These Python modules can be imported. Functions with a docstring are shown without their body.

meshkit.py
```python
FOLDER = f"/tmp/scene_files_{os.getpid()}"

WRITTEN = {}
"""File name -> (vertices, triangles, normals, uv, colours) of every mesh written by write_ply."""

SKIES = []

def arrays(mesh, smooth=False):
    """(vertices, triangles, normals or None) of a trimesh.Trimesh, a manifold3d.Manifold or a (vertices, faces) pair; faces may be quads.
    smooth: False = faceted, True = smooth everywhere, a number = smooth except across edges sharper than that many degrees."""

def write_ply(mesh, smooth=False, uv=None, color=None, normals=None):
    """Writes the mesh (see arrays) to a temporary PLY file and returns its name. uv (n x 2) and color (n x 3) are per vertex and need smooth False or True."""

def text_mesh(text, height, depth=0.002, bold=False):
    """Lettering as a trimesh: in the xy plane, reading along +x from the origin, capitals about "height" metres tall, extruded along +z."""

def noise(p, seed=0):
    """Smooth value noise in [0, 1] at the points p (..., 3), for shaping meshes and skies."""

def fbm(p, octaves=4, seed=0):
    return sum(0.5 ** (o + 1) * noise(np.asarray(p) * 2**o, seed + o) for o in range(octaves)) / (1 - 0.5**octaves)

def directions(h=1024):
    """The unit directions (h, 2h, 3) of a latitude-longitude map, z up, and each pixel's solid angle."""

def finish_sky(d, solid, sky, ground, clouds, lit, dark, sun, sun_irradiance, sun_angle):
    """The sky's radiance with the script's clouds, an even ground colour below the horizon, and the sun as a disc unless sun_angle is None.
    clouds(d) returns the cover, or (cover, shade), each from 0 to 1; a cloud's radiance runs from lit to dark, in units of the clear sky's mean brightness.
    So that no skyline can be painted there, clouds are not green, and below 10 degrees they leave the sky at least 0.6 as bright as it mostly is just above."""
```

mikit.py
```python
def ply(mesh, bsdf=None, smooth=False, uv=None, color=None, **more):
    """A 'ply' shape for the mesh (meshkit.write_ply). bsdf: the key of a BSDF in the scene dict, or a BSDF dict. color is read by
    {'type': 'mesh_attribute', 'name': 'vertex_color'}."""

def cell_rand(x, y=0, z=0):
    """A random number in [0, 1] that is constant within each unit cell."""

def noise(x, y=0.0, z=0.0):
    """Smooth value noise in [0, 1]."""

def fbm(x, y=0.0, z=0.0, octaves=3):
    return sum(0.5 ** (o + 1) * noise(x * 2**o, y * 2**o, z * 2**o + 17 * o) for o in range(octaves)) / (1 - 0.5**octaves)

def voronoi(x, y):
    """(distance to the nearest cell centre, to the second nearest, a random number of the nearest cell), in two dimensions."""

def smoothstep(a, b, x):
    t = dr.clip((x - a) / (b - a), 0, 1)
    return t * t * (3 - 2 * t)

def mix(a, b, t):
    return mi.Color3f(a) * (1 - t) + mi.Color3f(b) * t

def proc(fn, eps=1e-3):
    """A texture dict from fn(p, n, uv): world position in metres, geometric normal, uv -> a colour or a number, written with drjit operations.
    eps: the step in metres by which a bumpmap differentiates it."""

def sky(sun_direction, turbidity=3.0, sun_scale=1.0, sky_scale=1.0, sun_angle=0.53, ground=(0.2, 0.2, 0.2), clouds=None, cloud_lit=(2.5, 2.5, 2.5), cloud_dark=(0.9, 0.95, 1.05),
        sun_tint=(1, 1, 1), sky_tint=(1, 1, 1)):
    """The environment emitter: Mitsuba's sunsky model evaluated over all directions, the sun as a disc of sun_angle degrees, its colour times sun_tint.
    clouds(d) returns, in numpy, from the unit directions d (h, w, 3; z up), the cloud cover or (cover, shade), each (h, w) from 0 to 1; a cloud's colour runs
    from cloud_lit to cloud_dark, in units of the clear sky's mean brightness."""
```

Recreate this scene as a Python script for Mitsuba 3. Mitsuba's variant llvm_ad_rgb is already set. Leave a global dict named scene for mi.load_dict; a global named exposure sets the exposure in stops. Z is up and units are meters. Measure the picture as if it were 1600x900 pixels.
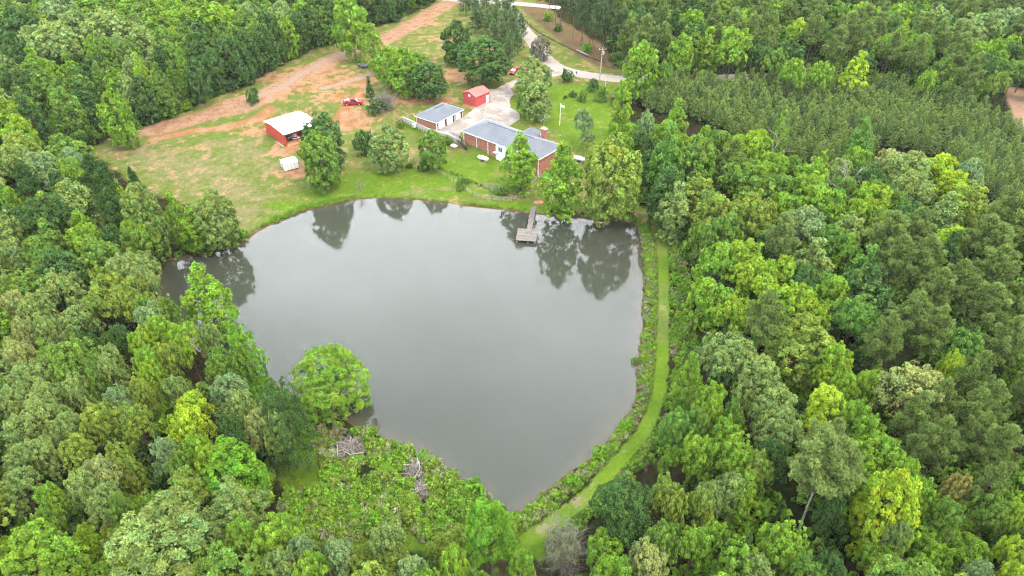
import math
import numpy as np
import drjit as dr
import mitsuba as mi
import trimesh
import meshkit
import mikit
from mikit import noise, fbm, voronoi, smoothstep, mix

T = mi.ScalarTransform4f
scene, labels = {}, {}

# ---------------------------------------------------------------- camera, sky, exposure
CAMERA_HEIGHT, PITCH, FOV = 80.0, 37.3, 73.71
scene["air"] = {"type": "homogeneous", "albedo": {"type": "rgb", "value": [0.94, 0.95, 0.96]}, "sigma_t": 0.00005}
scene["camera"] = {
    "type": "perspective", "fov": FOV, "fov_axis": "x", "near_clip": 0.5, "far_clip": 6000.0,
    "medium": {"type": "ref", "id": "air"},
    "to_world": T().look_at(origin=[0, 0, CAMERA_HEIGHT], target=[0, math.cos(math.radians(PITCH)), CAMERA_HEIGHT - math.sin(math.radians(PITCH))], up=[0, 0, 1]),
}


def overcast(d):
    """A closed cloud deck seen in perspective: soft lighter and darker rolls."""
    k = 1.0 / np.maximum(d[..., 2], 0.12)
    p = np.stack([d[..., 0] * k * 0.9 + 29.1, d[..., 1] * k * 0.9 + 5.7, 0 * k], -1)
    f = meshkit.fbm(p, 5, 11)
    return np.ones(f.shape), np.clip((f - 0.2) / 0.42, 0, 1)


scene["sky"] = mikit.sky([0.40, -0.30, 0.87], turbidity=3, sun_scale=0.3, sun_angle=18, clouds=overcast, cloud_lit=(7.4, 7.75, 8.2), cloud_dark=(2.4, 2.7, 3.05), sun_tint=(1, 0.95, 0.84))
exposure = 3.38

# ---------------------------------------------------------------- layout in world metres (x right, y away, z up; pond surface at z = 0)
POND = [(-56.41, 121.39), (-55.35, 124.65), (-52.83, 128.03), (-50.15, 131.26), (-46.36, 134.61), (-40.56, 136.9), (-37.7, 138.95), (-30.69, 139.85), (-24.33, 139.25), (-18.57, 138.36), (-14.79, 137.48), (-11.01, 136.03), (-5.55, 134.89), (0, 134.04), (2.89, 133.2), (6.76, 132.09), (11.43, 130.72), (15.29, 130.72), (19.84, 129.1), (23.41, 129.36), (26.25, 129.36), (27.7, 126.72), (27.48, 120.65), (26.68, 113.6), (25.49, 105.02), (24.17, 98.73), (23.76, 94.5), (22.59, 89.81), (21.24, 83.67), (20.58, 79.89), (19.65, 75.61), (18.5, 73.17), (16.11, 70.05), (15.14, 68.41), (11.66, 64.21), (8.23, 61.71), (5.08, 58.66), (2.18, 55.97), (0.17, 54.37), (-1.3, 54.86), (-2.88, 56.07), (-3.53, 57.51), (-7.2, 59.73), (-10.43, 62.83), (-13.57, 64.56), (-17.08, 66.34), (-20.83, 69.04), (-23.39, 69.79), (-25.1, 71.07), (-27.31, 72.24), (-29.25, 73.44), (-32.48, 75.2), (-38.36, 78.87), (-42.22, 80.63), (-49.81, 84.29), (-56.25, 88.47), (-61.83, 93.78), (-66.58, 101.42), (-70.32, 109.63), (-70.54, 114.28), (-65.6, 116.82), (-60.27, 118.72)]
WALL_LINE = [(-30.22, 179.26), (-22.16, 171.35), (-16.39, 167.59), (-13.4, 164.52)]
TERRACE_LINE = [(-114.72, 197.05), (-61.3, 189.76), (-43.67, 184.67), (-30.22, 179.26), (-22.16, 171.35), (-16.39, 167.59), (-13.4, 164.52), (-7.97, 163.19), (0, 161.69), (13.12, 160.58), (26.24, 160.58), (50.91, 168.2), (118.79, 168.2)]
TERRACE = 1.9
PATH = [(27.71, 135.09), (30.23, 130.71), (31.05, 127), (31.37, 122.38), (30.78, 115.16), (29.14, 104.36), (27.34, 94.83), (26.02, 87.93), (24.7, 81.63), (23.41, 76.55), (21.82, 72.47), (19.74, 68.62), (17.4, 65.57), (14.86, 62.44), (12.04, 59.03), (9.12, 56.01), (6.85, 54.22), (4.19, 51.99), (2.08, 50.87)]
TRACK = [(-22.83, 301.56), (-28.44, 288.07), (-35.63, 270.79), (-42.81, 251.81), (-48.98, 239.98), (-55.48, 233.2), (-59.57, 226.72), (-64.58, 216.25), (-68.75, 204.81), (-74.29, 193.61), (-79.94, 189.9), (-86.24, 185.98), (-91.45, 180.45), (-97.33, 175.1)]
TRACK_GREY = [(-44.55, 212.86), (-48.02, 209.59), (-53.78, 203.57), (-57.07, 200.77)]
TRACK_GREY2 = [(-57.39, 231.86), (-62.24, 224.34), (-66.73, 212.57), (-69.84, 201.59), (-74.29, 195.53)]
TRACK2 = [(-69.93, 186.87), (-73.69, 180.88), (-79.35, 176.38), (-87.24, 174.01), (-95.59, 168.87)]
TRACK3 = [(-44.26, 205.13), (-45.34, 194.71), (-46.8, 187.47), (-48.82, 180.62), (-45.85, 176.38)]
TRACK4 = [(-37.99, 189.84), (-32.74, 192.23), (-25.97, 190.08), (-18.71, 192.28)]
ROAD = [(-3.81, 305.82), (-0.76, 283.17), (2.88, 263.74), (6.45, 250.17), (8.48, 240.4), (10.36, 230.88), (12.22, 223.87), (14.88, 218.46), (18.36, 214.96), (24.16, 211.4), (31.89, 208.64), (41.74, 207.86), (55.82, 208.58), (74.07, 209.82), (102.05, 215.04)]
ROAD2 = [(-43.49, 305.8), (-26.76, 300.31), (-10.6, 296.67), (5.25, 293.1), (20.62, 287.08)]
DRIVE = [(-19.83, 170.61), (-13.32, 179.59), (-10.37, 185.45), (-7.07, 190.84), (-6.94, 199.87), (-3.87, 200.62), (-0.58, 201.19), (0.57, 196.58), (-0.75, 191.95), (-0.36, 185.67), (1.08, 183.77), (2.32, 180.66), (2.12, 177.73), (-0.69, 173.6), (-1.71, 170.23), (-7.47, 174.2), (-11.17, 171.73), (-13.5, 170.57), (-14.03, 165.38), (-16.35, 166.95)]
DRIVE2 = [(-3.27, 199.41), (0, 204.02), (3.98, 208.37), (8.45, 211.17), (12.53, 212.32), (15.98, 216.11)]
SANDY = [(151.24, 199.46), (146.94, 189.84), (141.56, 178.61), (135.98, 164.47)]
FIELD = [(-56.09, 122.59), (-63.53, 126.81), (-72.44, 133.95), (-84.06, 141.04), (-92.04, 145.53), (-105.24, 157.04), (-109.79, 163.66), (-106.69, 170.67), (-100.09, 179.64), (-92.71, 188.62), (-82.68, 199.09), (-76.16, 217.36), (-66.82, 240.05), (-56, 254.31), (-43.98, 269), (-29.51, 301.22), (-23.45, 311.41), (9.67, 311.94), (10.93, 290.29), (19.01, 260.03), (28.6, 225.41), (32.94, 217.41), (42.35, 211.74), (41.49, 206.27), (31.23, 199.81), (27.71, 180.97), (25.95, 165.97), (21.12, 158.53), (20.72, 153.42), (27.86, 136.19), (33.15, 132.81), (38.74, 128.52), (38.64, 121.49), (34.28, 115.02), (30.63, 110.64), (27.46, 123.18), (21.28, 129.45), (10.03, 131.37), (0, 134.04), (-14.8, 137.65), (-29.95, 139.98), (-41.24, 136.62), (-50.11, 131.07)]
STRAW = [(3.89, 288.63), (8.63, 272.14), (15.11, 253), (21.65, 231.65), (28.16, 221.02), (33.97, 217.41), (31.38, 241.89), (26.68, 252.45), (19.51, 268.27), (15.4, 285.59), (13.37, 299.79)]
CLAYPATCH = [(-70.19, 210.32, 10, 6), (-71.74, 194.56, 8, 4), (-51.86, 231.19, 9, 5), (-61.27, 215.18, 10, 7), (-63.76, 200.53, 8, 4), (-50.79, 193.63, 7, 5), (-50.72, 208, 9, 7), (-55.11, 205.22, 9, 6), (-37.2, 190.78, 8, 3), (-60.74, 183.02, 5, 4), (-55.38, 166.32, 7, 3), (-42.93, 180, 5, 5), (-52.01, 150.97, 6, 4), (-17.07, 210.63, 6, 6), (-11.01, 187.45, 4, 4), (-25.13, 190.93, 10, 2.2), (-28.44, 195.63, 8, 2), (30.77, 129.64, 2.2, 3.2), (29.16, 132.09, 3, 2), (6.17, 136.37, 1.6, 1), (-3.14, 150.03, 4, 1.5), (3.14, 149.99, 5, 1.5), (-58.12, 162.59, 5, 4), (-50.1, 239.99, 6, 4), (-27.06, 71.3, 4, 2.5), (-25.71, 69.52, 3, 2), (-33.31, 60.91, 3, 5), (-30.54, 58.24, 5, 3), (-29.11, 73.64, 4, 3), (-69.95, 174.38, 6, 3), (-69.24, 180.99, 5, 3), (6.94, 55.73, 1.1, 0.8), (8.73, 56.53, 1.4, 1.6), (10.93, 59.58, 1, 0.7), (16.38, 64.99, 0.9, 0.6), (7.23, 53.52, 1.2, 1), (28.04, 98.13, 0.8, 1.5), (4.21, 52.28, 2, 1.2), (-2.91, 134, 3, 0.6), (-22.94, 248.89, 8, 4), (-33.87, 265.77, 8, 3), (-2.05, 216.3, 6, 4), (5.21, 174.32, 3, 1.2)]
HAY = [(-85.34, 155.69, 12, 7), (-75.32, 150.3, 14, 6), (-92.18, 160.67, 10, 5), (-64.64, 141.25, 10, 7), (-67.52, 160.72, 9, 5), (-58.72, 152.49, 7, 5), (-75.88, 166.11, 10, 3), (-99.58, 162.49, 8, 4), (-22.62, 141.72, 4, 1.2), (-16.7, 143.1, 6, 1.2), (-6.11, 144.53, 4, 1.5), (-59.68, 130.07, 7, 8)]
CLEARING = [(-19.31, 52.18, 11, 3.5), (-27.24, 61.22, 5, 4), (-13.33, 51.26, 8, 3), (35.42, 122.25, 5, 9), (-30.09, 65.57, 4, 3), (0.83, 50.41, 4, 3)]
LUSH = [(-27.74, 146.21, 16, 6), (-15.49, 147.43, 14, 8), (14.55, 185.29, 14, 14), (22.36, 172.08, 10, 14), (-38.93, 140.24, 10, 3), (-48.19, 135.26, 8, 2.5), (-53.69, 128.91, 5, 2.5), (-6.37, 153.26, 12, 7), (0, 135.28, 14, 2), (19.28, 199.87, 16, 4), (-32.14, 144.73, 8, 5), (-26.33, 176.64, 4, 3)]
# kind, colour, region, level of detail, x, y, height, crown radius, label
TREES = """
full d upper_left 2 -158.5 225.6 16.2 5.7
oak t upper_left 2 -153.2 240.4 15.7 5.4
oak o upper_left 2 -127.6 219.3 17.5 6.8
oak o upper_left 2 -142.1 227.2 15.7 5.4
oak o upper_left 2 -138.5 207.8 17.4 6.7
oak o upper_left 2 -133.9 205.4 14.9 4.7
oak o upper_left 2 -148.5 215.8 13.9 4.0
full d upper_left 2 -146.2 201.7 14.2 4.1
oak o upper_left 2 -145.6 194.3 13.6 3.7
full g upper_left 2 -127.2 237.2 14.3 4.3
full g upper_left 2 -121.1 238.4 15.7 5.4
full b upper_left 2 -112.8 226.2 16.2 5.7
full b upper_left 2 -112.8 237.4 15.7 5.3
full b upper_left 2 -102.9 233.3 16.9 6.3
full l upper_left 2 -97.3 233.6 15.8 5.5
oak o upper_left 2 -89.4 239.5 14.9 4.7
full d upper_left 2 -80.3 230.0 14.2 4.2
oak o upper_left 2 -118.4 210.3 13.4 3.5
oak o upper_left 2 -115.2 214.6 14.4 4.3
full g upper_left 2 -106.7 213.0 14.4 4.3
full g upper_left 2 -100.3 213.9 13.9 3.9
full d upper_left 2 -90.9 204.6 14.9 4.7
full d upper_left 2 -85.3 205.7 14.2 4.2
full d upper_left 2 -81.3 209.9 13.8 3.9
ov b upper_left 2 -136.6 194.6 16.3 3.7
full b upper_left 2 -129.2 190.9 13.1 3.3
ov b upper_left 2 -126.8 194.0 14.8 2.9
ov g upper_left 2 -127.4 181.2 16.6 3.8
full g upper_left 2 -120.5 178.0 13.7 3.8
ov g upper_left 2 -118.0 181.1 15.9 3.5
full d upper_left 2 -120.8 193.5 13.1 3.3
full d upper_left 2 -119.0 195.6 13.1 3.3
full g upper_left 2 -114.2 192.2 13.1 3.3
full b upper_left 2 -108.4 183.2 13.4 3.5
oak o upper_left 2 -104.8 180.6 12.5 2.8
full d upper_left 2 -100.1 179.2 12.9 3.1
pine d upper_left 2 -98.5 191.2 17.0 3.1
ov g upper_left 2 -95.6 189.6 14.1 2.5
full d upper_left 2 -89.5 191.3 12.6 2.9
full d upper_left 2 -81.1 203.7 12.8 3.0
full d upper_left 2 -87.1 198.1 12.5 2.6
full l upper_left 2 -124.9 160.9 13.7 3.8
full l upper_left 1 -119.5 155.2 12.9 3.1
ov g upper_left 2 -126.1 168.8 14.9 3.0
ov d upper_left 2 -120.4 161.9 15.4 3.2
full d upper_left 2 -77.5 216.7 13.4 3.5
full g upper_left 2 -77.6 218.1 12.7 2.9
full l upper_left 2 -73.4 227.4 13.1 3.2
full d upper_left 2 -71.4 231.8 13.3 3.4
full d upper_left 2 -68.7 238.2 13.7 3.8
full g upper_left 2 -65.1 240.9 13.0 3.2
full d upper_left 2 -62.5 244.2 13.7 3.8
full g upper_left 2 -70.8 234.0 12.5 2.3
full d upper_left 2 -75.6 223.8 12.5 2.3
full d upper_left 2 -59.0 248.5 12.8 3.1
full d upper_left 2 -47.6 269.0 13.3 3.4
full d upper_left 2 -43.1 280.2 13.4 3.5
full g upper_left 2 -46.7 270.8 12.5 2.5
full d upper_left 2 -37.1 293.2 12.9 3.2
full g upper_left 2 -40.2 286.7 12.5 2.1
oak o left 1 -109.4 136.7 13.2 3.4
oak t left 1 -102.2 133.7 13.5 3.6
oak t left 1 -97.8 138.4 12.5 2.8
oak b left 1 -95.1 131.9 12.5 2.5
pine d left 1 -85.1 124.6 17.4 3.4
pine d left 1 -81.3 120.2 16.3 2.6
pine d left 1 -76.1 112.7 16.8 2.9
oak l left 1 -79.9 121.3 12.5 1.8
oak g left 1 -92.2 118.7 12.5 2.5
oak d left 1 -96.3 114.9 12.9 3.1
oak b left 1 -101.5 120.4 12.5 1.9
ov l left 1 -91.3 116.0 14.0 2.5
ov g left 1 -85.3 105.6 14.2 2.6
ov l left 1 -87.9 122.7 12.2 1.6
oak b left 1 -83.7 112.7 12.5 2.2
oak b left 1 -78.1 104.4 13.1 3.3
oak d left 1 -74.8 106.8 12.5 2.4
pine d left 1 -98.4 123.3 16.4 2.6
cone t left 1 -89.0 101.0 11.1 2.5
oak o left 1 -90.0 101.2 12.5 2.1
oak g left 1 -91.3 122.1 12.5 2.1
ov b left 1 -73.5 117.8 14.6 2.8
pine d left 1 -76.8 124.0 15.5 1.5
ov g left 1 -71.5 111.9 15.9 3.4
ov b left 1 -67.2 117.3 13.6 2.3
oak l left 1 -71.8 112.1 12.5 2.2
ov b left 1 -71.6 114.7 14.0 2.5
oak b left 1 -70.7 108.0 12.5 2.4
oak g left 1 -70.5 106.6 12.5 2.4
oak g left 1 -70.0 105.9 12.5 2.6
oak o left 1 -67.4 97.4 12.9 3.1
oak o left 1 -65.7 97.5 12.9 3.1
oak o left 1 -63.0 93.8 12.5 2.2
oak o left 1 -75.7 91.1 13.0 3.2
oak v left 1 -67.8 91.1 12.7 3.0
oak v left 1 -64.2 91.4 12.5 2.4
oak y left 1 -80.8 86.5 12.5 2.1
oak o left 1 -76.6 85.2 12.5 2.6
oak y left 0 -76.1 81.1 12.5 1.8
oak o left 0 -72.1 80.8 12.5 2.0
oak o left 0 -69.3 83.1 12.5 2.8
oak v left 1 -67.7 87.6 12.5 2.6
oak v left 1 -63.4 87.2 12.5 2.6
oak g left 1 -59.1 86.1 12.5 2.1
oak g left 1 -55.6 84.9 12.5 2.2
oak t left 1 -57.7 84.0 12.5 2.6
oak l left 0 -54.8 80.6 12.5 2.2
oak l left 0 -56.5 77.8 12.5 1.9
oak l left 0 -50.1 78.5 12.5 2.4
oak v left 0 -50.9 75.1 12.5 1.9
oak o left 0 -46.9 79.4 12.5 1.6
oak y left 0 -73.4 75.0 12.5 2.1
oak o left 0 -67.1 74.7 12.5 2.6
oak o left 0 -59.2 74.3 12.5 1.9
oak d left 0 -64.2 77.9 12.5 1.7
oak d left 0 -60.5 79.1 12.5 1.8
oak b left 0 -53.1 72.3 12.5 2.0
oak o left 0 -58.2 71.5 12.5 1.8
oak g left 0 -59.3 69.0 12.5 1.5
ov b left 0 -68.8 73.8 12.8 1.9
oak o left 0 -69.1 70.0 12.7 3.0
oak o left 0 -64.7 67.4 12.5 2.5
oak o left 0 -68.4 65.8 12.5 2.5
oak o left 0 -60.5 66.4 12.5 1.9
oak t left 0 -54.8 67.0 12.5 1.9
oak v left 0 -51.8 66.8 12.5 1.5
oak o left 0 -48.3 69.6 12.5 1.8
oak l left 0 -52.2 70.4 12.5 1.5
oak L left 0 -44.1 65.2 12.5 2.4
oak L left 0 -43.0 61.1 12.5 2.7
oak t left 0 -40.4 68.5 12.5 2.5
oak o left 0 -37.4 64.7 12.5 2.2
oak g left 0 -42.7 72.7 12.5 2.3
oak g left 0 -40.4 73.3 12.5 1.7
oak y left 0 -34.1 62.0 12.5 2.0
oak v left 0 -55.2 62.3 12.5 2.4
oak v left 0 -50.3 61.8 12.5 2.1
oak o left 0 -63.2 62.7 12.5 2.8
oak o left 0 -59.1 60.5 12.5 2.1
oak o left 0 -65.0 60.8 12.5 2.5
oak d left 0 -37.0 59.9 12.5 1.8
oak o left 0 -31.6 61.4 12.5 1.9
oak o lower_left 0 -62.0 55.8 12.5 2.2
oak o lower_left 0 -59.6 56.8 12.5 2.1
oak o lower_left 0 -60.1 51.8 12.5 2.3
oak v lower_left 0 -55.5 56.3 12.5 2.0
oak y lower_left 0 -51.1 53.7 12.5 2.4
oak o lower_left 0 -51.8 50.5 12.5 2.0
oak o lower_left 0 -48.4 49.2 12.5 2.1
feather b lower_left 0 -46.0 50.8 9.0 1.6
oak b lower_left 0 -54.6 49.0 12.5 1.6
oak g lower_left 0 -53.7 46.2 12.5 1.5
oak v lower_left 0 -39.1 49.9 12.5 2.6
oak g lower_left 0 -42.1 49.5 12.5 1.5
oak b lower_left 0 -40.1 57.0 12.5 1.9
oak l lower_left 0 -38.2 55.5 12.5 1.9
oak t lower_left 0 -44.5 56.9 12.5 1.8
oak g lower_left 0 -41.6 54.7 12.5 1.5
feather l lower_left 0 -56.6 46.3 9.0 2.1
feather l lower_left 0 -58.4 45.2 9.0 1.8
feather l lower_left 0 -49.9 45.9 9.0 1.9
feather v lower_left 0 -46.8 46.3 9.0 1.9
feather l lower_left 0 -43.5 43.8 9.0 2.3
feather b lower_left 0 -46.0 42.3 9.0 1.8
oak b lower_left 0 -30.7 44.7 12.5 1.7
oak b lower_left 0 -26.8 45.3 12.5 2.6
oak t lower_left 0 -23.7 43.4 12.5 1.7
oak t lower_left 0 -18.9 42.4 12.5 1.8
oak o lower_left 0 -14.3 44.1 12.5 2.1
oak b lower_left 0 -21.9 40.9 12.5 1.9
oak o lower_left 0 -25.3 40.8 12.5 1.9
feather v lower_left 0 -17.3 42.3 9.2 2.5
feather v lower_left 0 -13.8 44.0 9.1 2.3
oak t lower_left 0 -11.0 40.2 12.5 1.9
feather v lower_left 0 -8.1 44.8 9.0 2.2
oak b lower_left 0 -9.4 39.0 12.5 1.8
oak l lower_left 0 -6.0 40.2 12.5 1.8
oak g lower_left 0 -4.0 39.0 12.5 1.6
full v lower_left 0 -49.9 56.1 12.5 1.8
full g lower_left 0 -46.0 48.4 12.5 1.5
oak b lower_right 0 1.0 41.6 12.5 1.5
feather b lower_right 0 10.7 45.0 9.3 2.5
oak b lower_right 0 11.0 40.2 12.5 2.2
oak d lower_right 0 13.4 49.1 13.3 3.5
oak v lower_right 0 18.3 50.4 12.5 2.0
oak v lower_right 0 19.3 48.2 12.5 1.6
oak g lower_right 0 15.7 44.2 12.5 1.7
oak g lower_right 0 17.4 43.9 12.5 2.0
oak b lower_right 0 20.5 44.0 12.5 2.0
oak b lower_right 0 23.0 45.1 12.5 1.5
oak o lower_right 0 23.6 50.6 12.5 1.8
oak o lower_right 0 26.3 52.1 12.5 2.2
oak v lower_right 0 22.9 47.7 12.5 1.8
ov b lower_right 0 28.2 50.5 13.3 2.2
oak d lower_right 0 24.7 43.2 12.5 1.7
oak y lower_right 0 15.5 41.0 12.5 2.3
oak b lower_right 0 24.9 41.0 12.5 2.5
feather b lower_right 0 23.7 42.1 9.0 2.0
oak o lower_right 0 26.3 40.1 12.5 2.2
feather b lower_right 0 24.9 56.8 9.0 2.0
feather b lower_right 0 21.0 58.3 9.0 1.7
oak b lower_right 0 28.2 56.2 12.5 2.6
oak v lower_right 0 30.3 53.9 12.5 2.0
oak b lower_right 0 30.5 43.3 12.5 2.6
oak g lower_right 0 31.5 40.0 12.5 1.9
oak d lower_right 0 33.3 55.9 12.5 2.1
oak g lower_right 0 41.1 56.0 12.5 2.2
oak b lower_right 0 44.3 56.0 12.5 2.7
oak b lower_right 0 47.2 55.7 12.6 2.9
oak b lower_right 0 48.5 52.7 12.5 2.6
oak b lower_right 0 48.4 49.9 12.5 2.1
oak b lower_right 0 42.3 52.5 12.5 2.2
oak Y lower_right 0 53.6 51.8 12.5 1.5
pine p lower_right 0 53.6 55.8 16.5 2.7
pine p lower_right 0 60.0 54.5 16.9 3.0
pine p lower_right 0 58.5 57.0 16.2 2.4
oak o lower_right 0 43.8 44.6 12.5 1.5
feather b lower_right 0 48.3 45.4 9.7 2.8
feather b lower_right 0 51.9 44.6 9.4 2.6
feather b lower_right 0 48.5 43.1 9.4 2.6
feather b lower_right 0 42.2 43.0 9.2 2.5
oak g lower_right 0 56.2 47.8 12.5 2.1
oak L lower_right 0 55.7 43.2 12.5 1.7
oak l lower_right 0 58.2 46.9 12.5 1.5
oak t lower_right 0 50.4 39.4 12.5 1.6
oak d lower_right 0 34.4 40.8 12.5 1.9
oak L lower_right 0 53.9 40.0 12.5 1.5
oak d lower_right 0 37.8 48.1 12.5 1.5
oak g lower_right 0 50.1 47.4 12.5 2.1
pine p lower_right 0 55.8 50.5 15.6 2.0
oak b right_forest 1 36.8 98.0 13.7 3.8
oak l right_forest 1 41.0 100.5 13.5 3.6
oak l right_forest 1 40.9 92.1 13.8 3.9
oak l right_forest 1 42.7 87.3 13.1 3.3
oak l right_forest 1 45.8 86.5 13.6 3.7
oak l right_forest 1 48.0 84.5 12.5 2.6
oak b right_forest 1 33.4 88.3 13.4 3.5
oak l right_forest 1 35.5 84.3 12.8 3.0
oak c right_forest 0 54.0 82.8 13.3 3.4
pine p right_forest 0 59.9 80.2 17.3 3.3
pine p right_forest 0 62.1 76.9 17.0 3.1
pine p right_forest 0 54.8 75.3 16.7 2.8
oak c right_forest 0 67.8 76.5 13.1 3.2
oak L right_forest 0 63.9 72.3 12.5 1.8
oak l right_forest 0 47.4 73.3 12.5 2.8
oak L right_forest 0 42.3 64.6 12.9 3.1
oak l right_forest 0 50.0 68.3 12.5 1.8
oak y right_forest 0 55.7 66.0 14.9 4.7
oak o right_forest 0 32.9 74.6 13.9 3.9
oak o right_forest 0 35.3 69.7 13.3 3.4
oak o right_forest 0 30.9 77.2 12.5 2.7
oak o right_forest 0 36.0 65.9 12.9 3.2
oak o right_forest 0 35.7 60.9 12.8 3.0
pine p right_forest 0 72.0 74.3 17.1 3.2
pine p right_forest 0 64.7 67.1 16.2 2.5
pine p right_forest 0 57.6 61.9 16.1 2.4
pine p right_forest 0 51.9 60.9 16.5 2.7
pine p right_forest 0 60.2 60.5 16.5 2.7
pine p right_forest 0 64.1 60.7 16.3 2.5
pine p right_forest 0 70.3 67.5 15.8 2.1
oak b right_forest 0 45.9 62.3 12.5 2.2
oak b right_forest 0 47.0 67.5 12.5 2.0
oak b right_forest 0 46.5 59.7 12.5 2.3
ov b right_forest 0 25.8 72.2 13.1 2.1
oak c right_forest 0 22.2 61.8 12.5 2.2
oak g right_forest 0 24.5 62.4 12.5 2.0
oak l right_forest 0 27.4 63.3 12.5 1.7
oak b right_forest 0 27.4 67.2 12.5 2.1
oak b right_forest 0 27.7 60.1 12.5 2.2
oak b right_forest 0 23.7 57.6 12.5 2.1
oak o right_forest 1 83.7 130.4 14.7 4.6
oak y right_forest 1 83.4 135.6 13.5 3.6
oak o right_forest 1 81.6 122.1 14.2 4.1
oak L right_forest 1 92.0 131.6 13.8 3.8
oak L right_forest 1 91.6 126.0 13.0 3.2
oak L right_forest 1 91.9 122.0 12.5 2.3
oak t right_forest 1 99.2 131.6 12.8 3.0
oak l right_forest 1 71.8 119.2 14.1 4.1
oak l right_forest 1 68.0 115.5 12.7 3.0
oak v right_forest 1 71.1 112.6 12.5 2.7
ov l right_forest 1 68.0 136.7 13.0 2.0
oak b right_forest 1 60.9 123.0 13.6 3.6
oak b right_forest 1 54.2 117.6 13.4 3.5
oak g right_forest 1 55.6 125.0 13.0 3.2
oak o right_forest 1 70.5 131.9 12.5 2.7
oak g right_forest 1 68.6 124.4 12.6 2.9
oak b right_forest 1 77.0 138.0 12.9 3.1
oak t right_forest 1 55.3 109.3 13.8 3.8
pine P right_forest 1 48.5 102.9 17.2 3.2
oak c right_forest 1 58.6 105.5 12.8 3.0
oak b right_forest 1 61.3 102.8 12.5 2.5
pine p right_forest 1 66.7 101.6 18.3 4.1
pine p right_forest 1 72.5 103.0 17.5 3.4
oak L right_forest 1 80.2 104.7 13.1 3.3
feather b right_forest 1 96.6 119.1 9.0 1.8
pine p right_forest 1 82.8 101.9 18.0 3.9
pine p right_forest 1 91.9 107.5 18.2 4.0
pine p right_forest 1 84.5 96.5 17.9 3.7
pine p right_forest 1 65.1 94.3 17.8 3.7
ov c right_forest 1 61.0 96.4 14.8 2.9
pine p right_forest 1 69.4 92.3 18.3 4.0
pine p right_forest 1 78.7 90.2 18.2 4.0
pine p right_forest 1 71.9 86.9 17.5 3.5
pine p right_forest 0 79.8 84.5 17.5 3.4
oak l right_forest 1 46.0 95.0 12.8 3.1
oak d right_forest 1 49.6 92.3 12.8 3.0
oak b right_forest 1 53.2 90.4 12.7 3.0
pine p right_forest 1 67.8 86.6 17.0 3.1
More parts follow.
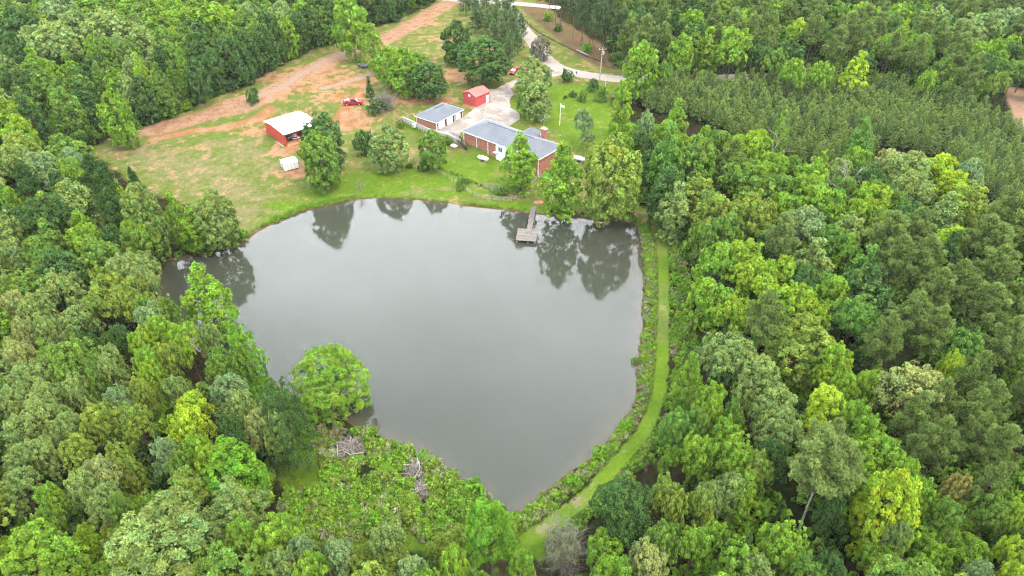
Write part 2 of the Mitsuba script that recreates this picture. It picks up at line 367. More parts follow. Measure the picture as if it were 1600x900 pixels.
oak g right_forest 1 48.0 125.7 15.9 5.5
oak v right_forest 1 39.3 117.4 13.7 3.8
oak v right_forest 1 46.8 114.0 14.5 4.4
oak b right_forest 1 55.6 132.8 13.5 3.6
oak g right_forest 1 35.8 106.9 12.5 2.6
oak g right_forest 1 40.7 108.8 13.2 3.3
oak g right_forest 1 40.0 136.7 13.2 3.4
oak g right_forest 1 47.8 145.8 13.4 3.5
oak l right_forest 1 52.7 142.5 14.1 4.0
oak l right_forest 1 57.7 147.7 12.5 2.7
oak b right_forest 1 28.2 152.6 12.5 2.4
oak t right_forest 2 32.7 157.8 12.5 2.2
oak b right_forest 1 36.6 153.1 13.2 3.4
ov b right_forest 2 40.9 160.3 14.4 2.7
oak b right_forest 1 24.6 152.3 12.5 2.1
oak b right_forest 1 25.7 145.2 12.5 2.1
oak g right_forest 2 42.1 189.1 12.5 2.5
oak b right_forest 1 38.0 144.1 13.0 3.2
oak b right_forest 1 46.3 149.9 12.5 2.4
ov b right_forest 2 65.9 157.4 13.1 2.0
ov c right_forest 1 82.7 149.4 14.4 2.7
oak d right_forest 1 43.7 143.4 12.5 2.6
oak d right_forest 1 29.6 146.9 12.5 2.7
full g right_forest 1 61.1 134.4 12.5 2.4
oak b right_forest 1 59.0 124.1 12.5 2.4
full v right_forest 1 58.6 136.0 12.5 2.1
full g right_forest 0 53.9 69.4 12.5 2.0
pine p right_forest 0 50.9 57.2 15.5 1.8
oak g right_forest 0 29.6 63.4 12.5 1.5
full g right_forest 1 77.1 117.5 12.5 2.5
oak v right_forest 1 69.2 109.8 12.5 2.2
oak g upper_right 2 37.4 229.0 14.7 4.6
oak d upper_right 2 42.8 237.1 14.3 4.3
oak b upper_right 2 58.2 229.4 14.7 4.6
ov l upper_right 2 59.4 206.9 15.9 3.5
oak b upper_right 2 65.0 203.0 14.2 4.1
oak b upper_right 2 76.4 231.5 15.3 5.0
pine p upper_right 2 82.0 230.1 18.4 4.2
oak L upper_right 2 92.4 225.6 13.6 3.7
oak b upper_right 2 88.7 240.9 15.0 4.8
ov L upper_right 2 96.1 188.3 15.4 3.2
ov L upper_right 2 125.3 224.1 13.9 2.5
oak b upper_right 2 118.5 239.6 14.9 4.7
oak b upper_right 2 130.4 235.2 15.4 5.1
pine p upper_right 2 94.5 202.8 17.9 3.8
pine p upper_right 2 103.6 214.2 18.1 3.9
pine p upper_right 2 112.0 215.4 18.2 4.0
pine p upper_right 2 110.3 200.0 17.9 3.7
pine p upper_right 2 126.3 214.2 18.1 3.9
pine p upper_right 2 128.0 205.5 18.0 3.8
oak b upper_right 2 113.9 182.9 12.5 2.4
pine p upper_right 2 115.0 195.8 17.3 3.3
pine p upper_right 2 127.2 194.8 17.8 3.7
pine p upper_right 2 122.4 180.2 17.5 3.4
oak g upper_right 2 76.4 196.9 13.6 3.7
oak b upper_right 2 77.6 186.5 13.4 3.5
oak b upper_right 2 85.8 187.1 13.0 3.2
pine p upper_right 2 99.5 233.5 18.5 4.2
oak g upper_right 2 109.9 239.8 14.9 4.7
oak o upper_right 2 146.9 218.0 17.4 6.7
oak o upper_right 2 139.4 214.3 15.4 5.1
oak o upper_right 2 137.9 230.5 15.8 5.4
oak t upper_right 2 163.1 231.3 15.3 5.0
oak b upper_right 2 141.5 200.0 14.1 4.1
oak b upper_right 2 150.4 210.4 13.4 3.5
oak g upper_right 2 141.7 189.7 13.0 3.2
oak v upper_right 2 132.4 181.7 12.5 2.8
pine d upper_right 2 49.9 217.2 18.2 4.0
oak d upper_right 2 44.5 221.1 13.5 3.6
oak d upper_right 2 73.5 202.8 13.2 3.4
oak d upper_right 2 137.8 222.4 14.6 4.5
full b lone 2 -100.2 164.3 15.0 3.6 tall bright green tree standing alone at the upper left edge of the hayfield
ov l lone 2 -101.9 184.9 17.3 2.3 narrow yellow green tree at the forest edge above the dirt track
ov g lone 2 -96.2 182.6 16.0 2.6 narrow mid green tree beside the yellow green one at the forest edge by the track
ov b lone 2 -94.8 194.7 14.2 1.8 slender light green tree at the forest edge behind the dirt track
ov b lone 2 -93.1 217.5 9.3 2.2 thin pale green tree in the shade of the woods above the dirt track
full b lone 2 -52.1 226.7 19.8 5.2 very tall bright green tree at the bend of the dirt track
ov b lone 2 -42.4 211.8 15.7 3.2 slender light green tree at the left end of the grove behind the red truck
full b lone 2 -36.4 200.8 12.6 3.8 bright green tree on the left side of the grove above the dead shrub
full b lone 2 -30.6 194.6 13.5 4.4 broad green tree in the middle of the grove behind the garage
full d lone 2 -23.9 191.3 11.1 4.6 dark green tree at the right end of the grove behind the garage
full g lone 2 -27.9 199.5 11.1 3.8 green tree at the back of the grove behind the garage
cone d lone 2 -41.6 193.8 6.1 1.5 small dark evergreen tree left of the dead pinkish shrub
full d lone 2 -17.9 220.6 13.7 4.5 dark green tree on the grass left of the pine stand
full d lone 2 -8.6 204.0 13.9 6.9 large round dark green tree behind the red shed
full r lone 2 9.5 225.0 7.7 3.1 dark reddish green tree beside the curve of the road
full o lone 2 6.0 194.8 11.0 4.6 pale green broad tree beside the road entrance of the driveway
full o lone 2 6.7 176.4 11.1 3.6 pale flowering evergreen tree right of the concrete driveway
full g lone 2 3.9 179.9 8.6 2.3 green tree tucked against the pale flowering tree by the driveway
feather t lone 2 18.1 161.9 9.3 2.4 thin grey green tree on the front lawn right of the house
feather t lone 2 18.9 159.3 5.9 1.9 small grey green tree just below the thin tree on the front lawn
ov l lone 2 27.8 165.9 15.5 2.6 yellow green tree at the right edge of the front lawn
full b lone 2 35.5 189.6 17.5 4.3 tall dark green tree rising over the road beside the young pine plantation
ov b lone 1 1.8 141.7 14.9 4.0 green tree growing in front of the lake side of the brick house
ov b lone 1 10.8 130.2 18.8 4.4 tall bright green tree on the bank just right of the dock
full v lone 1 21.5 128.6 20.4 5.7 very broad green tree leaning over the bank right of the dock
ov c lone 1 33.5 133.9 20.2 3.3 dark bluish green tree beside the upper end of the grassy path
full g lone 1 40.0 134.9 16.8 4.8 dense green tree behind the upper end of the grassy path
full g lone 1 -43.8 141.9 15.0 4.0 green tree on the lawn in front of the open barn
full d lone 1 -45.3 151.5 15.1 4.5 larger dark green tree behind the lighter one near the open barn
full o lone 2 -29.8 152.0 11.5 4.2 rounded tree with white blossoms on the lawn above the pond
full g lone 2 -19.3 152.0 10.2 3.3 leaning green tree at the end of the retaining wall
full p lone 1 -59.9 118.1 13.7 4.0 dark olive green tree at the water edge on the west shore
ov b lone 1 -64.0 117.0 11.3 2.8 bright green tree on the west shore left of the dark olive tree
full p lone 1 -71.3 113.1 17.5 3.5 dark green tree topped with spikes at the head of the west cove
ov b lone 1 -50.9 89.8 17.6 3.5 tall bright green tree standing over the west cove of the pond
ov B lone 0 -40.1 75.6 17.7 2.3 slender bright green tree with an open crown on the west bank
spread b lone 0 -28.0 74.9 10.8 6.1 wide spreading bright green tree leaning out over the pond
cedar d lone 0 -30.5 61.9 17.4 3.5 dark green evergreen tree beside the red clay bank
full B lone 0 -35.9 55.4 12.4 3.8 round vivid green tree left of the red dirt patch
feather B lone 0 -2.4 44.7 15.0 3.1 bright green tree at the lower tip of the pond
feather o lone 0 -37.8 43.2 15.9 5.8 large grey olive tree with pale bare branches at the bottom edge
umbrella P lone 0 36.4 50.2 18.8 4.8 broad pale green pine with its grey trunk in view
full L lone 0 44.4 47.1 16.4 3.2 bright yellow green tree right of the broad pale pine
oak b lone 2 66.0 205.8 17.4 4.6 light green tree with a visible pale trunk beside the far road
pine q roadpines 2 26.9 226.0 18.6 2.9
pine q roadpines 2 24.2 238.6 17.4 2.8
pine q roadpines 2 27.0 240.7 17.7 2.6
pine q roadpines 2 27.8 239.4 16.9 2.6
pine q roadpines 2 16.3 265.2 17.8 3.1
pine q roadpines 2 14.2 275.5 17.5 2.9
pine q roadpines 2 17.7 258.6 17.1 2.8
pine q roadpines 2 23.9 240.6 19.3 2.4
pine q roadpines 2 30.1 229.8 17.0 2.7
pine q roadpines 2 32.8 225.3 16.2 2.7
pine q roadpines 2 21.8 248.9 18.3 2.7
pine q roadpines 2 35.6 222.1 17.1 2.9
pine q roadpines 2 39.5 219.8 16.8 2.6
pine q roadpines 2 31.8 235.0 17.7 2.6
pine q roadpines 2 43.5 218.8 16.4 2.4
ypine q pinestand 2 -17.9 276.5 9.6 2.8
ypine q pinestand 2 -13.2 266.2 9.9 2.3
ypine q pinestand 2 -10.0 280.1 8.8 2.8
ypine q pinestand 2 -5.9 261.3 8.1 2.7
ypine q pinestand 2 -8.0 248.8 10.0 2.5
ypine q pinestand 2 -2.4 269.6 8.8 2.3
ypine q pinestand 2 0.0 253.4 8.7 2.5
ypine q pinestand 2 -3.3 237.3 9.3 2.5
ypine q pinestand 2 0.2 242.3 10.4 2.7
ypine q pinestand 2 -0.7 273.9 9.6 2.9
ypine q pinestand 2 1.9 230.6 8.6 2.2
ypine q pinestand 2 -0.6 225.4 9.5 2.2
ypine q pinestand 2 -15.8 285.6 8.2 2.5
ypine q pinestand 2 -5.6 283.8 9.2 2.8
ypine q pinestand 2 -11.1 253.4 9.6 2.5
ypine q pinestand 2 3.4 245.9 9.3 2.3
ypine q pinestand 2 0.9 259.7 8.1 2.3
ypine q pinestand 2 -6.1 237.3 9.7 2.3
ypine q pinestand 2 -19.7 291.4 9.0 2.1
ypine q pinestand 2 -1.0 218.0 10.0 2.2
ypine q pinestand 2 -13.5 254.9 8.7 2.8
ypine q pinestand 2 -2.3 250.3 9.3 2.8
ov b outer 2 -131.4 291.8 14.2 3.6
oak g outer 2 -168.7 316.6 13.4 5.5
ov b outer 2 -210.2 264.2 12.6 3.1
full g upper_left 2 -81.4 222.3 13.8 3.6
ov b upper_left 2 -141.2 271.9 13.0 3.5
full o upper_left 2 -65.1 276.5 15.4 4.1
full b outer 2 -45.0 322.8 14.0 5.4
full d outer 2 -151.2 177.5 13.4 4.5
oak o outer 2 -258.0 327.4 12.8 4.2
ov d outer 2 -156.1 184.2 12.6 3.0
full o upper_left 2 -180.1 254.5 11.6 5.7
ov d outer 2 -221.3 293.6 13.7 3.0
oak d outer 2 -191.3 250.0 12.5 5.8
full g outer 2 -145.4 280.6 11.9 4.4
oak b outer 2 -211.9 249.1 13.0 4.5
oak d outer 2 -95.9 323.8 11.6 4.1
ov b outer 2 -193.9 305.8 15.5 3.3
full g upper_left 2 -88.0 247.9 14.2 5.2
full o upper_left 2 -107.0 193.0 14.7 3.8
full g upper_left 2 -102.3 260.9 14.6 4.0
ov b outer 2 -191.7 317.9 14.9 3.7
oak o outer 2 -195.9 326.4 12.6 5.7
full g outer 2 -165.4 331.8 15.0 4.5
ov g outer 2 -241.4 304.1 15.2 3.8
full d outer 2 -121.0 287.0 11.9 5.1
ov g outer 2 -134.3 335.8 13.3 4.2
full g upper_left 2 -141.6 241.4 13.5 5.9
full d outer 2 -225.6 333.8 14.6 5.6
oak d upper_left 2 -180.6 270.0 14.2 5.4
full d upper_left 2 -132.7 184.8 13.0 3.7
full d outer 2 -96.2 305.8 14.7 4.8
full b outer 2 -54.0 303.3 12.2 4.7
ov d upper_left 2 -82.8 275.7 13.6 3.9
ov d upper_left 2 -139.6 186.2 13.6 2.8
oak o outer 2 -149.9 157.2 12.1 5.2
oak g outer 2 -85.6 333.6 14.3 5.0
ov b outer 2 -68.3 302.4 13.4 4.1
full d upper_left 2 -150.1 272.0 11.9 5.3
oak d outer 2 -140.0 168.0 13.7 3.9
full o upper_left 2 -125.3 270.7 14.9 4.6
ov g outer 2 -79.3 303.6 14.9 3.9
full d outer 2 -67.0 320.7 13.7 5.7
ov o outer 2 -152.9 330.7 13.1 3.6
full o outer 2 -225.7 309.2 12.1 5.2
full d outer 2 -206.2 285.8 13.6 5.8
oak g outer 2 -108.4 340.6 12.0 5.4
ov d outer 2 -46.7 311.2 15.4 3.7
full g upper_left 2 -92.5 225.3 12.7 3.3
ov d outer 2 -97.5 294.8 15.3 2.9
full b outer 2 -157.4 287.9 13.2 5.2
oak g outer 2 -204.5 308.8 14.7 5.6
ov d outer 2 -110.8 307.8 15.2 4.0
ov b upper_left 2 -134.6 252.4 13.7 4.1
full g outer 2 -200.5 301.2 11.8 5.0
ov b outer 2 -35.2 330.1 14.6 3.4
ov g outer 2 -247.1 335.5 12.2 3.3
ov o outer 2 -63.2 295.4 13.4 3.1
oak g outer 2 -77.9 295.5 13.4 4.5
full b outer 2 -149.6 303.6 14.7 5.3
oak d outer 2 -232.6 303.3 11.8 5.5
oak g upper_left 2 -113.6 273.0 12.4 4.7
oak g upper_left 2 -195.0 282.2 14.2 5.8
full d outer 2 -156.3 297.0 15.0 4.9
ov o outer 2 -179.8 228.0 13.9 2.9
ov g upper_left 2 -108.6 249.9 14.1 3.3
oak b upper_left 2 -153.2 256.5 11.6 5.3
full b outer 2 -257.1 318.0 14.9 4.6
oak b outer 2 -100.1 285.1 15.4 5.4
full d upper_left 2 -101.8 222.5 14.0 4.9
full g outer 2 -180.4 294.4 15.4 5.3
ov o outer 2 -169.9 214.4 11.9 2.2
ov g outer 2 -185.9 286.2 14.9 3.7
oak g upper_left 2 -69.0 260.7 14.9 5.1
full d upper_left 2 -120.7 261.4 13.9 5.8
ov d outer 2 -190.5 341.1 15.2 3.5
full o upper_left 2 -78.3 240.4 14.4 4.7
oak d outer 2 -112.5 297.3 14.3 5.2
full d outer 2 -205.9 271.7 14.4 5.1
ov b upper_left 2 -164.0 270.5 14.2 4.2
full g outer 2 -136.7 296.7 12.6 5.1
full g outer 2 -197.5 229.6 14.0 3.5
full d outer 2 -53.5 339.3 11.9 4.4
ov d upper_left 2 -113.7 174.4 13.8 3.5
oak g outer 2 -156.8 311.8 15.4 5.7
ov b upper_left 2 -96.1 266.1 12.2 3.5
full d outer 2 -223.9 270.1 13.1 4.9
full g outer 2 -183.8 314.9 12.0 4.5
oak g outer 2 -229.5 294.8 14.5 4.6
ov o upper_left 2 -105.6 203.0 14.6 2.9
full d outer 2 -103.4 326.4 15.3 4.1
full b outer 2 -178.3 303.8 12.4 4.4
ov o outer 2 -208.0 295.3 13.7 3.7
oak g outer 2 -184.2 335.2 13.1 4.8
ov g outer 2 -212.4 337.8 14.4 3.6
ov d upper_left 2 -188.5 265.1 11.8 3.3
oak b outer 2 -179.1 235.5 14.9 3.8
oak d outer 2 -122.3 303.4 13.7 5.4
full g upper_left 2 -112.5 164.9 15.4 3.5
oak g outer 2 -141.2 339.5 12.7 5.3
oak g upper_left 2 -58.4 271.5 12.8 4.3
full b outer 2 -71.5 337.0 15.0 4.7
full d outer 2 -243.3 315.6 14.8 4.0
oak b upper_left 2 -169.8 233.0 13.3 4.8
ov g outer 2 -43.3 331.4 11.9 3.6
ov g upper_left 2 -114.8 186.8 14.8 2.3
ov d outer 2 -231.1 287.6 15.2 3.1
full o outer 2 -217.9 265.1 12.0 4.1
oak b outer 2 -123.0 334.0 14.0 4.7
ov d outer 2 -34.9 320.0 12.3 3.5
oak b upper_left 2 -124.4 205.1 13.7 3.3
oak g outer 2 -199.5 238.4 13.2 5.1
full b outer 2 -273.7 339.5 15.5 5.2
ov d upper_left 2 -84.8 257.3 11.8 3.3
oak g upper_left 2 -134.3 231.7 11.8 3.8
ov g outer 2 -231.9 325.8 12.0 3.4
ov d outer 2 -222.9 282.8 13.4 3.8
oak b outer 2 -102.0 313.8 14.8 4.5
oak b outer 2 -167.6 295.3 12.5 5.3
full g outer 2 -203.6 261.2 12.3 5.6
oak o outer 2 -138.8 319.5 14.7 4.6
full g outer 2 -171.4 196.9 13.6 4.2
ov d outer 2 -197.0 272.3 15.4 2.9
ov d outer 2 -173.2 339.2 13.8 3.2
oak g outer 2 -59.6 329.1 12.1 5.0
ov d outer 2 -202.7 334.1 15.1 3.6
full d outer 2 -113.6 325.3 15.1 4.1
full d outer 2 -68.2 310.9 11.6 5.1
oak g upper_left 2 -60.6 264.2 15.5 4.4
oak g outer 2 -172.8 203.5 12.9 3.8
full o outer 2 -75.6 312.1 13.9 4.1
ov d upper_left 2 -131.9 279.6 13.6 3.6
full d outer 2 -80.5 339.8 12.6 4.5
full d outer 2 -198.4 292.4 13.6 5.0
oak b upper_left 2 -122.2 248.7 13.0 6.0
full g upper_left 2 -71.4 280.2 14.0 4.8
full d outer 2 -187.6 217.3 12.5 4.9
oak g upper_left 2 -183.1 279.1 13.5 5.4
ov o outer 2 -98.6 340.0 13.9 3.9
full o upper_left 2 -71.6 269.3 12.6 4.6
full o outer 2 -159.0 192.0 15.2 3.9
oak o outer 2 -126.6 314.1 12.0 5.0
oak g outer 2 -86.5 314.9 12.5 6.0
full d outer 2 -176.3 213.9 13.6 3.8
full d outer 2 -58.8 313.4 15.1 4.9
ov b upper_left 2 -97.2 247.9 14.6 3.9
oak g outer 2 -215.1 275.1 12.9 5.1
full d upper_left 2 -160.3 218.2 13.4 3.7
oak d outer 2 -91.2 295.2 13.1 4.7
full g upper_left 2 -171.8 243.0 13.9 4.0
full g outer 2 -212.9 322.2 15.1 4.3
ov d upper_left 2 -152.0 208.6 13.9 2.8
full d outer 2 -104.9 304.2 14.8 4.1
full d outer 2 -179.8 321.4 12.9 4.4
full o outer 2 -79.7 282.6 14.4 4.0
oak b outer 2 -191.6 258.5 12.7 4.6
oak o outer 2 -154.8 321.6 14.5 5.4
full g outer 2 -243.0 295.3 12.4 6.0
full g upper_left 2 -101.5 271.3 13.2 5.1
full g outer 2 -85.9 324.4 15.1 5.3
full g outer 2 -239.6 330.8 14.2 5.7
full b outer 2 -45.8 289.3 12.3 4.1
full g upper_left 2 -144.2 254.5 13.3 4.0
ov g upper_left 2 -80.9 269.5 12.9 2.9
ov g upper_left 2 -141.4 217.9 15.0 3.1
ov b upper_left 2 -90.0 277.5 15.1 3.2
oak d outer 2 -71.7 291.9 11.7 4.1
ov g outer 2 -216.4 310.6 12.1 3.2
ov d upper_left 2 -77.2 253.9 12.6 3.2
full d outer 2 -209.1 329.3 12.4 5.3
ov d upper_left 2 -160.6 246.7 15.3 3.6
full g outer 2 -141.9 159.1 13.3 3.5
ov g upper_left 2 -104.6 243.8 13.0 3.8
oak d outer 2 -263.1 337.8 14.7 4.3
ov g outer 2 -34.8 301.2 11.8 3.9
full b outer 2 -143.7 329.1 12.9 5.2
oak g outer 2 -86.8 304.0 11.9 5.1
full g outer 2 -251.0 309.2 13.0 5.3
ov d outer 2 -163.0 182.8 13.5 3.2
ov g outer 2 -133.0 305.2 13.3 3.1
full o outer 2 -238.2 285.7 14.2 5.6
oak g outer 2 -159.7 199.4 14.5 4.2
full g upper_left 2 -165.5 261.9 15.2 4.3
ov b outer 2 -96.7 332.4 12.9 3.2
full g upper_left 2 -165.7 239.1 11.7 4.1
ov g outer 2 -242.7 340.8 15.0 3.3
full o outer 2 -166.2 323.9 15.1 4.1
full o outer 2 -143.7 311.5 11.5 4.1
oak g outer 2 -142.8 178.7 12.8 3.7
ov g outer 2 -62.0 338.4 14.1 3.8
oak g outer 2 -111.4 287.6 12.3 5.6
oak o outer 2 -124.4 322.1 12.1 4.0
full g upper_left 2 -173.9 280.0 15.4 5.1
oak g outer 2 -173.3 288.7 14.0 4.2
oak d outer 2 -73.9 329.4 12.1 4.0
full g outer 2 -148.7 169.1 13.0 3.3
oak g upper_left 2 -166.7 225.6 15.1 4.3
oak g outer 2 -225.4 318.0 15.0 5.0
ov o outer 2 -251.0 325.1 14.2 2.9
full b outer 2 -35.4 308.2 11.9 4.5
full o upper_left 2 -57.2 278.9 12.1 4.5
oak d upper_left 2 -94.6 255.5 15.4 5.8
full g upper_left 2 -128.0 256.2 12.8 4.6
oak g outer 2 -165.2 206.5 13.6 4.1
full d outer 2 -202.1 248.2 15.5 5.4
ov d outer 2 -187.0 239.8 14.8 3.9
oak b upper_left 2 -163.4 278.5 14.1 5.0
oak d outer 2 -232.1 339.9 11.7 4.9
full g outer 2 -159.1 208.4 14.2 3.5
oak g upper_left 2 -118.4 201.1 15.3 3.4
ov b upper_left 2 -152.2 230.1 13.2 2.4
ov g upper_left 2 -98.6 205.7 12.3 2.5
oak g outer 2 -173.8 330.7 15.5 4.9
ov d outer 2 -55.8 292.7 14.7 3.4
full d upper_left 2 -151.2 223.2 13.2 3.8
ov o upper_left 2 -172.5 265.4 12.8 3.5
ov d outer 2 -62.3 285.7 14.1 2.8
full g upper_left 2 -158.4 233.5 15.3 3.9
oak o upper_left 2 -143.8 234.5 13.6 3.2
oak b outer 2 -150.6 338.0 12.2 4.9
oak b outer 2 -187.7 227.1 12.5 4.8
full g outer 2 -126.6 341.0 15.1 4.5
oak d outer 2 -176.5 220.6 14.8 4.3
full d outer 2 -205.9 318.5 14.3 4.2
oak b outer 2 -186.1 306.7 15.2 4.1
ov o upper_left 2 -134.6 261.3 15.5 3.9
ov d outer 2 -217.4 332.9 14.7 3.4
oak d outer 2 -136.3 327.5 12.0 4.0
oak d outer 2 -234.6 314.1 13.0 5.8
ov g upper_left 2 -107.7 264.6 12.3 2.9
ov d outer 2 -183.6 209.7 12.1 2.8
ov g outer 2 -155.3 168.5 12.7 3.4
ov o upper_left 2 -135.1 173.8 13.5 3.5
full g upper_left 2 -87.5 231.2 13.7 4.6
full d outer 2 -132.5 163.5 14.2 3.6
full d outer 2 -40.0 338.1 12.6 5.2
full g outer 2 -169.2 303.3 15.1 4.3
oak d upper_left 2 -88.0 267.0 14.8 4.9
oak d outer 2 -157.5 335.2 14.2 4.1
full g outer 2 -146.2 186.0 14.1 4.0
ov g upper_left 2 -48.5 276.1 14.7 2.8
full g upper_left 2 -127.4 230.2 13.2 3.7
full g outer 2 -151.5 198.9 13.7 3.3
ov g outer 2 -138.6 287.3 12.3 2.9
full d outer 2 -139.4 306.1 11.5 4.3
oak o outer 2 -131.7 154.6 11.7 3.2
full g outer 2 -231.4 279.9 12.7 5.2
oak b upper_left 2 -165.9 253.8 15.4 4.1
oak o outer 2 -51.8 327.1 12.2 4.1
full b upper_left 2 -72.5 245.8 13.2 4.1
full g outer 2 -115.8 317.3 11.9 6.0
full g upper_left 2 -119.5 278.1 13.9 4.1
ov d outer 2 -151.9 190.1 13.6 2.8
full o upper_left 2 -87.7 212.8 11.6 4.1
ov d outer 2 -212.9 301.8 14.1 2.8
full g outer 2 -51.3 284.6 13.3 4.0
full g outer 2 -178.7 202.6 14.7 3.2
full b upper_left 2 -144.3 263.9 12.0 5.7
full g upper_left 2 -87.6 218.9 13.4 3.3
full o outer 2 -214.4 256.7 12.0 4.8
oak g outer 2 -214.3 292.5 12.6 4.5
full g outer 2 -147.8 291.5 12.0 4.7
oak g outer 2 -88.1 287.5 14.9 4.5
ov g upper_left 2 -113.0 204.4 14.1 3.0
full g outer 2 -223.0 299.3 14.4 4.3
ov b outer 2 -188.1 293.6 14.6 2.9
ov g outer 2 -43.7 304.1 12.6 3.6
full o outer 2 -52.7 319.2 12.4 4.9
full d upper_left 2 -95.5 209.8 13.3 3.3
full o upper_left 2 -119.0 221.8 14.8 3.7
oak g outer 2 -159.9 304.5 12.9 4.3
ov g outer 2 -168.6 186.0 11.6 2.9
full g upper_left 2 -60.6 256.4 14.3 4.4
full b upper_left 2 -133.2 243.1 13.0 4.0
ov g outer 2 -30.9 336.7 12.1 4.0
ov g outer 2 -199.7 341.1 14.6 3.9
ov g outer 2 -254.7 341.1 15.1 3.6
full o outer 2 -76.6 321.1 13.2 4.3
full d upper_left 2 -109.7 258.4 12.3 4.2
ov g upper_left 2 -118.3 170.2 13.6 2.3
full g outer 2 -166.5 340.0 13.7 4.7
ov d upper_left 2 -121.3 186.2 13.6 2.5
oak g outer 2 -192.3 234.4 12.2 4.9
ov o outer 2 -138.4 280.4 11.8 2.9
full d outer 2 -166.8 192.9 12.2 3.2
ov g outer 2 -193.8 222.7 13.3 3.0
full g upper_left 2 -107.1 279.4 14.3 5.4
oak o outer 2 -136.0 157.7 15.3 3.2
ov o outer 2 -225.1 325.7 14.8 2.9
oak g upper_left 2 -98.9 198.1 14.5 3.7
full d outer 2 -134.8 312.2 14.0 4.3
oak g outer 2 -153.3 280.7 15.4 4.3
ov d upper_left 2 -156.3 265.7 13.1 2.8
oak d outer 2 -196.4 264.8 14.6 4.5
oak o outer 2 -176.8 312.1 13.7 4.5
oak b outer 2 -265.7 325.5 11.8 5.5
oak o outer 1 -103.6 96.5 13.9 3.4
oak g outer 1 -77.0 57.3 15.2 4.4
oak b outer 1 -138.4 145.1 13.7 4.4
ov o outer 1 -107.5 118.3 11.7 2.6
oak d outer 1 -70.5 57.3 11.8 4.4
full o outer 1 -92.5 94.4 12.7 4.8
oak g left 1 -84.3 101.3 13.3 3.3
full d outer 1 -115.8 133.9 12.9 3.4
ov b outer 1 -102.8 103.5 14.1 2.4
oak d outer 1 -89.4 72.2 14.2 3.7
full v outer 1 -119.1 141.5 12.6 3.6
full o left 1 -87.3 118.9 14.5 3.6
oak b outer 1 -115.6 111.5 14.9 3.4
ov b outer 1 -98.8 106.4 15.2 2.6
oak o left 1 -94.4 107.0 13.8 3.4
oak v outer 1 -128.1 143.5 12.1 4.8
full o outer 1 -98.1 99.8 11.8 3.5
ov o outer 1 -80.1 75.5 12.2 3.5
full d outer 1 -118.3 122.1 14.6 4.9
full o outer 1 -128.0 128.4 13.1 4.1
full d left 1 -78.9 96.9 13.4 3.8
oak o outer 1 -112.4 127.5 15.0 4.0
ov o outer 1 -84.0 78.6 14.0 2.3
full b outer 1 -106.8 110.0 13.9 4.5
oak d outer 1 -98.3 92.7 13.4 3.5
ov o outer 1 -90.0 83.6 14.5 2.6
full o outer 1 -94.9 84.8 11.7 3.6
full v left 1 -111.6 142.1 14.0 3.6
oak b outer 1 -75.2 51.2 15.0 4.4
ov g outer 1 -73.4 67.4 14.5 2.4
full g left 1 -73.2 99.7 13.8 3.6
oak g outer 1 -123.8 136.7 11.9 4.2
full o outer 1 -130.2 135.7 14.7 3.4
oak g left 1 -83.0 92.4 11.7 4.1
oak v left 1 -88.9 128.9 11.9 3.7
full b outer 1 -85.1 83.1 12.6 4.0
ov o outer 1 -84.1 67.8 11.8 3.6
full g left 1 -102.2 143.1 12.9 4.6
full o outer 1 -111.5 105.0 14.9 3.9
ov d left 1 -106.3 123.0 13.7 2.8
full o left 1 -115.5 147.4 11.6 3.6
full v outer 1 -88.6 88.1 14.9 3.3
ov b outer 1 -80.9 61.5 14.8 2.5
ov d outer 1 -121.6 129.3 14.9 3.0
ov d left 1 -94.9 126.5 13.0 2.6
oak d outer 1 -75.8 63.1 13.0 3.9
oak g left 0 -63.2 71.7 15.1 3.3
oak d left 1 -88.5 111.4 15.4 4.1
ov g lower_left 0 -18.8 35.3 13.2 2.3
full b lower_left 0 -52.2 41.7 13.9 3.6
full g lower_left 0 -51.7 35.7 13.2 4.4
oak g lower_left 0 -30.6 39.9 12.3 4.3
oak g outer 1 -68.8 47.8 12.6 4.4
full d outer 1 -61.4 38.2 12.7 4.2
oak v outer 1 -62.7 47.1 14.5 4.0
ov o lower_left 0 -33.0 49.4 14.5 3.1
ov d lower_left 0 -44.8 35.6 14.8 3.1
full v lower_left 0 -15.2 38.3 12.0 3.8
ov g lower_left 0 -36.4 35.1 14.7 3.5
ov o lower_left 0 -25.2 35.2 14.8 2.6
ov b outer 1 64.9 52.8 11.9 2.8
full b lower_right 0 22.8 35.1 14.5 4.0
oak v lower_right 0 48.1 35.9 13.0 3.7
full b outer 1 77.9 56.8 11.8 3.5
full v outer 1 59.0 35.8 12.1 3.5
full b outer 1 71.1 54.6 13.1 4.4
oak d outer 1 60.5 42.1 13.5 4.2
full d outer 1 68.2 41.1 15.3 4.1
full d lower_right 0 9.0 35.4 15.4 4.4
full g outer 1 65.3 46.6 11.6 4.4
full g lower_right 0 41.6 36.4 15.5 4.4
ov g outer 1 64.2 36.9 11.8 2.6
ov g lower_right 0 31.8 35.3 13.3 2.3
ov g outer 1 92.8 96.2 13.4 3.4
pine p right_forest 0 37.8 78.0 19.0 3.3
full o right_forest 1 64.3 111.5 11.8 3.2
ov d right_forest 1 77.2 99.4 15.4 2.8
oak d outer 1 81.5 65.7 12.0 4.5
full v outer 1 99.1 100.9 14.8 4.1
full o outer 1 95.3 86.1 14.7 5.0
full v right_forest 1 38.7 125.9 12.2 3.9
oak b outer 1 104.8 112.6 14.1 4.3
ov o right_forest 1 83.9 113.8 14.9 3.3
ov o right_forest 1 33.0 120.5 14.3 3.1
full g outer 1 108.5 99.8 12.5 3.5
full b outer 1 104.2 106.0 15.3 3.7
oak b outer 1 110.2 105.8 15.0 3.6
oak g outer 1 84.2 76.8 15.0 3.7
ov b right_forest 0 77.1 74.6 13.4 2.4
pine p outer 1 90.5 80.3 17.7 2.9
full v right_forest 1 89.4 117.4 14.8 4.1
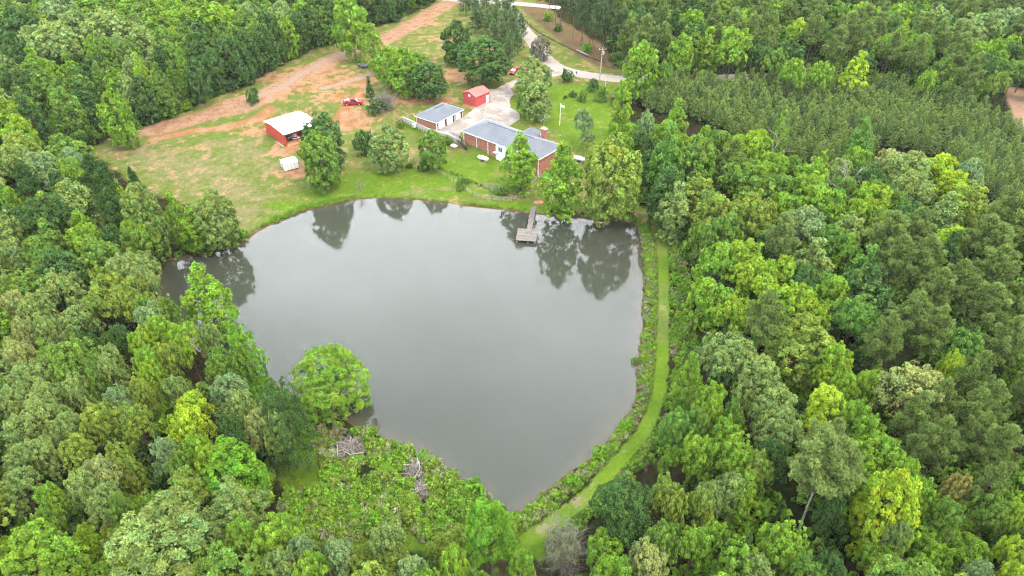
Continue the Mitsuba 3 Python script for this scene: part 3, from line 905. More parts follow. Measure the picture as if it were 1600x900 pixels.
full d outer 1 98.2 93.0 13.7 3.9
ov g outer 1 89.3 71.3 13.4 3.5
ov d right_forest 1 47.3 107.5 12.0 2.3
full d outer 1 116.1 111.8 13.6 4.4
pine p right_forest 0 74.7 81.5 16.7 3.7
oak g outer 1 86.9 88.7 14.7 4.6
oak b right_forest 1 61.4 117.2 14.8 4.2
full d right_forest 1 59.1 90.4 14.1 4.1
full d right_forest 1 33.4 139.9 13.1 3.9
full d right_forest 1 75.7 128.9 13.2 3.7
full v right_forest 0 44.8 78.7 13.1 5.1
full d right_forest 1 76.3 112.6 13.5 3.2
pine p right_forest 1 46.7 133.5 17.1 3.4
full d right_forest 1 32.1 126.7 15.0 3.5
ov o right_forest 1 54.2 101.3 12.9 3.4
full b right_forest 1 63.8 129.6 14.0 3.6
full g right_forest 1 97.1 111.2 15.3 3.7
pine p outer 1 71.7 61.5 17.3 3.5
full d upper_right 2 161.9 241.9 11.8 4.3
full g upper_right 2 168.0 263.5 15.1 4.0
pine p outer 2 141.6 319.3 16.8 3.6
pine p outer 2 241.9 312.9 18.2 3.3
oak d outer 2 57.6 306.9 13.6 5.6
pine p outer 2 100.5 293.6 17.1 3.4
pine p upper_right 2 116.5 254.9 18.7 4.1
full g outer 2 112.7 308.7 14.5 4.7
full d upper_right 2 118.4 272.5 12.8 5.4
full g outer 2 271.7 336.3 13.1 4.5
full b outer 2 131.7 312.6 14.6 5.4
pine p outer 2 219.3 320.3 16.3 3.3
pine p upper_right 2 194.4 277.0 18.3 3.7
oak b upper_right 2 56.1 264.7 14.4 4.2
full b outer 2 188.5 217.7 13.5 4.5
full g outer 2 71.7 324.9 13.0 4.9
pine p outer 2 86.7 333.7 18.7 4.0
pine p upper_right 2 148.9 248.0 16.5 3.7
pine p outer 2 167.8 320.0 16.9 4.0
pine p outer 2 118.7 300.8 16.7 3.8
pine p outer 2 53.3 290.2 18.1 4.1
pine p upper_right 2 47.3 251.9 16.7 4.5
ov g outer 2 166.7 217.7 12.9 2.7
oak d upper_right 2 106.8 274.0 11.6 5.9
pine p outer 2 91.4 298.5 17.3 3.8
pine p outer 2 160.3 337.8 16.9 4.6
ov d outer 2 149.1 305.4 14.2 4.1
pine p outer 2 109.3 298.3 18.5 3.7
full g outer 2 47.0 339.8 13.5 5.4
pine p outer 2 190.6 324.1 17.6 4.5
pine p outer 2 185.7 317.6 16.4 3.6
pine p outer 2 123.0 332.5 15.7 3.4
pine p upper_right 2 76.8 220.0 15.5 3.0
pine p outer 2 181.9 244.8 16.8 3.7
oak b outer 2 141.8 289.2 15.5 4.0
pine p outer 2 177.3 304.6 16.2 4.6
full g outer 2 218.2 299.7 12.4 4.4
full b outer 2 39.7 306.0 11.8 4.7
full g outer 2 215.2 270.3 14.2 4.5
pine p outer 2 153.2 297.3 17.8 3.3
full d upper_right 2 37.7 268.1 11.9 4.0
pine p outer 2 122.5 312.2 18.6 4.4
pine p outer 2 228.2 303.8 17.8 4.1
oak d upper_right 2 147.8 204.3 13.0 4.0
pine p upper_right 2 139.1 251.4 15.6 4.1
pine p upper_right 2 69.8 264.4 15.8 3.2
pine p outer 2 237.8 328.6 15.9 3.8
pine p upper_right 2 162.1 277.3 15.8 4.0
pine p outer 2 247.2 307.5 16.7 4.8
pine p outer 2 115.5 333.7 15.9 3.5
pine p outer 2 82.0 282.8 15.8 3.9
ov g outer 2 242.3 294.6 13.7 3.7
pine p upper_right 2 60.2 273.0 17.7 4.5
oak b outer 2 72.1 339.0 15.2 4.7
pine p upper_right 2 103.8 204.5 18.5 3.2
oak g outer 2 86.2 312.8 15.2 4.3
pine p outer 2 185.7 334.1 16.1 3.5
full d outer 2 131.0 330.7 15.2 5.3
oak g upper_right 2 181.9 265.5 12.5 5.1
pine p outer 2 196.9 304.2 15.6 3.3
pine p outer 2 217.4 291.2 16.2 4.5
pine p upper_right 2 82.9 263.6 15.8 3.3
ov d outer 2 155.3 200.9 12.7 2.5
pine p upper_right 2 125.7 265.9 18.5 3.8
pine p outer 2 110.3 289.3 16.7 3.7
ov g outer 2 183.9 286.7 13.0 3.6
pine p upper_right 2 155.0 262.4 15.8 4.8
ov d upper_right 2 101.8 265.5 14.7 3.6
full b outer 2 92.7 325.4 14.4 5.8
full b outer 2 104.9 336.7 12.7 4.5
pine p outer 2 153.2 285.8 16.7 4.0
pine p outer 2 251.8 339.3 15.1 4.3
full g upper_right 2 76.9 269.0 14.5 5.8
full b outer 2 202.1 283.4 13.7 4.7
ov b upper_right 2 87.8 219.0 13.0 2.9
pine p outer 2 193.5 292.5 17.9 4.4
full g outer 2 174.1 220.3 14.2 3.4
pine p upper_right 2 69.2 253.2 15.3 4.3
pine p upper_right 2 153.0 237.8 18.0 4.5
full g upper_right 2 52.9 238.4 12.2 5.6
ov d outer 2 154.5 321.2 13.8 4.1
pine p outer 2 228.1 339.0 16.3 3.6
oak g outer 2 201.7 312.7 13.3 4.2
pine p outer 2 210.4 312.4 16.1 4.0
oak g outer 2 250.8 317.2 13.4 5.2
pine p upper_right 2 169.1 276.0 17.2 3.6
oak d outer 2 192.7 243.7 12.0 5.5
oak d outer 2 140.1 307.8 15.4 5.7
full g upper_right 2 121.0 190.5 13.3 3.4
pine p upper_right 2 158.1 210.7 16.0 3.8
pine p upper_right 2 135.7 281.5 17.6 3.8
pine p outer 2 183.6 227.2 18.5 3.4
pine p outer 2 221.5 330.3 17.4 3.5
pine p upper_right 2 70.7 280.2 15.8 4.4
oak g upper_right 2 100.3 281.4 15.4 5.0
pine p outer 2 91.0 339.6 16.3 3.7
ov b upper_right 2 142.2 274.6 14.7 4.2
full d outer 2 176.5 284.4 13.2 4.0
oak b outer 2 162.3 205.9 14.5 3.6
pine p outer 2 81.3 327.7 16.0 3.2
full d upper_right 2 84.7 209.0 11.6 4.3
ov b upper_right 2 108.9 229.0 14.8 3.0
full b upper_right 2 51.4 272.5 13.3 4.5
full b outer 2 55.5 298.7 15.1 4.4
pine p outer 2 145.5 281.1 16.8 3.4
oak d upper_right 2 96.4 218.7 13.8 4.5
pine p outer 2 200.1 267.5 16.7 3.5
pine p outer 2 64.4 293.0 15.8 4.6
full d upper_right 2 57.9 219.1 14.2 4.4
pine p outer 2 211.2 330.5 18.0 4.1
pine p outer 2 161.1 311.1 16.3 4.3
full g outer 2 189.4 253.8 11.7 5.3
pine p upper_right 2 40.5 280.4 18.2 3.8
pine p outer 2 227.0 322.3 15.7 3.4
pine p outer 2 261.5 328.0 18.2 4.2
pine p upper_right 2 67.3 216.3 18.3 3.9
pine p upper_right 2 83.2 274.6 17.1 3.7
pine p upper_right 2 40.1 207.8 18.9 4.0
ov d upper_right 2 123.0 250.1 12.2 3.9
pine p upper_right 2 106.0 248.9 16.6 4.5
pine p outer 2 170.8 190.7 15.2 2.7
pine p outer 2 159.4 294.9 18.9 3.2
pine p outer 2 140.8 336.1 15.6 3.6
full d outer 2 222.7 283.0 14.5 5.1
pine p upper_right 2 172.3 244.6 17.2 4.7
pine p upper_right 2 94.8 252.9 15.4 4.6
ov g outer 2 208.9 245.6 15.3 3.1
pine p outer 2 235.0 282.1 18.1 3.3
ov g outer 2 234.3 336.9 12.2 3.0
oak g upper_right 2 114.3 264.0 13.0 6.0
ov g outer 2 181.3 340.5 12.6 3.7
full g outer 2 56.3 325.9 12.9 5.9
pine p outer 2 171.9 329.0 16.4 4.4
pine p outer 2 220.8 339.2 16.3 4.2
oak g outer 2 174.7 313.7 13.4 5.7
pine p outer 2 168.6 200.8 16.8 3.3
pine p upper_right 2 82.0 255.1 15.5 4.2
pine p upper_right 2 63.7 224.7 18.3 2.6
pine p upper_right 2 38.0 244.8 18.9 3.2
pine p outer 2 195.8 260.9 15.4 4.5
pine p outer 2 170.6 288.5 18.3 3.4
pine p outer 2 94.5 289.6 18.2 3.7
pine p upper_right 2 80.8 216.0 17.7 2.7
full d outer 2 220.3 307.8 13.2 5.9
pine p upper_right 2 78.0 244.3 17.0 4.0
pine p outer 2 49.0 303.7 17.6 3.8
pine p outer 2 78.0 290.0 16.4 4.1
pine p upper_right 2 164.5 249.8 16.0 4.5
pine p outer 2 176.2 207.3 18.9 3.1
oak d outer 2 124.7 287.3 15.2 4.2
oak d outer 2 263.6 337.3 13.3 5.1
ov d upper_right 2 67.0 240.7 13.8 3.0
pine p outer 2 181.8 295.4 15.7 4.2
oak g upper_right 2 190.7 266.8 11.7 4.4
full b outer 2 126.6 338.8 11.7 4.1
pine p outer 2 39.3 291.9 17.7 4.3
pine p outer 2 133.1 290.4 18.3 3.6
full d outer 2 192.7 234.4 13.2 4.7
pine p upper_right 2 94.0 269.4 17.3 4.1
oak g upper_right 2 83.6 223.2 12.4 4.0
oak b outer 2 174.7 201.4 11.8 3.9
pine p outer 2 199.1 333.8 17.9 3.8
pine p upper_right 2 36.2 214.2 16.1 3.8
full b upper_right 2 144.6 266.3 12.9 4.3
pine p outer 2 210.4 255.5 16.8 3.8
ov b upper_right 2 135.4 193.6 12.3 2.3
pine p outer 2 94.1 312.8 16.8 3.6
pine p outer 2 207.2 320.5 17.3 4.1
full g outer 2 90.2 281.2 13.6 4.3
pine p outer 2 169.5 336.5 16.5 3.7
pine p outer 2 204.2 261.2 15.4 4.1
pine p outer 2 192.6 338.1 15.1 4.2
ov g outer 2 234.4 313.0 13.6 2.8
full b outer 2 176.7 230.6 14.1 4.6
pine p outer 2 182.7 325.7 18.6 3.2
pine p outer 2 124.2 321.0 18.3 4.5
pine p outer 2 112.1 317.1 18.6 3.9
pine p outer 2 68.2 308.7 15.7 4.2
full d upper_right 2 136.0 240.6 14.9 4.2
pine p outer 2 57.4 282.3 15.5 3.2
pine p outer 2 201.7 294.3 15.7 4.2
pine p upper_right 2 180.3 251.3 16.5 3.4
pine p outer 2 45.5 314.1 15.9 3.9
pine p outer 2 131.4 298.6 15.9 4.6
pine p upper_right 2 119.0 224.5 15.4 2.7
pine p outer 2 151.5 332.8 15.5 3.3
ov d upper_right 2 103.3 258.2 14.0 3.8
pine p outer 2 62.0 336.8 17.4 3.7
ov g outer 2 103.8 302.3 15.2 3.3
pine p upper_right 2 46.5 210.1 16.2 3.4
pine p upper_right 2 146.6 229.6 18.9 3.7
pine p upper_right 2 180.0 275.5 15.5 4.5
pine p outer 2 192.8 315.4 17.4 4.0
pine p outer 2 211.2 284.5 16.7 4.7
pine p outer 2 209.0 340.1 18.0 4.0
full d outer 2 101.6 329.5 15.5 4.7
full g upper_right 2 54.1 211.3 14.7 4.1
pine p outer 2 84.9 296.9 18.5 3.2
pine p upper_right 2 149.6 196.9 18.0 3.8
full b outer 2 82.6 320.2 14.5 5.5
pine p upper_right 2 70.4 223.3 17.1 3.5
oak d outer 2 42.5 328.7 14.1 6.0
ov d outer 2 201.0 235.7 14.6 3.3
pine p upper_right 2 126.1 259.3 16.5 3.4
pine p outer 2 197.9 321.5 15.4 3.3
full d upper_right 2 87.6 249.2 11.7 5.4
pine p upper_right 2 99.0 210.4 18.2 2.6
full g upper_right 2 99.3 226.5 13.2 3.3
pine p outer 2 251.6 327.7 17.4 4.6
ov g outer 2 89.6 305.4 13.6 3.3
pine p outer 2 185.2 303.7 18.3 3.5
full g outer 2 178.8 216.5 13.4 3.8
pine p outer 2 227.9 292.5 15.9 3.6
oak b upper_right 2 113.5 207.8 14.3 4.4
pine p outer 2 204.2 274.7 17.9 3.7
full d upper_right 2 62.3 245.6 13.7 4.6
pine p outer 2 169.1 300.6 16.7 4.2
pine p outer 2 142.6 327.5 17.2 4.4
pine p upper_right 2 109.7 222.2 17.5 3.7
full g upper_right 2 122.4 228.9 14.8 3.6
full d outer 2 161.5 194.1 13.3 3.8
pine p upper_right 2 49.3 231.4 18.7 2.6
pine p upper_right 2 56.5 255.1 17.2 4.2
full d outer 2 75.6 311.3 14.0 4.1
pine p outer 2 232.3 298.0 17.7 3.5
pine p upper_right 2 77.2 209.3 15.4 3.1
full d outer 2 72.5 302.0 13.6 4.9
pine p upper_right 2 174.2 258.5 15.7 3.5
ov b upper_right 2 49.0 283.2 14.4 3.8
pine p outer 2 227.9 276.3 15.4 3.9
pine p outer 2 207.9 267.3 18.5 3.6
pine p upper_right 2 136.0 259.5 17.2 3.5
full d outer 2 197.3 250.5 14.7 4.5
oak b outer 2 239.3 303.0 14.8 4.5
full d upper_right 2 131.0 222.1 14.1 3.6
pine p upper_right 2 160.1 221.1 17.0 3.4
pine p outer 2 147.2 314.8 18.7 4.0
pine p upper_right 2 125.2 243.0 15.4 3.4
full b upper_right 2 116.1 281.2 14.8 5.2
pine p upper_right 2 132.9 270.3 18.0 4.3
pine p outer 2 82.6 304.5 16.4 4.2
pine p outer 2 110.3 327.7 16.1 4.2
oak d upper_right 2 131.4 189.1 15.1 3.6
oak g outer 2 241.2 319.1 13.6 4.3
pine p outer 2 173.5 211.7 18.5 2.6
pine p outer 2 222.8 265.6 15.2 4.3
pine p upper_right 2 116.1 232.6 16.0 3.4
full b upper_right 2 142.6 245.2 11.7 4.5
oak d outer 2 185.8 209.0 14.8 5.0
pine p upper_right 2 64.7 259.8 18.5 3.2
full b outer 2 210.1 301.0 13.7 4.7
full b outer 2 165.5 212.6 13.6 3.4
oak d upper_right 2 67.8 232.6 13.0 4.7
ov d upper_right 2 118.6 218.0 15.4 3.2
pine p outer 2 192.3 227.0 17.0 3.1
full d outer 2 53.0 334.2 13.4 4.8
oak g outer 2 105.1 311.4 13.7 4.8
pine p outer 2 179.3 222.6 15.0 2.6
pine p outer 2 122.5 294.6 18.0 3.7
pine p outer 2 106.3 322.3 15.2 3.2
pine p upper_right 2 92.4 213.2 18.9 2.9
ov d upper_right 2 37.3 259.7 14.5 3.9
pine p outer 2 217.8 258.6 15.9 4.2
full g upper_right 2 119.1 201.6 15.4 4.2
pine p outer 2 75.9 332.0 15.9 3.6
pine p upper_right 2 74.2 214.3 17.4 3.2
oak g outer 2 181.8 234.8 11.7 3.3
pine p upper_right 2 164.7 224.5 16.8 2.7
full b outer 2 178.3 331.8 15.2 4.2
ov g outer 2 237.9 288.6 14.7 3.7
full d upper_right 2 47.9 260.8 12.0 5.3
pine p outer 2 268.0 329.8 16.2 3.2
pine p upper_right 2 91.6 261.7 17.4 3.8
pine p outer 2 163.0 329.6 18.5 4.7
oak d outer 2 117.5 289.5 11.5 4.2
oak d outer 2 96.6 304.0 12.8 4.9
pine p upper_right 2 158.1 271.0 16.3 3.6
full g upper_right 2 126.5 276.8 14.9 4.7
pine p upper_right 2 92.0 233.8 17.9 3.8
ov g outer 2 145.0 298.7 13.0 3.6
full d outer 2 168.3 308.1 13.6 4.0
pine p outer 2 80.4 340.9 16.9 3.4
oak d outer 2 98.3 318.4 14.9 4.7
full g outer 2 160.3 284.3 12.6 4.0
pine p outer 2 171.2 225.8 15.7 3.4
full g outer 2 97.3 336.0 12.1 4.3
oak g upper_right 2 151.3 226.1 12.3 3.2
full g outer 2 175.3 297.7 13.3 4.1
oak b upper_right 2 141.2 206.7 12.3 4.0
pine p outer 2 242.8 336.0 18.6 3.6
pine p outer 2 168.6 206.8 17.8 2.9
full d upper_right 2 144.7 236.5 14.0 5.1
ov g outer 2 45.4 296.1 13.5 3.0
pine p upper_right 2 133.1 209.5 17.3 3.3
pine p upper_right 2 151.1 276.8 17.8 3.4
pine p outer 2 188.0 279.3 16.0 3.3
pine p outer 2 78.7 297.6 17.4 3.2
ov b outer 2 150.4 191.0 13.4 2.5
pine p outer 2 118.2 340.9 18.8 4.2
pine p outer 2 203.2 327.4 16.7 3.2
full d outer 2 126.3 305.9 14.2 4.1
full b upper_right 2 74.5 259.2 12.3 4.8
full g upper_right 2 161.0 257.3 15.0 4.8
full b upper_right 2 120.6 210.9 13.4 4.0
full b upper_right 2 43.4 274.1 15.4 4.5
ov g upper_right 2 131.3 251.0 13.3 3.3
oak d outer 2 260.5 318.4 14.1 4.6
full d upper_right 2 96.6 243.8 13.2 5.2
full b upper_right 2 50.4 205.4 14.5 3.5
full d outer 2 68.6 317.6 12.4 4.7
pine p outer 2 193.0 285.0 18.8 3.8
pine p outer 2 227.2 312.9 17.7 3.7
full g outer 2 135.6 323.5 13.5 4.6
full b upper_right 2 147.4 259.4 15.0 4.3
pine p upper_right 2 155.7 250.4 17.0 4.0
pine p outer 2 68.1 332.3 16.8 3.3
pine p upper_right 2 62.0 212.7 16.1 3.2
pine p outer 2 200.9 341.2 18.2 3.9
oak d upper_right 2 101.6 197.8 12.1 3.4
oak d upper_right 2 113.6 226.5 12.8 3.3
"""
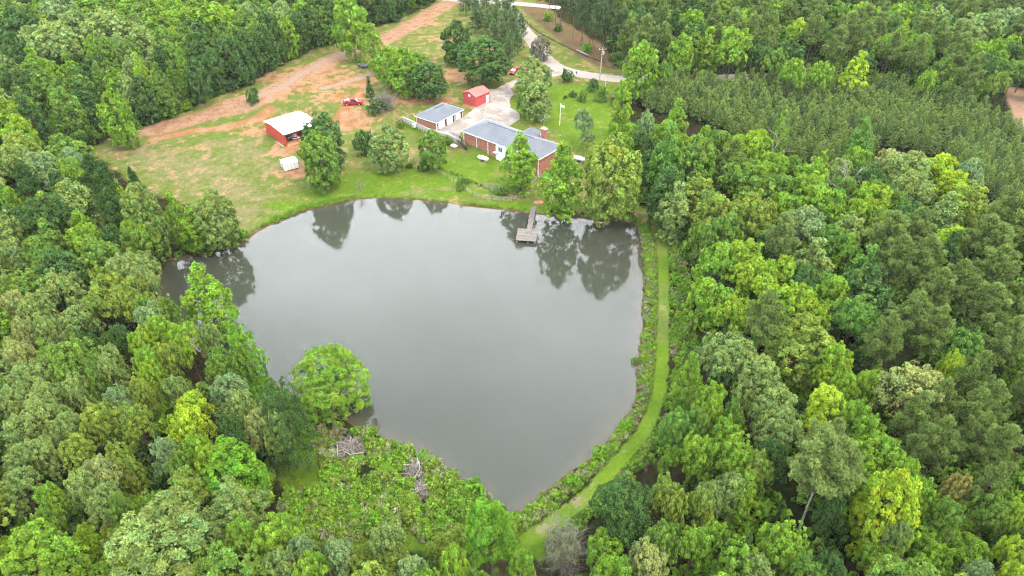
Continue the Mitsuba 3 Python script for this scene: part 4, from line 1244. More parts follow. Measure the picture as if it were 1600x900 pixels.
YOUNG = """111.2 130.5 6.6 1.2;113.2 131.4 6.4 1.2;108.5 131.9 6.8 1.3;116.5 132.1 7.1 1.4;110.8 132.2 7.0 1.4;119.0 132.5 5.2 1.1;113.4 133.2 6.3 1.3;115.8 133.7 5.0 1.1;118.3 134.7 6.0 1.5;110.1 134.9 5.0 1.3;121.0 135.3 7.1 1.3;112.8 135.4 6.0 1.1;114.7 135.7 4.7 1.3;117.1 136.1 6.1 1.4;109.9 136.9 5.2 1.3;120.0 137.5 7.1 1.6;111.4 137.6 6.1 1.4;122.2 138.1 5.1 1.4;114.6 138.2 4.8 1.4;117.0 138.8 7.1 1.3;109.1 139.3 7.0 1.2;119.8 139.5 5.2 1.5;111.8 139.7 5.6 1.3;122.0 139.9 6.8 1.4;123.8 140.1 5.1 1.5;113.4 140.5 5.2 1.1;116.5 140.9 4.6 1.3;119.0 141.1 5.6 1.6;108.8 141.2 7.0 1.3;111.3 142.0 6.1 1.4;113.5 142.4 7.1 1.2;123.3 142.5 5.4 1.1;115.7 142.8 6.1 1.5;110.9 143.5 6.2 1.2;117.7 143.6 6.9 1.2;120.6 144.3 5.0 1.2;112.6 144.3 6.6 1.2;123.5 144.6 5.4 1.3;125.8 145.3 7.1 1.5;117.4 145.4 5.8 1.4;120.3 145.9 5.8 1.5;110.0 146.0 5.5 1.2;112.6 147.0 6.3 1.3;123.4 147.2 5.3 1.5;114.7 147.6 6.8 1.5;117.6 147.7 7.2 1.4;109.4 147.8 6.4 1.2;127.4 147.8 5.6 1.1;125.4 147.9 5.9 1.6;119.4 148.8 6.6 1.3;111.7 148.8 6.5 1.6;121.7 149.3 6.1 1.2;114.2 149.5 5.6 1.5;124.7 149.8 5.5 1.5;117.2 149.8 4.5 1.3;127.4 150.4 6.5 1.4;109.3 150.5 6.5 1.5;111.2 150.7 6.9 1.6;119.0 150.8 5.8 1.3;121.5 151.2 4.4 1.5;77.4 151.3 5.8 1.2;129.4 151.4 5.6 1.2;114.0 151.6 5.5 1.4;80.1 151.9 4.9 1.4;124.0 151.9 6.9 1.5;116.3 152.0 6.5 1.5;126.6 152.2 5.0 1.3;128.7 152.8 6.7 1.4;118.6 152.8 6.0 1.5;75.1 153.2 6.6 1.3;76.8 153.4 6.9 1.3;121.2 153.6 6.3 1.2;131.2 153.6 6.6 1.5;110.8 153.7 6.3 1.3;113.5 153.9 6.6 1.5;123.9 153.9 6.4 1.3;82.3 154.1 6.9 1.2;79.8 154.3 6.9 1.2;115.4 154.4 5.6 1.4;71.9 154.4 4.9 1.3;125.9 154.6 6.7 1.4;110.4 155.2 7.1 1.5;118.3 155.4 6.0 1.4;128.7 155.4 5.5 1.3;130.7 155.5 7.2 1.2;73.9 155.6 4.6 1.3;84.4 155.6 7.2 1.3;120.5 155.7 6.1 1.5;68.7 155.8 5.5 1.5;112.3 155.8 5.7 1.3;76.7 155.9 5.5 1.2;133.1 156.1 6.4 1.4;125.3 156.3 7.1 1.3;70.8 156.3 6.1 1.3;115.2 156.5 4.7 1.3;122.7 156.5 4.4 1.2;78.8 156.8 4.8 1.3;117.6 156.9 7.0 1.3;109.9 157.0 5.4 1.5;81.4 157.4 5.2 1.2;73.9 157.4 6.4 1.3;127.6 157.6 4.6 1.2;120.1 157.7 5.7 1.1;75.9 157.7 4.7 1.4;86.2 157.9 4.9 1.4;129.9 157.9 4.4 1.2;122.7 158.1 5.3 1.6;68.7 158.2 5.4 1.2;78.3 158.2 5.0 1.1;111.7 158.4 6.6 1.5;132.3 158.7 4.7 1.6;114.8 158.7 6.3 1.3;125.0 158.8 5.1 1.2;88.8 158.8 5.2 1.5;73.1 158.9 5.7 1.2;107.0 159.1 6.0 1.5;90.6 159.2 5.0 1.3;80.8 159.2 6.3 1.4;111.9 159.3 4.9 1.5;70.5 159.4 6.3 1.4;127.7 159.4 4.6 1.3;65.3 159.5 7.1 1.4;118.8 159.7 4.9 1.2;134.9 159.7 5.8 1.2;103.7 159.8 4.9 1.5;83.6 159.9 7.0 1.1;75.5 159.9 4.6 1.3;78.1 160.0 5.2 1.5;67.7 160.0 6.1 1.2;121.6 160.2 6.0 1.6;85.8 160.3 5.0 1.3;132.0 160.3 5.7 1.4;129.8 160.3 5.4 1.4;69.9 160.4 5.0 1.5;113.7 160.5 4.7 1.5;79.8 160.8 4.6 1.1;124.4 160.9 5.6 1.2;106.5 160.9 5.0 1.2;88.4 160.9 6.4 1.5;62.4 161.0 5.2 1.2;134.8 161.1 5.1 1.3;72.8 161.1 4.8 1.1;126.7 161.4 5.1 1.3;64.8 161.5 5.6 1.4;90.7 161.5 4.7 1.3;83.1 161.6 5.4 1.5;116.6 161.7 6.6 1.3;121.2 161.9 5.4 1.5;93.3 162.0 4.5 1.2;101.1 162.1 6.2 1.1;67.3 162.2 5.4 1.3;128.8 162.2 5.2 1.3;85.0 162.4 7.1 1.2;75.1 162.4 6.8 1.2;111.2 162.4 7.0 1.3;136.8 162.4 5.1 1.5;76.9 162.5 6.1 1.5;103.1 162.5 6.2 1.4;119.1 162.5 6.4 1.2;131.3 162.6 5.5 1.4;105.8 162.6 6.5 1.1;98.0 162.8 5.2 1.3;87.5 162.9 5.5 1.1;113.7 162.9 6.2 1.3;133.9 163.1 6.4 1.2;69.0 163.2 7.1 1.6;90.1 163.3 5.7 1.6;124.1 163.3 5.7 1.5;107.6 163.3 6.9 1.4;79.1 163.3 6.0 1.4;116.0 163.5 6.3 1.4;62.1 163.6 6.8 1.5;82.4 163.9 4.6 1.2;100.2 163.9 5.1 1.4;125.9 164.0 5.2 1.4;63.8 164.0 7.1 1.5;109.7 164.0 4.6 1.2;120.3 164.0 6.4 1.3;72.3 164.1 6.6 1.5;92.1 164.2 5.5 1.5;118.2 164.4 5.1 1.3;74.3 164.4 6.9 1.3;136.6 164.5 6.8 1.4;85.0 164.6 5.1 1.4;102.2 164.7 6.6 1.5;94.8 164.8 6.1 1.3;76.9 164.8 6.7 1.6;113.0 165.0 4.5 1.1;104.8 165.1 5.2 1.2;130.9 165.1 6.3 1.4;68.9 165.2 5.1 1.5;123.1 165.2 5.3 1.2;87.4 165.3 4.4 1.4;71.1 165.4 6.9 1.2;97.4 165.4 7.2 1.3;79.3 165.5 6.4 1.4;58.6 165.6 4.9 1.4;61.3 165.6 7.2 1.4;107.4 165.7 4.7 1.4;89.3 165.7 5.0 1.2;125.5 165.7 5.1 1.1;63.9 166.1 5.3 1.5;133.0 166.1 4.9 1.4;92.0 166.1 6.0 1.4;84.2 166.2 6.5 1.5;109.4 166.2 4.4 1.3;115.5 166.2 4.8 1.4;81.1 166.2 6.8 1.3;65.7 166.3 5.0 1.2;128.1 166.3 6.2 1.1;117.4 166.3 6.0 1.4;99.7 166.3 5.4 1.4;73.9 166.5 6.6 1.4;101.7 166.6 5.6 1.5;112.0 166.7 6.8 1.5;94.1 166.8 4.5 1.1;130.5 166.9 7.1 1.5;76.5 166.9 7.2 1.1;68.2 167.1 6.9 1.2;96.0 167.2 5.7 1.2;58.4 167.2 4.4 1.4;86.3 167.3 4.8 1.6;120.2 167.3 5.2 1.4;60.3 167.4 5.6 1.3;78.9 167.4 6.9 1.5;122.8 167.6 6.9 1.1;104.7 167.6 5.7 1.5;114.4 167.8 7.1 1.2;124.5 167.8 5.4 1.5;132.9 167.9 6.6 1.3;88.7 168.0 6.0 1.5;81.4 168.1 6.4 1.6;75.9 168.1 5.8 1.4;116.8 168.1 5.5 1.2;71.4 168.2 6.1 1.4;99.0 168.2 4.6 1.3;107.0 168.2 6.8 1.4;83.7 168.3 5.3 1.1;62.9 168.4 5.0 1.3;102.2 168.4 5.2 1.5;73.4 168.4 6.6 1.3;127.0 168.6 4.5 1.3;65.4 168.7 6.6 1.4;119.6 168.9 6.6 1.2;91.7 169.0 6.5 1.5;68.0 169.1 5.7 1.6;130.5 169.1 4.5 1.1;86.2 169.2 6.3 1.1;111.7 169.3 5.2 1.2;104.2 169.3 5.8 1.4;109.7 169.3 5.8 1.5;122.0 169.4 7.1 1.4;60.1 169.4 4.6 1.3;57.6 169.5 4.7 1.4;93.6 169.6 6.0 1.2;88.2 169.8 4.8 1.4;62.3 169.9 5.2 1.5;78.5 169.9 6.6 1.5;96.0 169.9 5.0 1.3;124.2 169.9 6.5 1.4;98.8 170.1 5.0 1.2;116.5 170.2 5.8 1.1;80.4 170.2 6.0 1.3;105.9 170.3 6.1 1.4;72.9 170.3 6.3 1.2;114.1 170.5 4.7 1.5;70.7 170.5 4.6 1.3;90.8 170.5 6.5 1.4;64.6 170.7 6.1 1.5;127.1 170.7 5.1 1.2;108.6 170.7 6.7 1.5;54.6 170.7 6.1 1.5;82.8 170.8 6.0 1.3;74.9 170.9 6.8 1.3;111.6 171.0 5.3 1.3;118.8 171.0 6.5 1.5;57.1 171.0 6.1 1.5;101.0 171.2 6.0 1.5;93.1 171.3 5.8 1.4;95.5 171.3 6.8 1.4;59.8 171.3 5.1 1.6;122.2 171.4 5.8 1.6;129.2 171.4 4.8 1.1;77.7 171.5 4.4 1.5;85.5 171.7 6.6 1.5;88.0 171.7 6.3 1.6;105.7 171.8 6.0 1.1;67.4 171.8 6.8 1.6;69.9 171.8 6.5 1.4;131.3 171.9 5.1 1.6;103.8 172.0 4.8 1.4;113.5 172.0 4.8 1.2;61.9 172.1 5.2 1.3;124.1 172.1 5.4 1.2;98.6 172.4 4.6 1.5;79.7 172.5 6.7 1.2;72.2 172.7 6.3 1.1;54.1 172.7 5.7 1.4;115.8 172.9 5.9 1.4;108.1 172.9 6.3 1.4;82.5 173.0 5.6 1.5;100.7 173.0 4.5 1.5;118.3 173.0 7.2 1.5;74.6 173.1 6.6 1.5;64.5 173.2 5.8 1.1;56.9 173.2 4.6 1.6;93.0 173.3 5.3 1.4;129.3 173.3 5.7 1.2;76.8 173.4 7.1 1.5;94.8 173.4 5.5 1.3;90.3 173.5 5.4 1.1;126.3 173.6 4.8 1.2;121.0 173.7 6.5 1.2;66.7 173.7 4.8 1.3;58.7 173.8 4.8 1.5;102.6 173.8 4.7 1.3;112.7 173.9 5.2 1.3;110.6 173.9 6.0 1.4;84.4 173.9 5.2 1.5;105.2 174.0 6.2 1.1;116.0 174.3 5.9 1.2;60.7 174.3 6.9 1.2;53.9 174.3 6.3 1.3;79.7 174.4 6.0 1.1;98.0 174.4 4.6 1.6;87.2 174.5 4.5 1.6;63.8 174.6 4.9 1.5;123.1 174.7 6.3 1.4;72.0 174.8 5.3 1.4;69.2 174.8 4.8 1.5;89.3 174.9 6.2 1.5;56.4 175.0 6.5 1.5;108.1 175.0 6.1 1.2;125.3 175.0 5.7 1.4;81.9 175.1 5.0 1.4;100.0 175.3 7.0 1.1;128.3 175.5 5.3 1.3;84.4 175.5 6.8 1.4;109.5 175.5 6.8 1.5;73.8 175.6 4.9 1.5;118.1 175.6 5.2 1.4;92.3 175.6 5.9 1.4;66.4 175.8 5.7 1.6;102.6 175.8 5.0 1.5;120.3 175.9 5.6 1.6;58.2 176.0 5.3 1.5;76.7 176.1 4.5 1.5;94.7 176.2 4.7 1.3;112.5 176.2 6.5 1.3;51.0 176.3 5.4 1.4;122.5 176.4 7.0 1.4;60.9 176.5 6.8 1.4;86.9 176.6 6.2 1.1;97.4 176.6 6.1 1.5;69.0 176.7 6.4 1.4;104.4 176.7 6.2 1.5;62.7 176.8 4.6 1.4;78.6 176.8 4.8 1.3;107.4 176.9 5.3 1.5;71.4 176.9 4.4 1.4;124.9 176.9 6.4 1.3;53.1 176.9 5.8 1.1;89.6 177.0 4.5 1.2;115.3 177.1 5.3 1.3;81.3 177.2 6.0 1.3;55.6 177.2 4.9 1.2;99.4 177.3 6.2 1.5;84.0 177.3 4.5 1.5;117.4 177.4 4.5 1.5;91.8 177.4 6.7 1.1;65.6 177.6 5.9 1.5;110.0 177.6 5.0 1.5;73.3 177.6 6.1 1.5;127.7 177.7 7.0 1.4;101.9 177.9 5.0 1.3;119.7 178.0 7.1 1.3;76.2 178.0 5.4 1.4;57.9 178.1 6.2 1.4;86.2 178.1 6.8 1.6;94.0 178.1 4.5 1.6;104.0 178.3 5.6 1.3;112.1 178.4 6.7 1.1;96.2 178.6 6.9 1.2;114.7 178.6 6.6 1.6;122.3 178.7 4.6 1.4;60.1 178.7 6.0 1.4;50.0 178.8 5.8 1.4;67.9 178.8 4.6 1.5;51.8 178.9 5.9 1.4;70.4 179.0 5.0 1.1;78.6 179.0 4.5 1.2;106.7 179.2 5.5 1.2;63.3 179.2 4.8 1.1;124.7 179.2 6.4 1.6;80.6 179.3 5.7 1.4;109.2 179.3 6.0 1.3;88.7 179.3 5.5 1.2;47.0 179.4 4.8 1.5;54.8 179.7 5.3 1.4;117.1 179.7 6.0 1.4;101.3 179.9 6.1 1.2;73.1 180.0 6.6 1.5;75.3 180.0 5.0 1.2;98.7 180.1 5.0 1.6;90.8 180.1 5.7 1.1;93.6 180.1 4.7 1.4;126.6 180.2 5.8 1.4;86.0 180.3 5.2 1.3;57.2 180.3 4.6 1.4;83.0 180.4 6.5 1.2;65.0 180.4 5.6 1.4;119.4 180.5 6.3 1.3;104.2 180.6 5.8 1.5;112.2 180.8 6.4 1.4;67.9 180.8 5.4 1.1;49.6 180.8 6.2 1.3;80.2 180.9 5.6 1.1;69.9 180.9 5.4 1.5;113.8 181.0 7.1 1.5;59.2 181.1 6.1 1.5;43.7 181.1 6.6 1.3;41.6 181.1 5.5 1.3;77.5 181.2 5.0 1.4;52.0 181.3 4.6 1.5;96.0 181.4 6.8 1.4;90.2 181.5 6.7 1.1;106.5 181.5 4.9 1.6;124.7 181.6 5.2 1.1;62.2 181.7 6.2 1.3;72.5 181.7 5.6 1.3;97.9 181.8 5.5 1.5;74.5 181.8 4.7 1.5;116.0 181.8 5.8 1.4;63.8 181.8 4.8 1.1;118.5 181.9 5.3 1.4;108.4 182.0 7.2 1.2;54.2 182.0 6.0 1.1;46.8 182.0 4.5 1.1;82.6 182.0 7.2 1.2;126.5 182.1 7.2 1.6;110.8 182.3 7.1 1.4;66.5 182.4 6.1 1.2;48.7 182.5 4.7 1.2;84.8 182.5 5.1 1.4;38.7 182.6 7.1 1.3;101.3 182.7 5.4 1.6;77.2 182.7 5.6 1.3;103.4 182.8 6.0 1.3;57.0 182.8 5.3 1.2;41.5 182.9 6.2 1.1;121.1 182.9 6.7 1.4;59.5 182.9 6.1 1.3;93.2 183.1 6.8 1.6;123.5 183.1 6.9 1.1;95.3 183.3 6.6 1.2;105.7 183.4 5.8 1.3;71.3 183.4 5.1 1.2;50.8 183.5 6.3 1.3;61.4 183.5 6.6 1.6;79.7 183.6 4.5 1.3;87.8 183.6 6.1 1.5;126.2 183.7 5.4 1.2;70.0 183.7 6.8 1.5;90.0 183.7 5.0 1.3;97.9 183.9 6.6 1.6;108.2 183.9 6.3 1.2;46.1 183.9 5.3 1.2;116.3 183.9 5.6 1.2;54.3 184.0 6.6 1.3;82.9 184.0 4.5 1.1;85.0 184.2 6.5 1.6;100.1 184.3 7.2 1.3;64.3 184.4 4.6 1.4;118.0 184.4 5.9 1.2;56.2 184.5 6.0 1.5;102.6 184.6 5.8 1.5;38.0 184.6 5.0 1.1;74.4 184.7 6.5 1.5;92.3 184.7 5.3 1.4;110.5 184.8 6.5 1.2;48.3 185.0 7.2 1.3;112.5 185.0 5.7 1.6;121.0 185.1 6.5 1.3;66.4 185.2 5.1 1.2;40.9 185.3 6.3 1.5;114.9 185.3 6.7 1.5;94.7 185.3 5.6 1.2;50.7 185.4 6.2 1.2;104.9 185.5 6.3 1.4;87.3 185.5 5.7 1.1;122.9 185.5 4.6 1.2;61.0 185.6 5.8 1.3;68.9 185.6 5.5 1.6;57.9 185.7 6.7 1.5;42.7 185.8 6.4 1.5;71.5 185.9 5.2 1.1;53.3 186.0 6.6 1.3;97.1 186.0 4.8 1.3;55.4 186.1 6.3 1.4;79.1 186.1 5.4 1.2;99.3 186.1 6.5 1.5;45.6 186.2 6.4 1.2;89.0 186.3 4.5 1.5;81.2 186.4 6.7 1.1;65.8 186.5 4.7 1.2;107.7 186.6 4.4 1.5;63.1 186.6 6.9 1.3;58.3 186.6 4.7 1.4;73.6 186.6 6.2 1.1;125.3 186.7 5.8 1.5;120.1 186.7 5.6 1.4;47.5 186.8 6.9 1.5;92.4 186.8 5.7 1.1;118.1 186.9 7.0 1.6;38.0 186.9 5.4 1.2;50.6 187.0 7.0 1.6;83.6 187.0 5.1 1.1;40.2 187.3 6.1 1.2;94.1 187.3 6.5 1.5;104.7 187.4 4.5 1.4;101.9 187.4 4.6 1.4;112.7 187.5 5.0 1.2;122.7 187.6 5.9 1.1;68.4 187.8 6.9 1.4;115.1 187.9 5.5 1.2;60.7 187.9 5.4 1.5;52.7 187.9 6.3 1.2;76.0 188.0 6.7 1.4;78.7 188.1 7.0 1.4;45.1 188.1 4.5 1.5;70.7 188.2 5.8 1.1;88.7 188.3 5.8 1.1;80.9 188.5 7.2 1.3;117.3 188.5 6.3 1.2;55.2 188.6 4.7 1.5;73.5 188.7 5.6 1.4;47.7 188.7 6.9 1.3;99.2 188.7 4.7 1.2;107.4 188.7 6.6 1.5;62.6 188.8 7.0 1.5;65.1 188.8 4.9 1.5;83.3 189.0 6.2 1.2;109.4 189.1 4.4 1.3;58.1 189.3 4.4 1.4;104.6 189.3 7.0 1.2;91.4 189.3 5.5 1.4;93.5 189.4 4.8 1.3;101.4 189.4 4.7 1.1;75.4 189.6 4.5 1.2;49.8 189.7 7.2 1.6;67.9 189.8 4.5 1.2;39.8 190.0 4.9 1.1;78.6 190.0 6.6 1.2;70.3 190.0 6.8 1.1;85.4 190.1 6.2 1.2;96.2 190.2 6.3 1.3;112.0 190.2 5.1 1.4;60.0 190.3 5.3 1.4;106.2 190.3 5.2 1.4;114.2 190.3 4.7 1.3;44.2 190.5 6.3 1.5;54.4 190.7 5.4 1.2;46.6 190.7 6.9 1.5;80.1 190.7 6.4 1.5;62.3 190.8 5.0 1.6;108.8 190.8 5.3 1.3;52.3 190.8 7.1 1.3;72.4 190.9 5.6 1.6;98.6 191.0 6.5 1.4;116.5 191.0 5.2 1.4;90.6 191.0 5.1 1.3;57.0 191.2 6.9 1.3;49.3 191.4 6.2 1.3;82.8 191.4 4.5 1.4;64.6 191.5 6.4 1.1;39.3 191.5 5.9 1.2;67.9 191.6 5.2 1.1;75.2 191.8 4.4 1.2;41.4 191.8 5.5 1.3;111.1 191.9 5.6 1.5;93.0 192.0 7.1 1.2;103.0 192.0 5.5 1.4;51.4 192.1 5.7 1.5;87.7 192.3 6.4 1.2;95.6 192.4 4.7 1.4;85.3 192.4 5.0 1.5;68.9 192.5 5.2 1.5;113.5 192.5 6.4 1.1;79.8 192.8 7.0 1.5;98.0 192.8 6.5 1.5;72.5 192.9 6.1 1.4;43.1 192.9 5.2 1.5;77.2 193.0 5.0 1.2;64.4 193.1 6.2 1.2;105.7 193.1 7.1 1.3;107.9 193.2 6.8 1.3;54.1 193.2 6.5 1.6;61.7 193.2 5.7 1.6;90.3 193.2 4.6 1.2;92.6 193.4 4.4 1.5;56.0 193.5 6.5 1.5;82.6 193.5 6.0 1.5;46.1 193.6 6.9 1.2;100.7 193.7 7.0 1.3;41.2 193.8 5.6 1.4;76.6 193.9 6.1 1.4;39.0 194.0 6.7 1.3;110.3 194.0 7.0 1.6;102.9 194.0 6.1 1.4;84.8 194.1 5.0 1.5;113.1 194.1 6.8 1.4;66.5 194.2 6.0 1.4;58.9 194.3 6.0 1.4;48.7 194.3 4.6 1.1;87.1 194.4 5.1 1.3;74.4 194.4 6.1 1.2;95.4 194.5 5.5 1.3;69.1 194.6 4.6 1.6;50.8 194.6 4.5 1.3;43.5 194.6 5.1 1.3;97.5 194.8 6.0 1.5;53.4 194.9 4.6 1.5;45.4 195.0 6.4 1.3;71.2 195.0 6.7 1.4;105.4 195.1 5.2 1.1;78.9 195.1 6.8 1.4;81.7 195.2 6.2 1.2;89.5 195.4 5.5 1.2;108.1 195.5 6.0 1.4;66.1 195.5 5.6 1.5;47.9 195.8 6.1 1.3;56.1 195.9 5.4 1.5;99.7 196.0 6.2 1.5;74.3 196.0 4.7 1.2;109.9 196.0 6.7 1.1;92.4 196.1 5.9 1.6;101.9 196.3 6.7 1.5;50.3 196.4 4.5 1.2;94.5 196.4 6.3 1.5;58.6 196.6 6.7 1.5;40.4 196.7 5.6 1.2;84.4 196.8 7.0 1.3;42.9 196.8 4.8 1.3;68.0 196.8 6.4 1.4;86.6 196.8 5.5 1.2;70.8 197.1 5.8 1.2;89.1 197.1 7.1 1.4;97.0 197.2 5.6 1.3;61.0 197.2 4.7 1.5;55.4 197.4 6.5 1.6;104.7 197.4 4.6 1.3;106.7 197.5 6.0 1.6;79.3 197.7 7.1 1.4;63.1 197.8 5.3 1.2;91.8 197.8 4.4 1.2;65.9 197.9 7.0 1.1;81.4 197.9 5.5 1.3;57.5 197.9 6.2 1.2;48.1 198.0 6.3 1.4;45.1 198.0 6.3 1.6;73.5 198.1 7.2 1.6;99.7 198.2 4.6 1.6;84.1 198.2 6.3 1.4;75.6 198.4 5.2 1.2;78.5 198.7 6.7 1.3;93.7 198.7 6.0 1.3;67.8 198.9 5.6 1.4;50.1 198.9 6.9 1.5;85.8 199.0 6.6 1.5;52.4 199.2 5.5 1.1;60.5 199.3 4.8 1.5;96.5 199.4 7.1 1.4;88.2 199.5 5.5 1.2;70.9 199.6 6.7 1.4;80.5 199.9 6.0 1.1;98.2 199.9 4.7 1.3;54.5 200.0 6.3 1.2;44.8 200.0 7.0 1.4;49.7 200.2 6.2 1.5;91.1 200.2 5.4 1.2;101.9 200.5 6.0 1.5;47.2 200.6 6.9 1.5;57.5 200.7 5.3 1.5;83.1 200.7 4.4 1.2;93.3 200.9 5.0 1.3;95.9 201.0 6.7 1.5;85.7 201.1 5.6 1.5;80.5 201.5 5.4 1.2;88.4 201.6 6.9 1.3;77.5 201.9 6.1 1.1;98.1 202.1 6.3 1.3;90.1 202.4 5.8 1.6;92.8 202.5 5.5 1.5;82.5 202.6 5.5 1.2;85.1 202.6 5.0 1.5;87.1 204.2 5.6 1.4;79.6 204.4 5.6 1.3;89.2 204.4 6.5 1.6;81.3 204.8 4.9 1.4;84.4 205.2 4.5 1.4"""
SHRUBS = """-37.94 160.99 5.15 2.64 d round dark green shrub on the lawn left of the blossoming tree
-21.81 151.64 2.28 1.26 d small dark shrub below the leaning tree on the lawn
-11.97 142.75 2.91 1.21 g small upright shrub on the lawn near the north shore
-10.6 145.67 1.15 0.77 g little shrub on the fence line beside the small upright shrub
-30.91 176.69 1.91 1.06 g small shrub at the left end of the retaining wall
-17.03 166 2.02 1.35 g shrub against the retaining wall near the black stairs
16.98 206.08 3.26 1.97 d dark round shrub beside the driveway entrance at the road
24.16 198.4 3.11 1.73 d dark round shrub below the utility pole
20.47 190.84 3.01 1.67 g green shrub in the middle of the front lawn row
17.9 194.11 1.7 1.13 d small dark shrub at the left of the front lawn row
25.68 190.85 3.35 1.86 g rounded shrub at the right of the front lawn row
15.55 192.58 0.84 0.56 d smallest shrub on the front lawn
-74.99 190.53 3.91 1.86 d dark green bush standing between the dirt track and the hayfield
-37.93 183.54 3.03 2.89 d low dark green bush at the foot of the dead shrub
-50.61 224.2 2.21 2.11 g low green bush at the foot of the very tall tree
-5.21 57.69 2.25 1.5 B round bright green shrub on the bank at the lower pond edge
20.81 84.31 1.02 0.76 c small dark leaved shrub overhanging the pond below the grassy path
17.46 69.53 1.44 1.07 B light green bush between the pond and the bend of the grassy path
12.76 64.27 1.51 1.12 B bright bush on the pond bank beside the lower grassy path
8.48 59.18 1.45 1.07 B bright bush on the lower pond bank left of the grassy path
-90.67 199.99 2.43 2.32 g bush at the forest edge beside the dirt track
-94.56 188.6 2.22 1.85 b light green bush at the forest edge where the track leaves the field
-123.71 170.3 3.71 3.09 b green bush below the forest at the left end of the field
-115.67 171.43 3.31 2.76 b green bush left of the lone tree by the field
-111.13 167.45 2.85 2.38 g low green bush at the upper left corner of the hayfield
-124.97 166.36 2.48 2.36 g low shrub at the left edge below the forest
-103.08 176.26 1.67 1.59 g low bush right of the lone tree by the field
-97.12 183.45 1.91 1.82 b light bush under the narrow trees at the forest edge
-90.22 193.12 1.69 1.88 b low bright bush beside the dirt track
-84.5 207.9 2.86 2.39 b leafy bush below the dark woods near the track bend
25.58 234.46 2.36 1.75 B bright green shrub under the tall pines by the road
14 270.64 2.65 1.96 b light green shrub on the pine straw slope
17 257.96 2.27 1.89 d dark shrub on the pine straw slope below the light one
-2.25 140.79 1.42 1.35 g overgrown shrub on the wire fence left of the house tree
-3.77 141.68 1.27 1.21 t grey green shrub on the wire fence
-25.48 153.29 0.96 0.8 d small dark shrub right of the blossoming tree"""
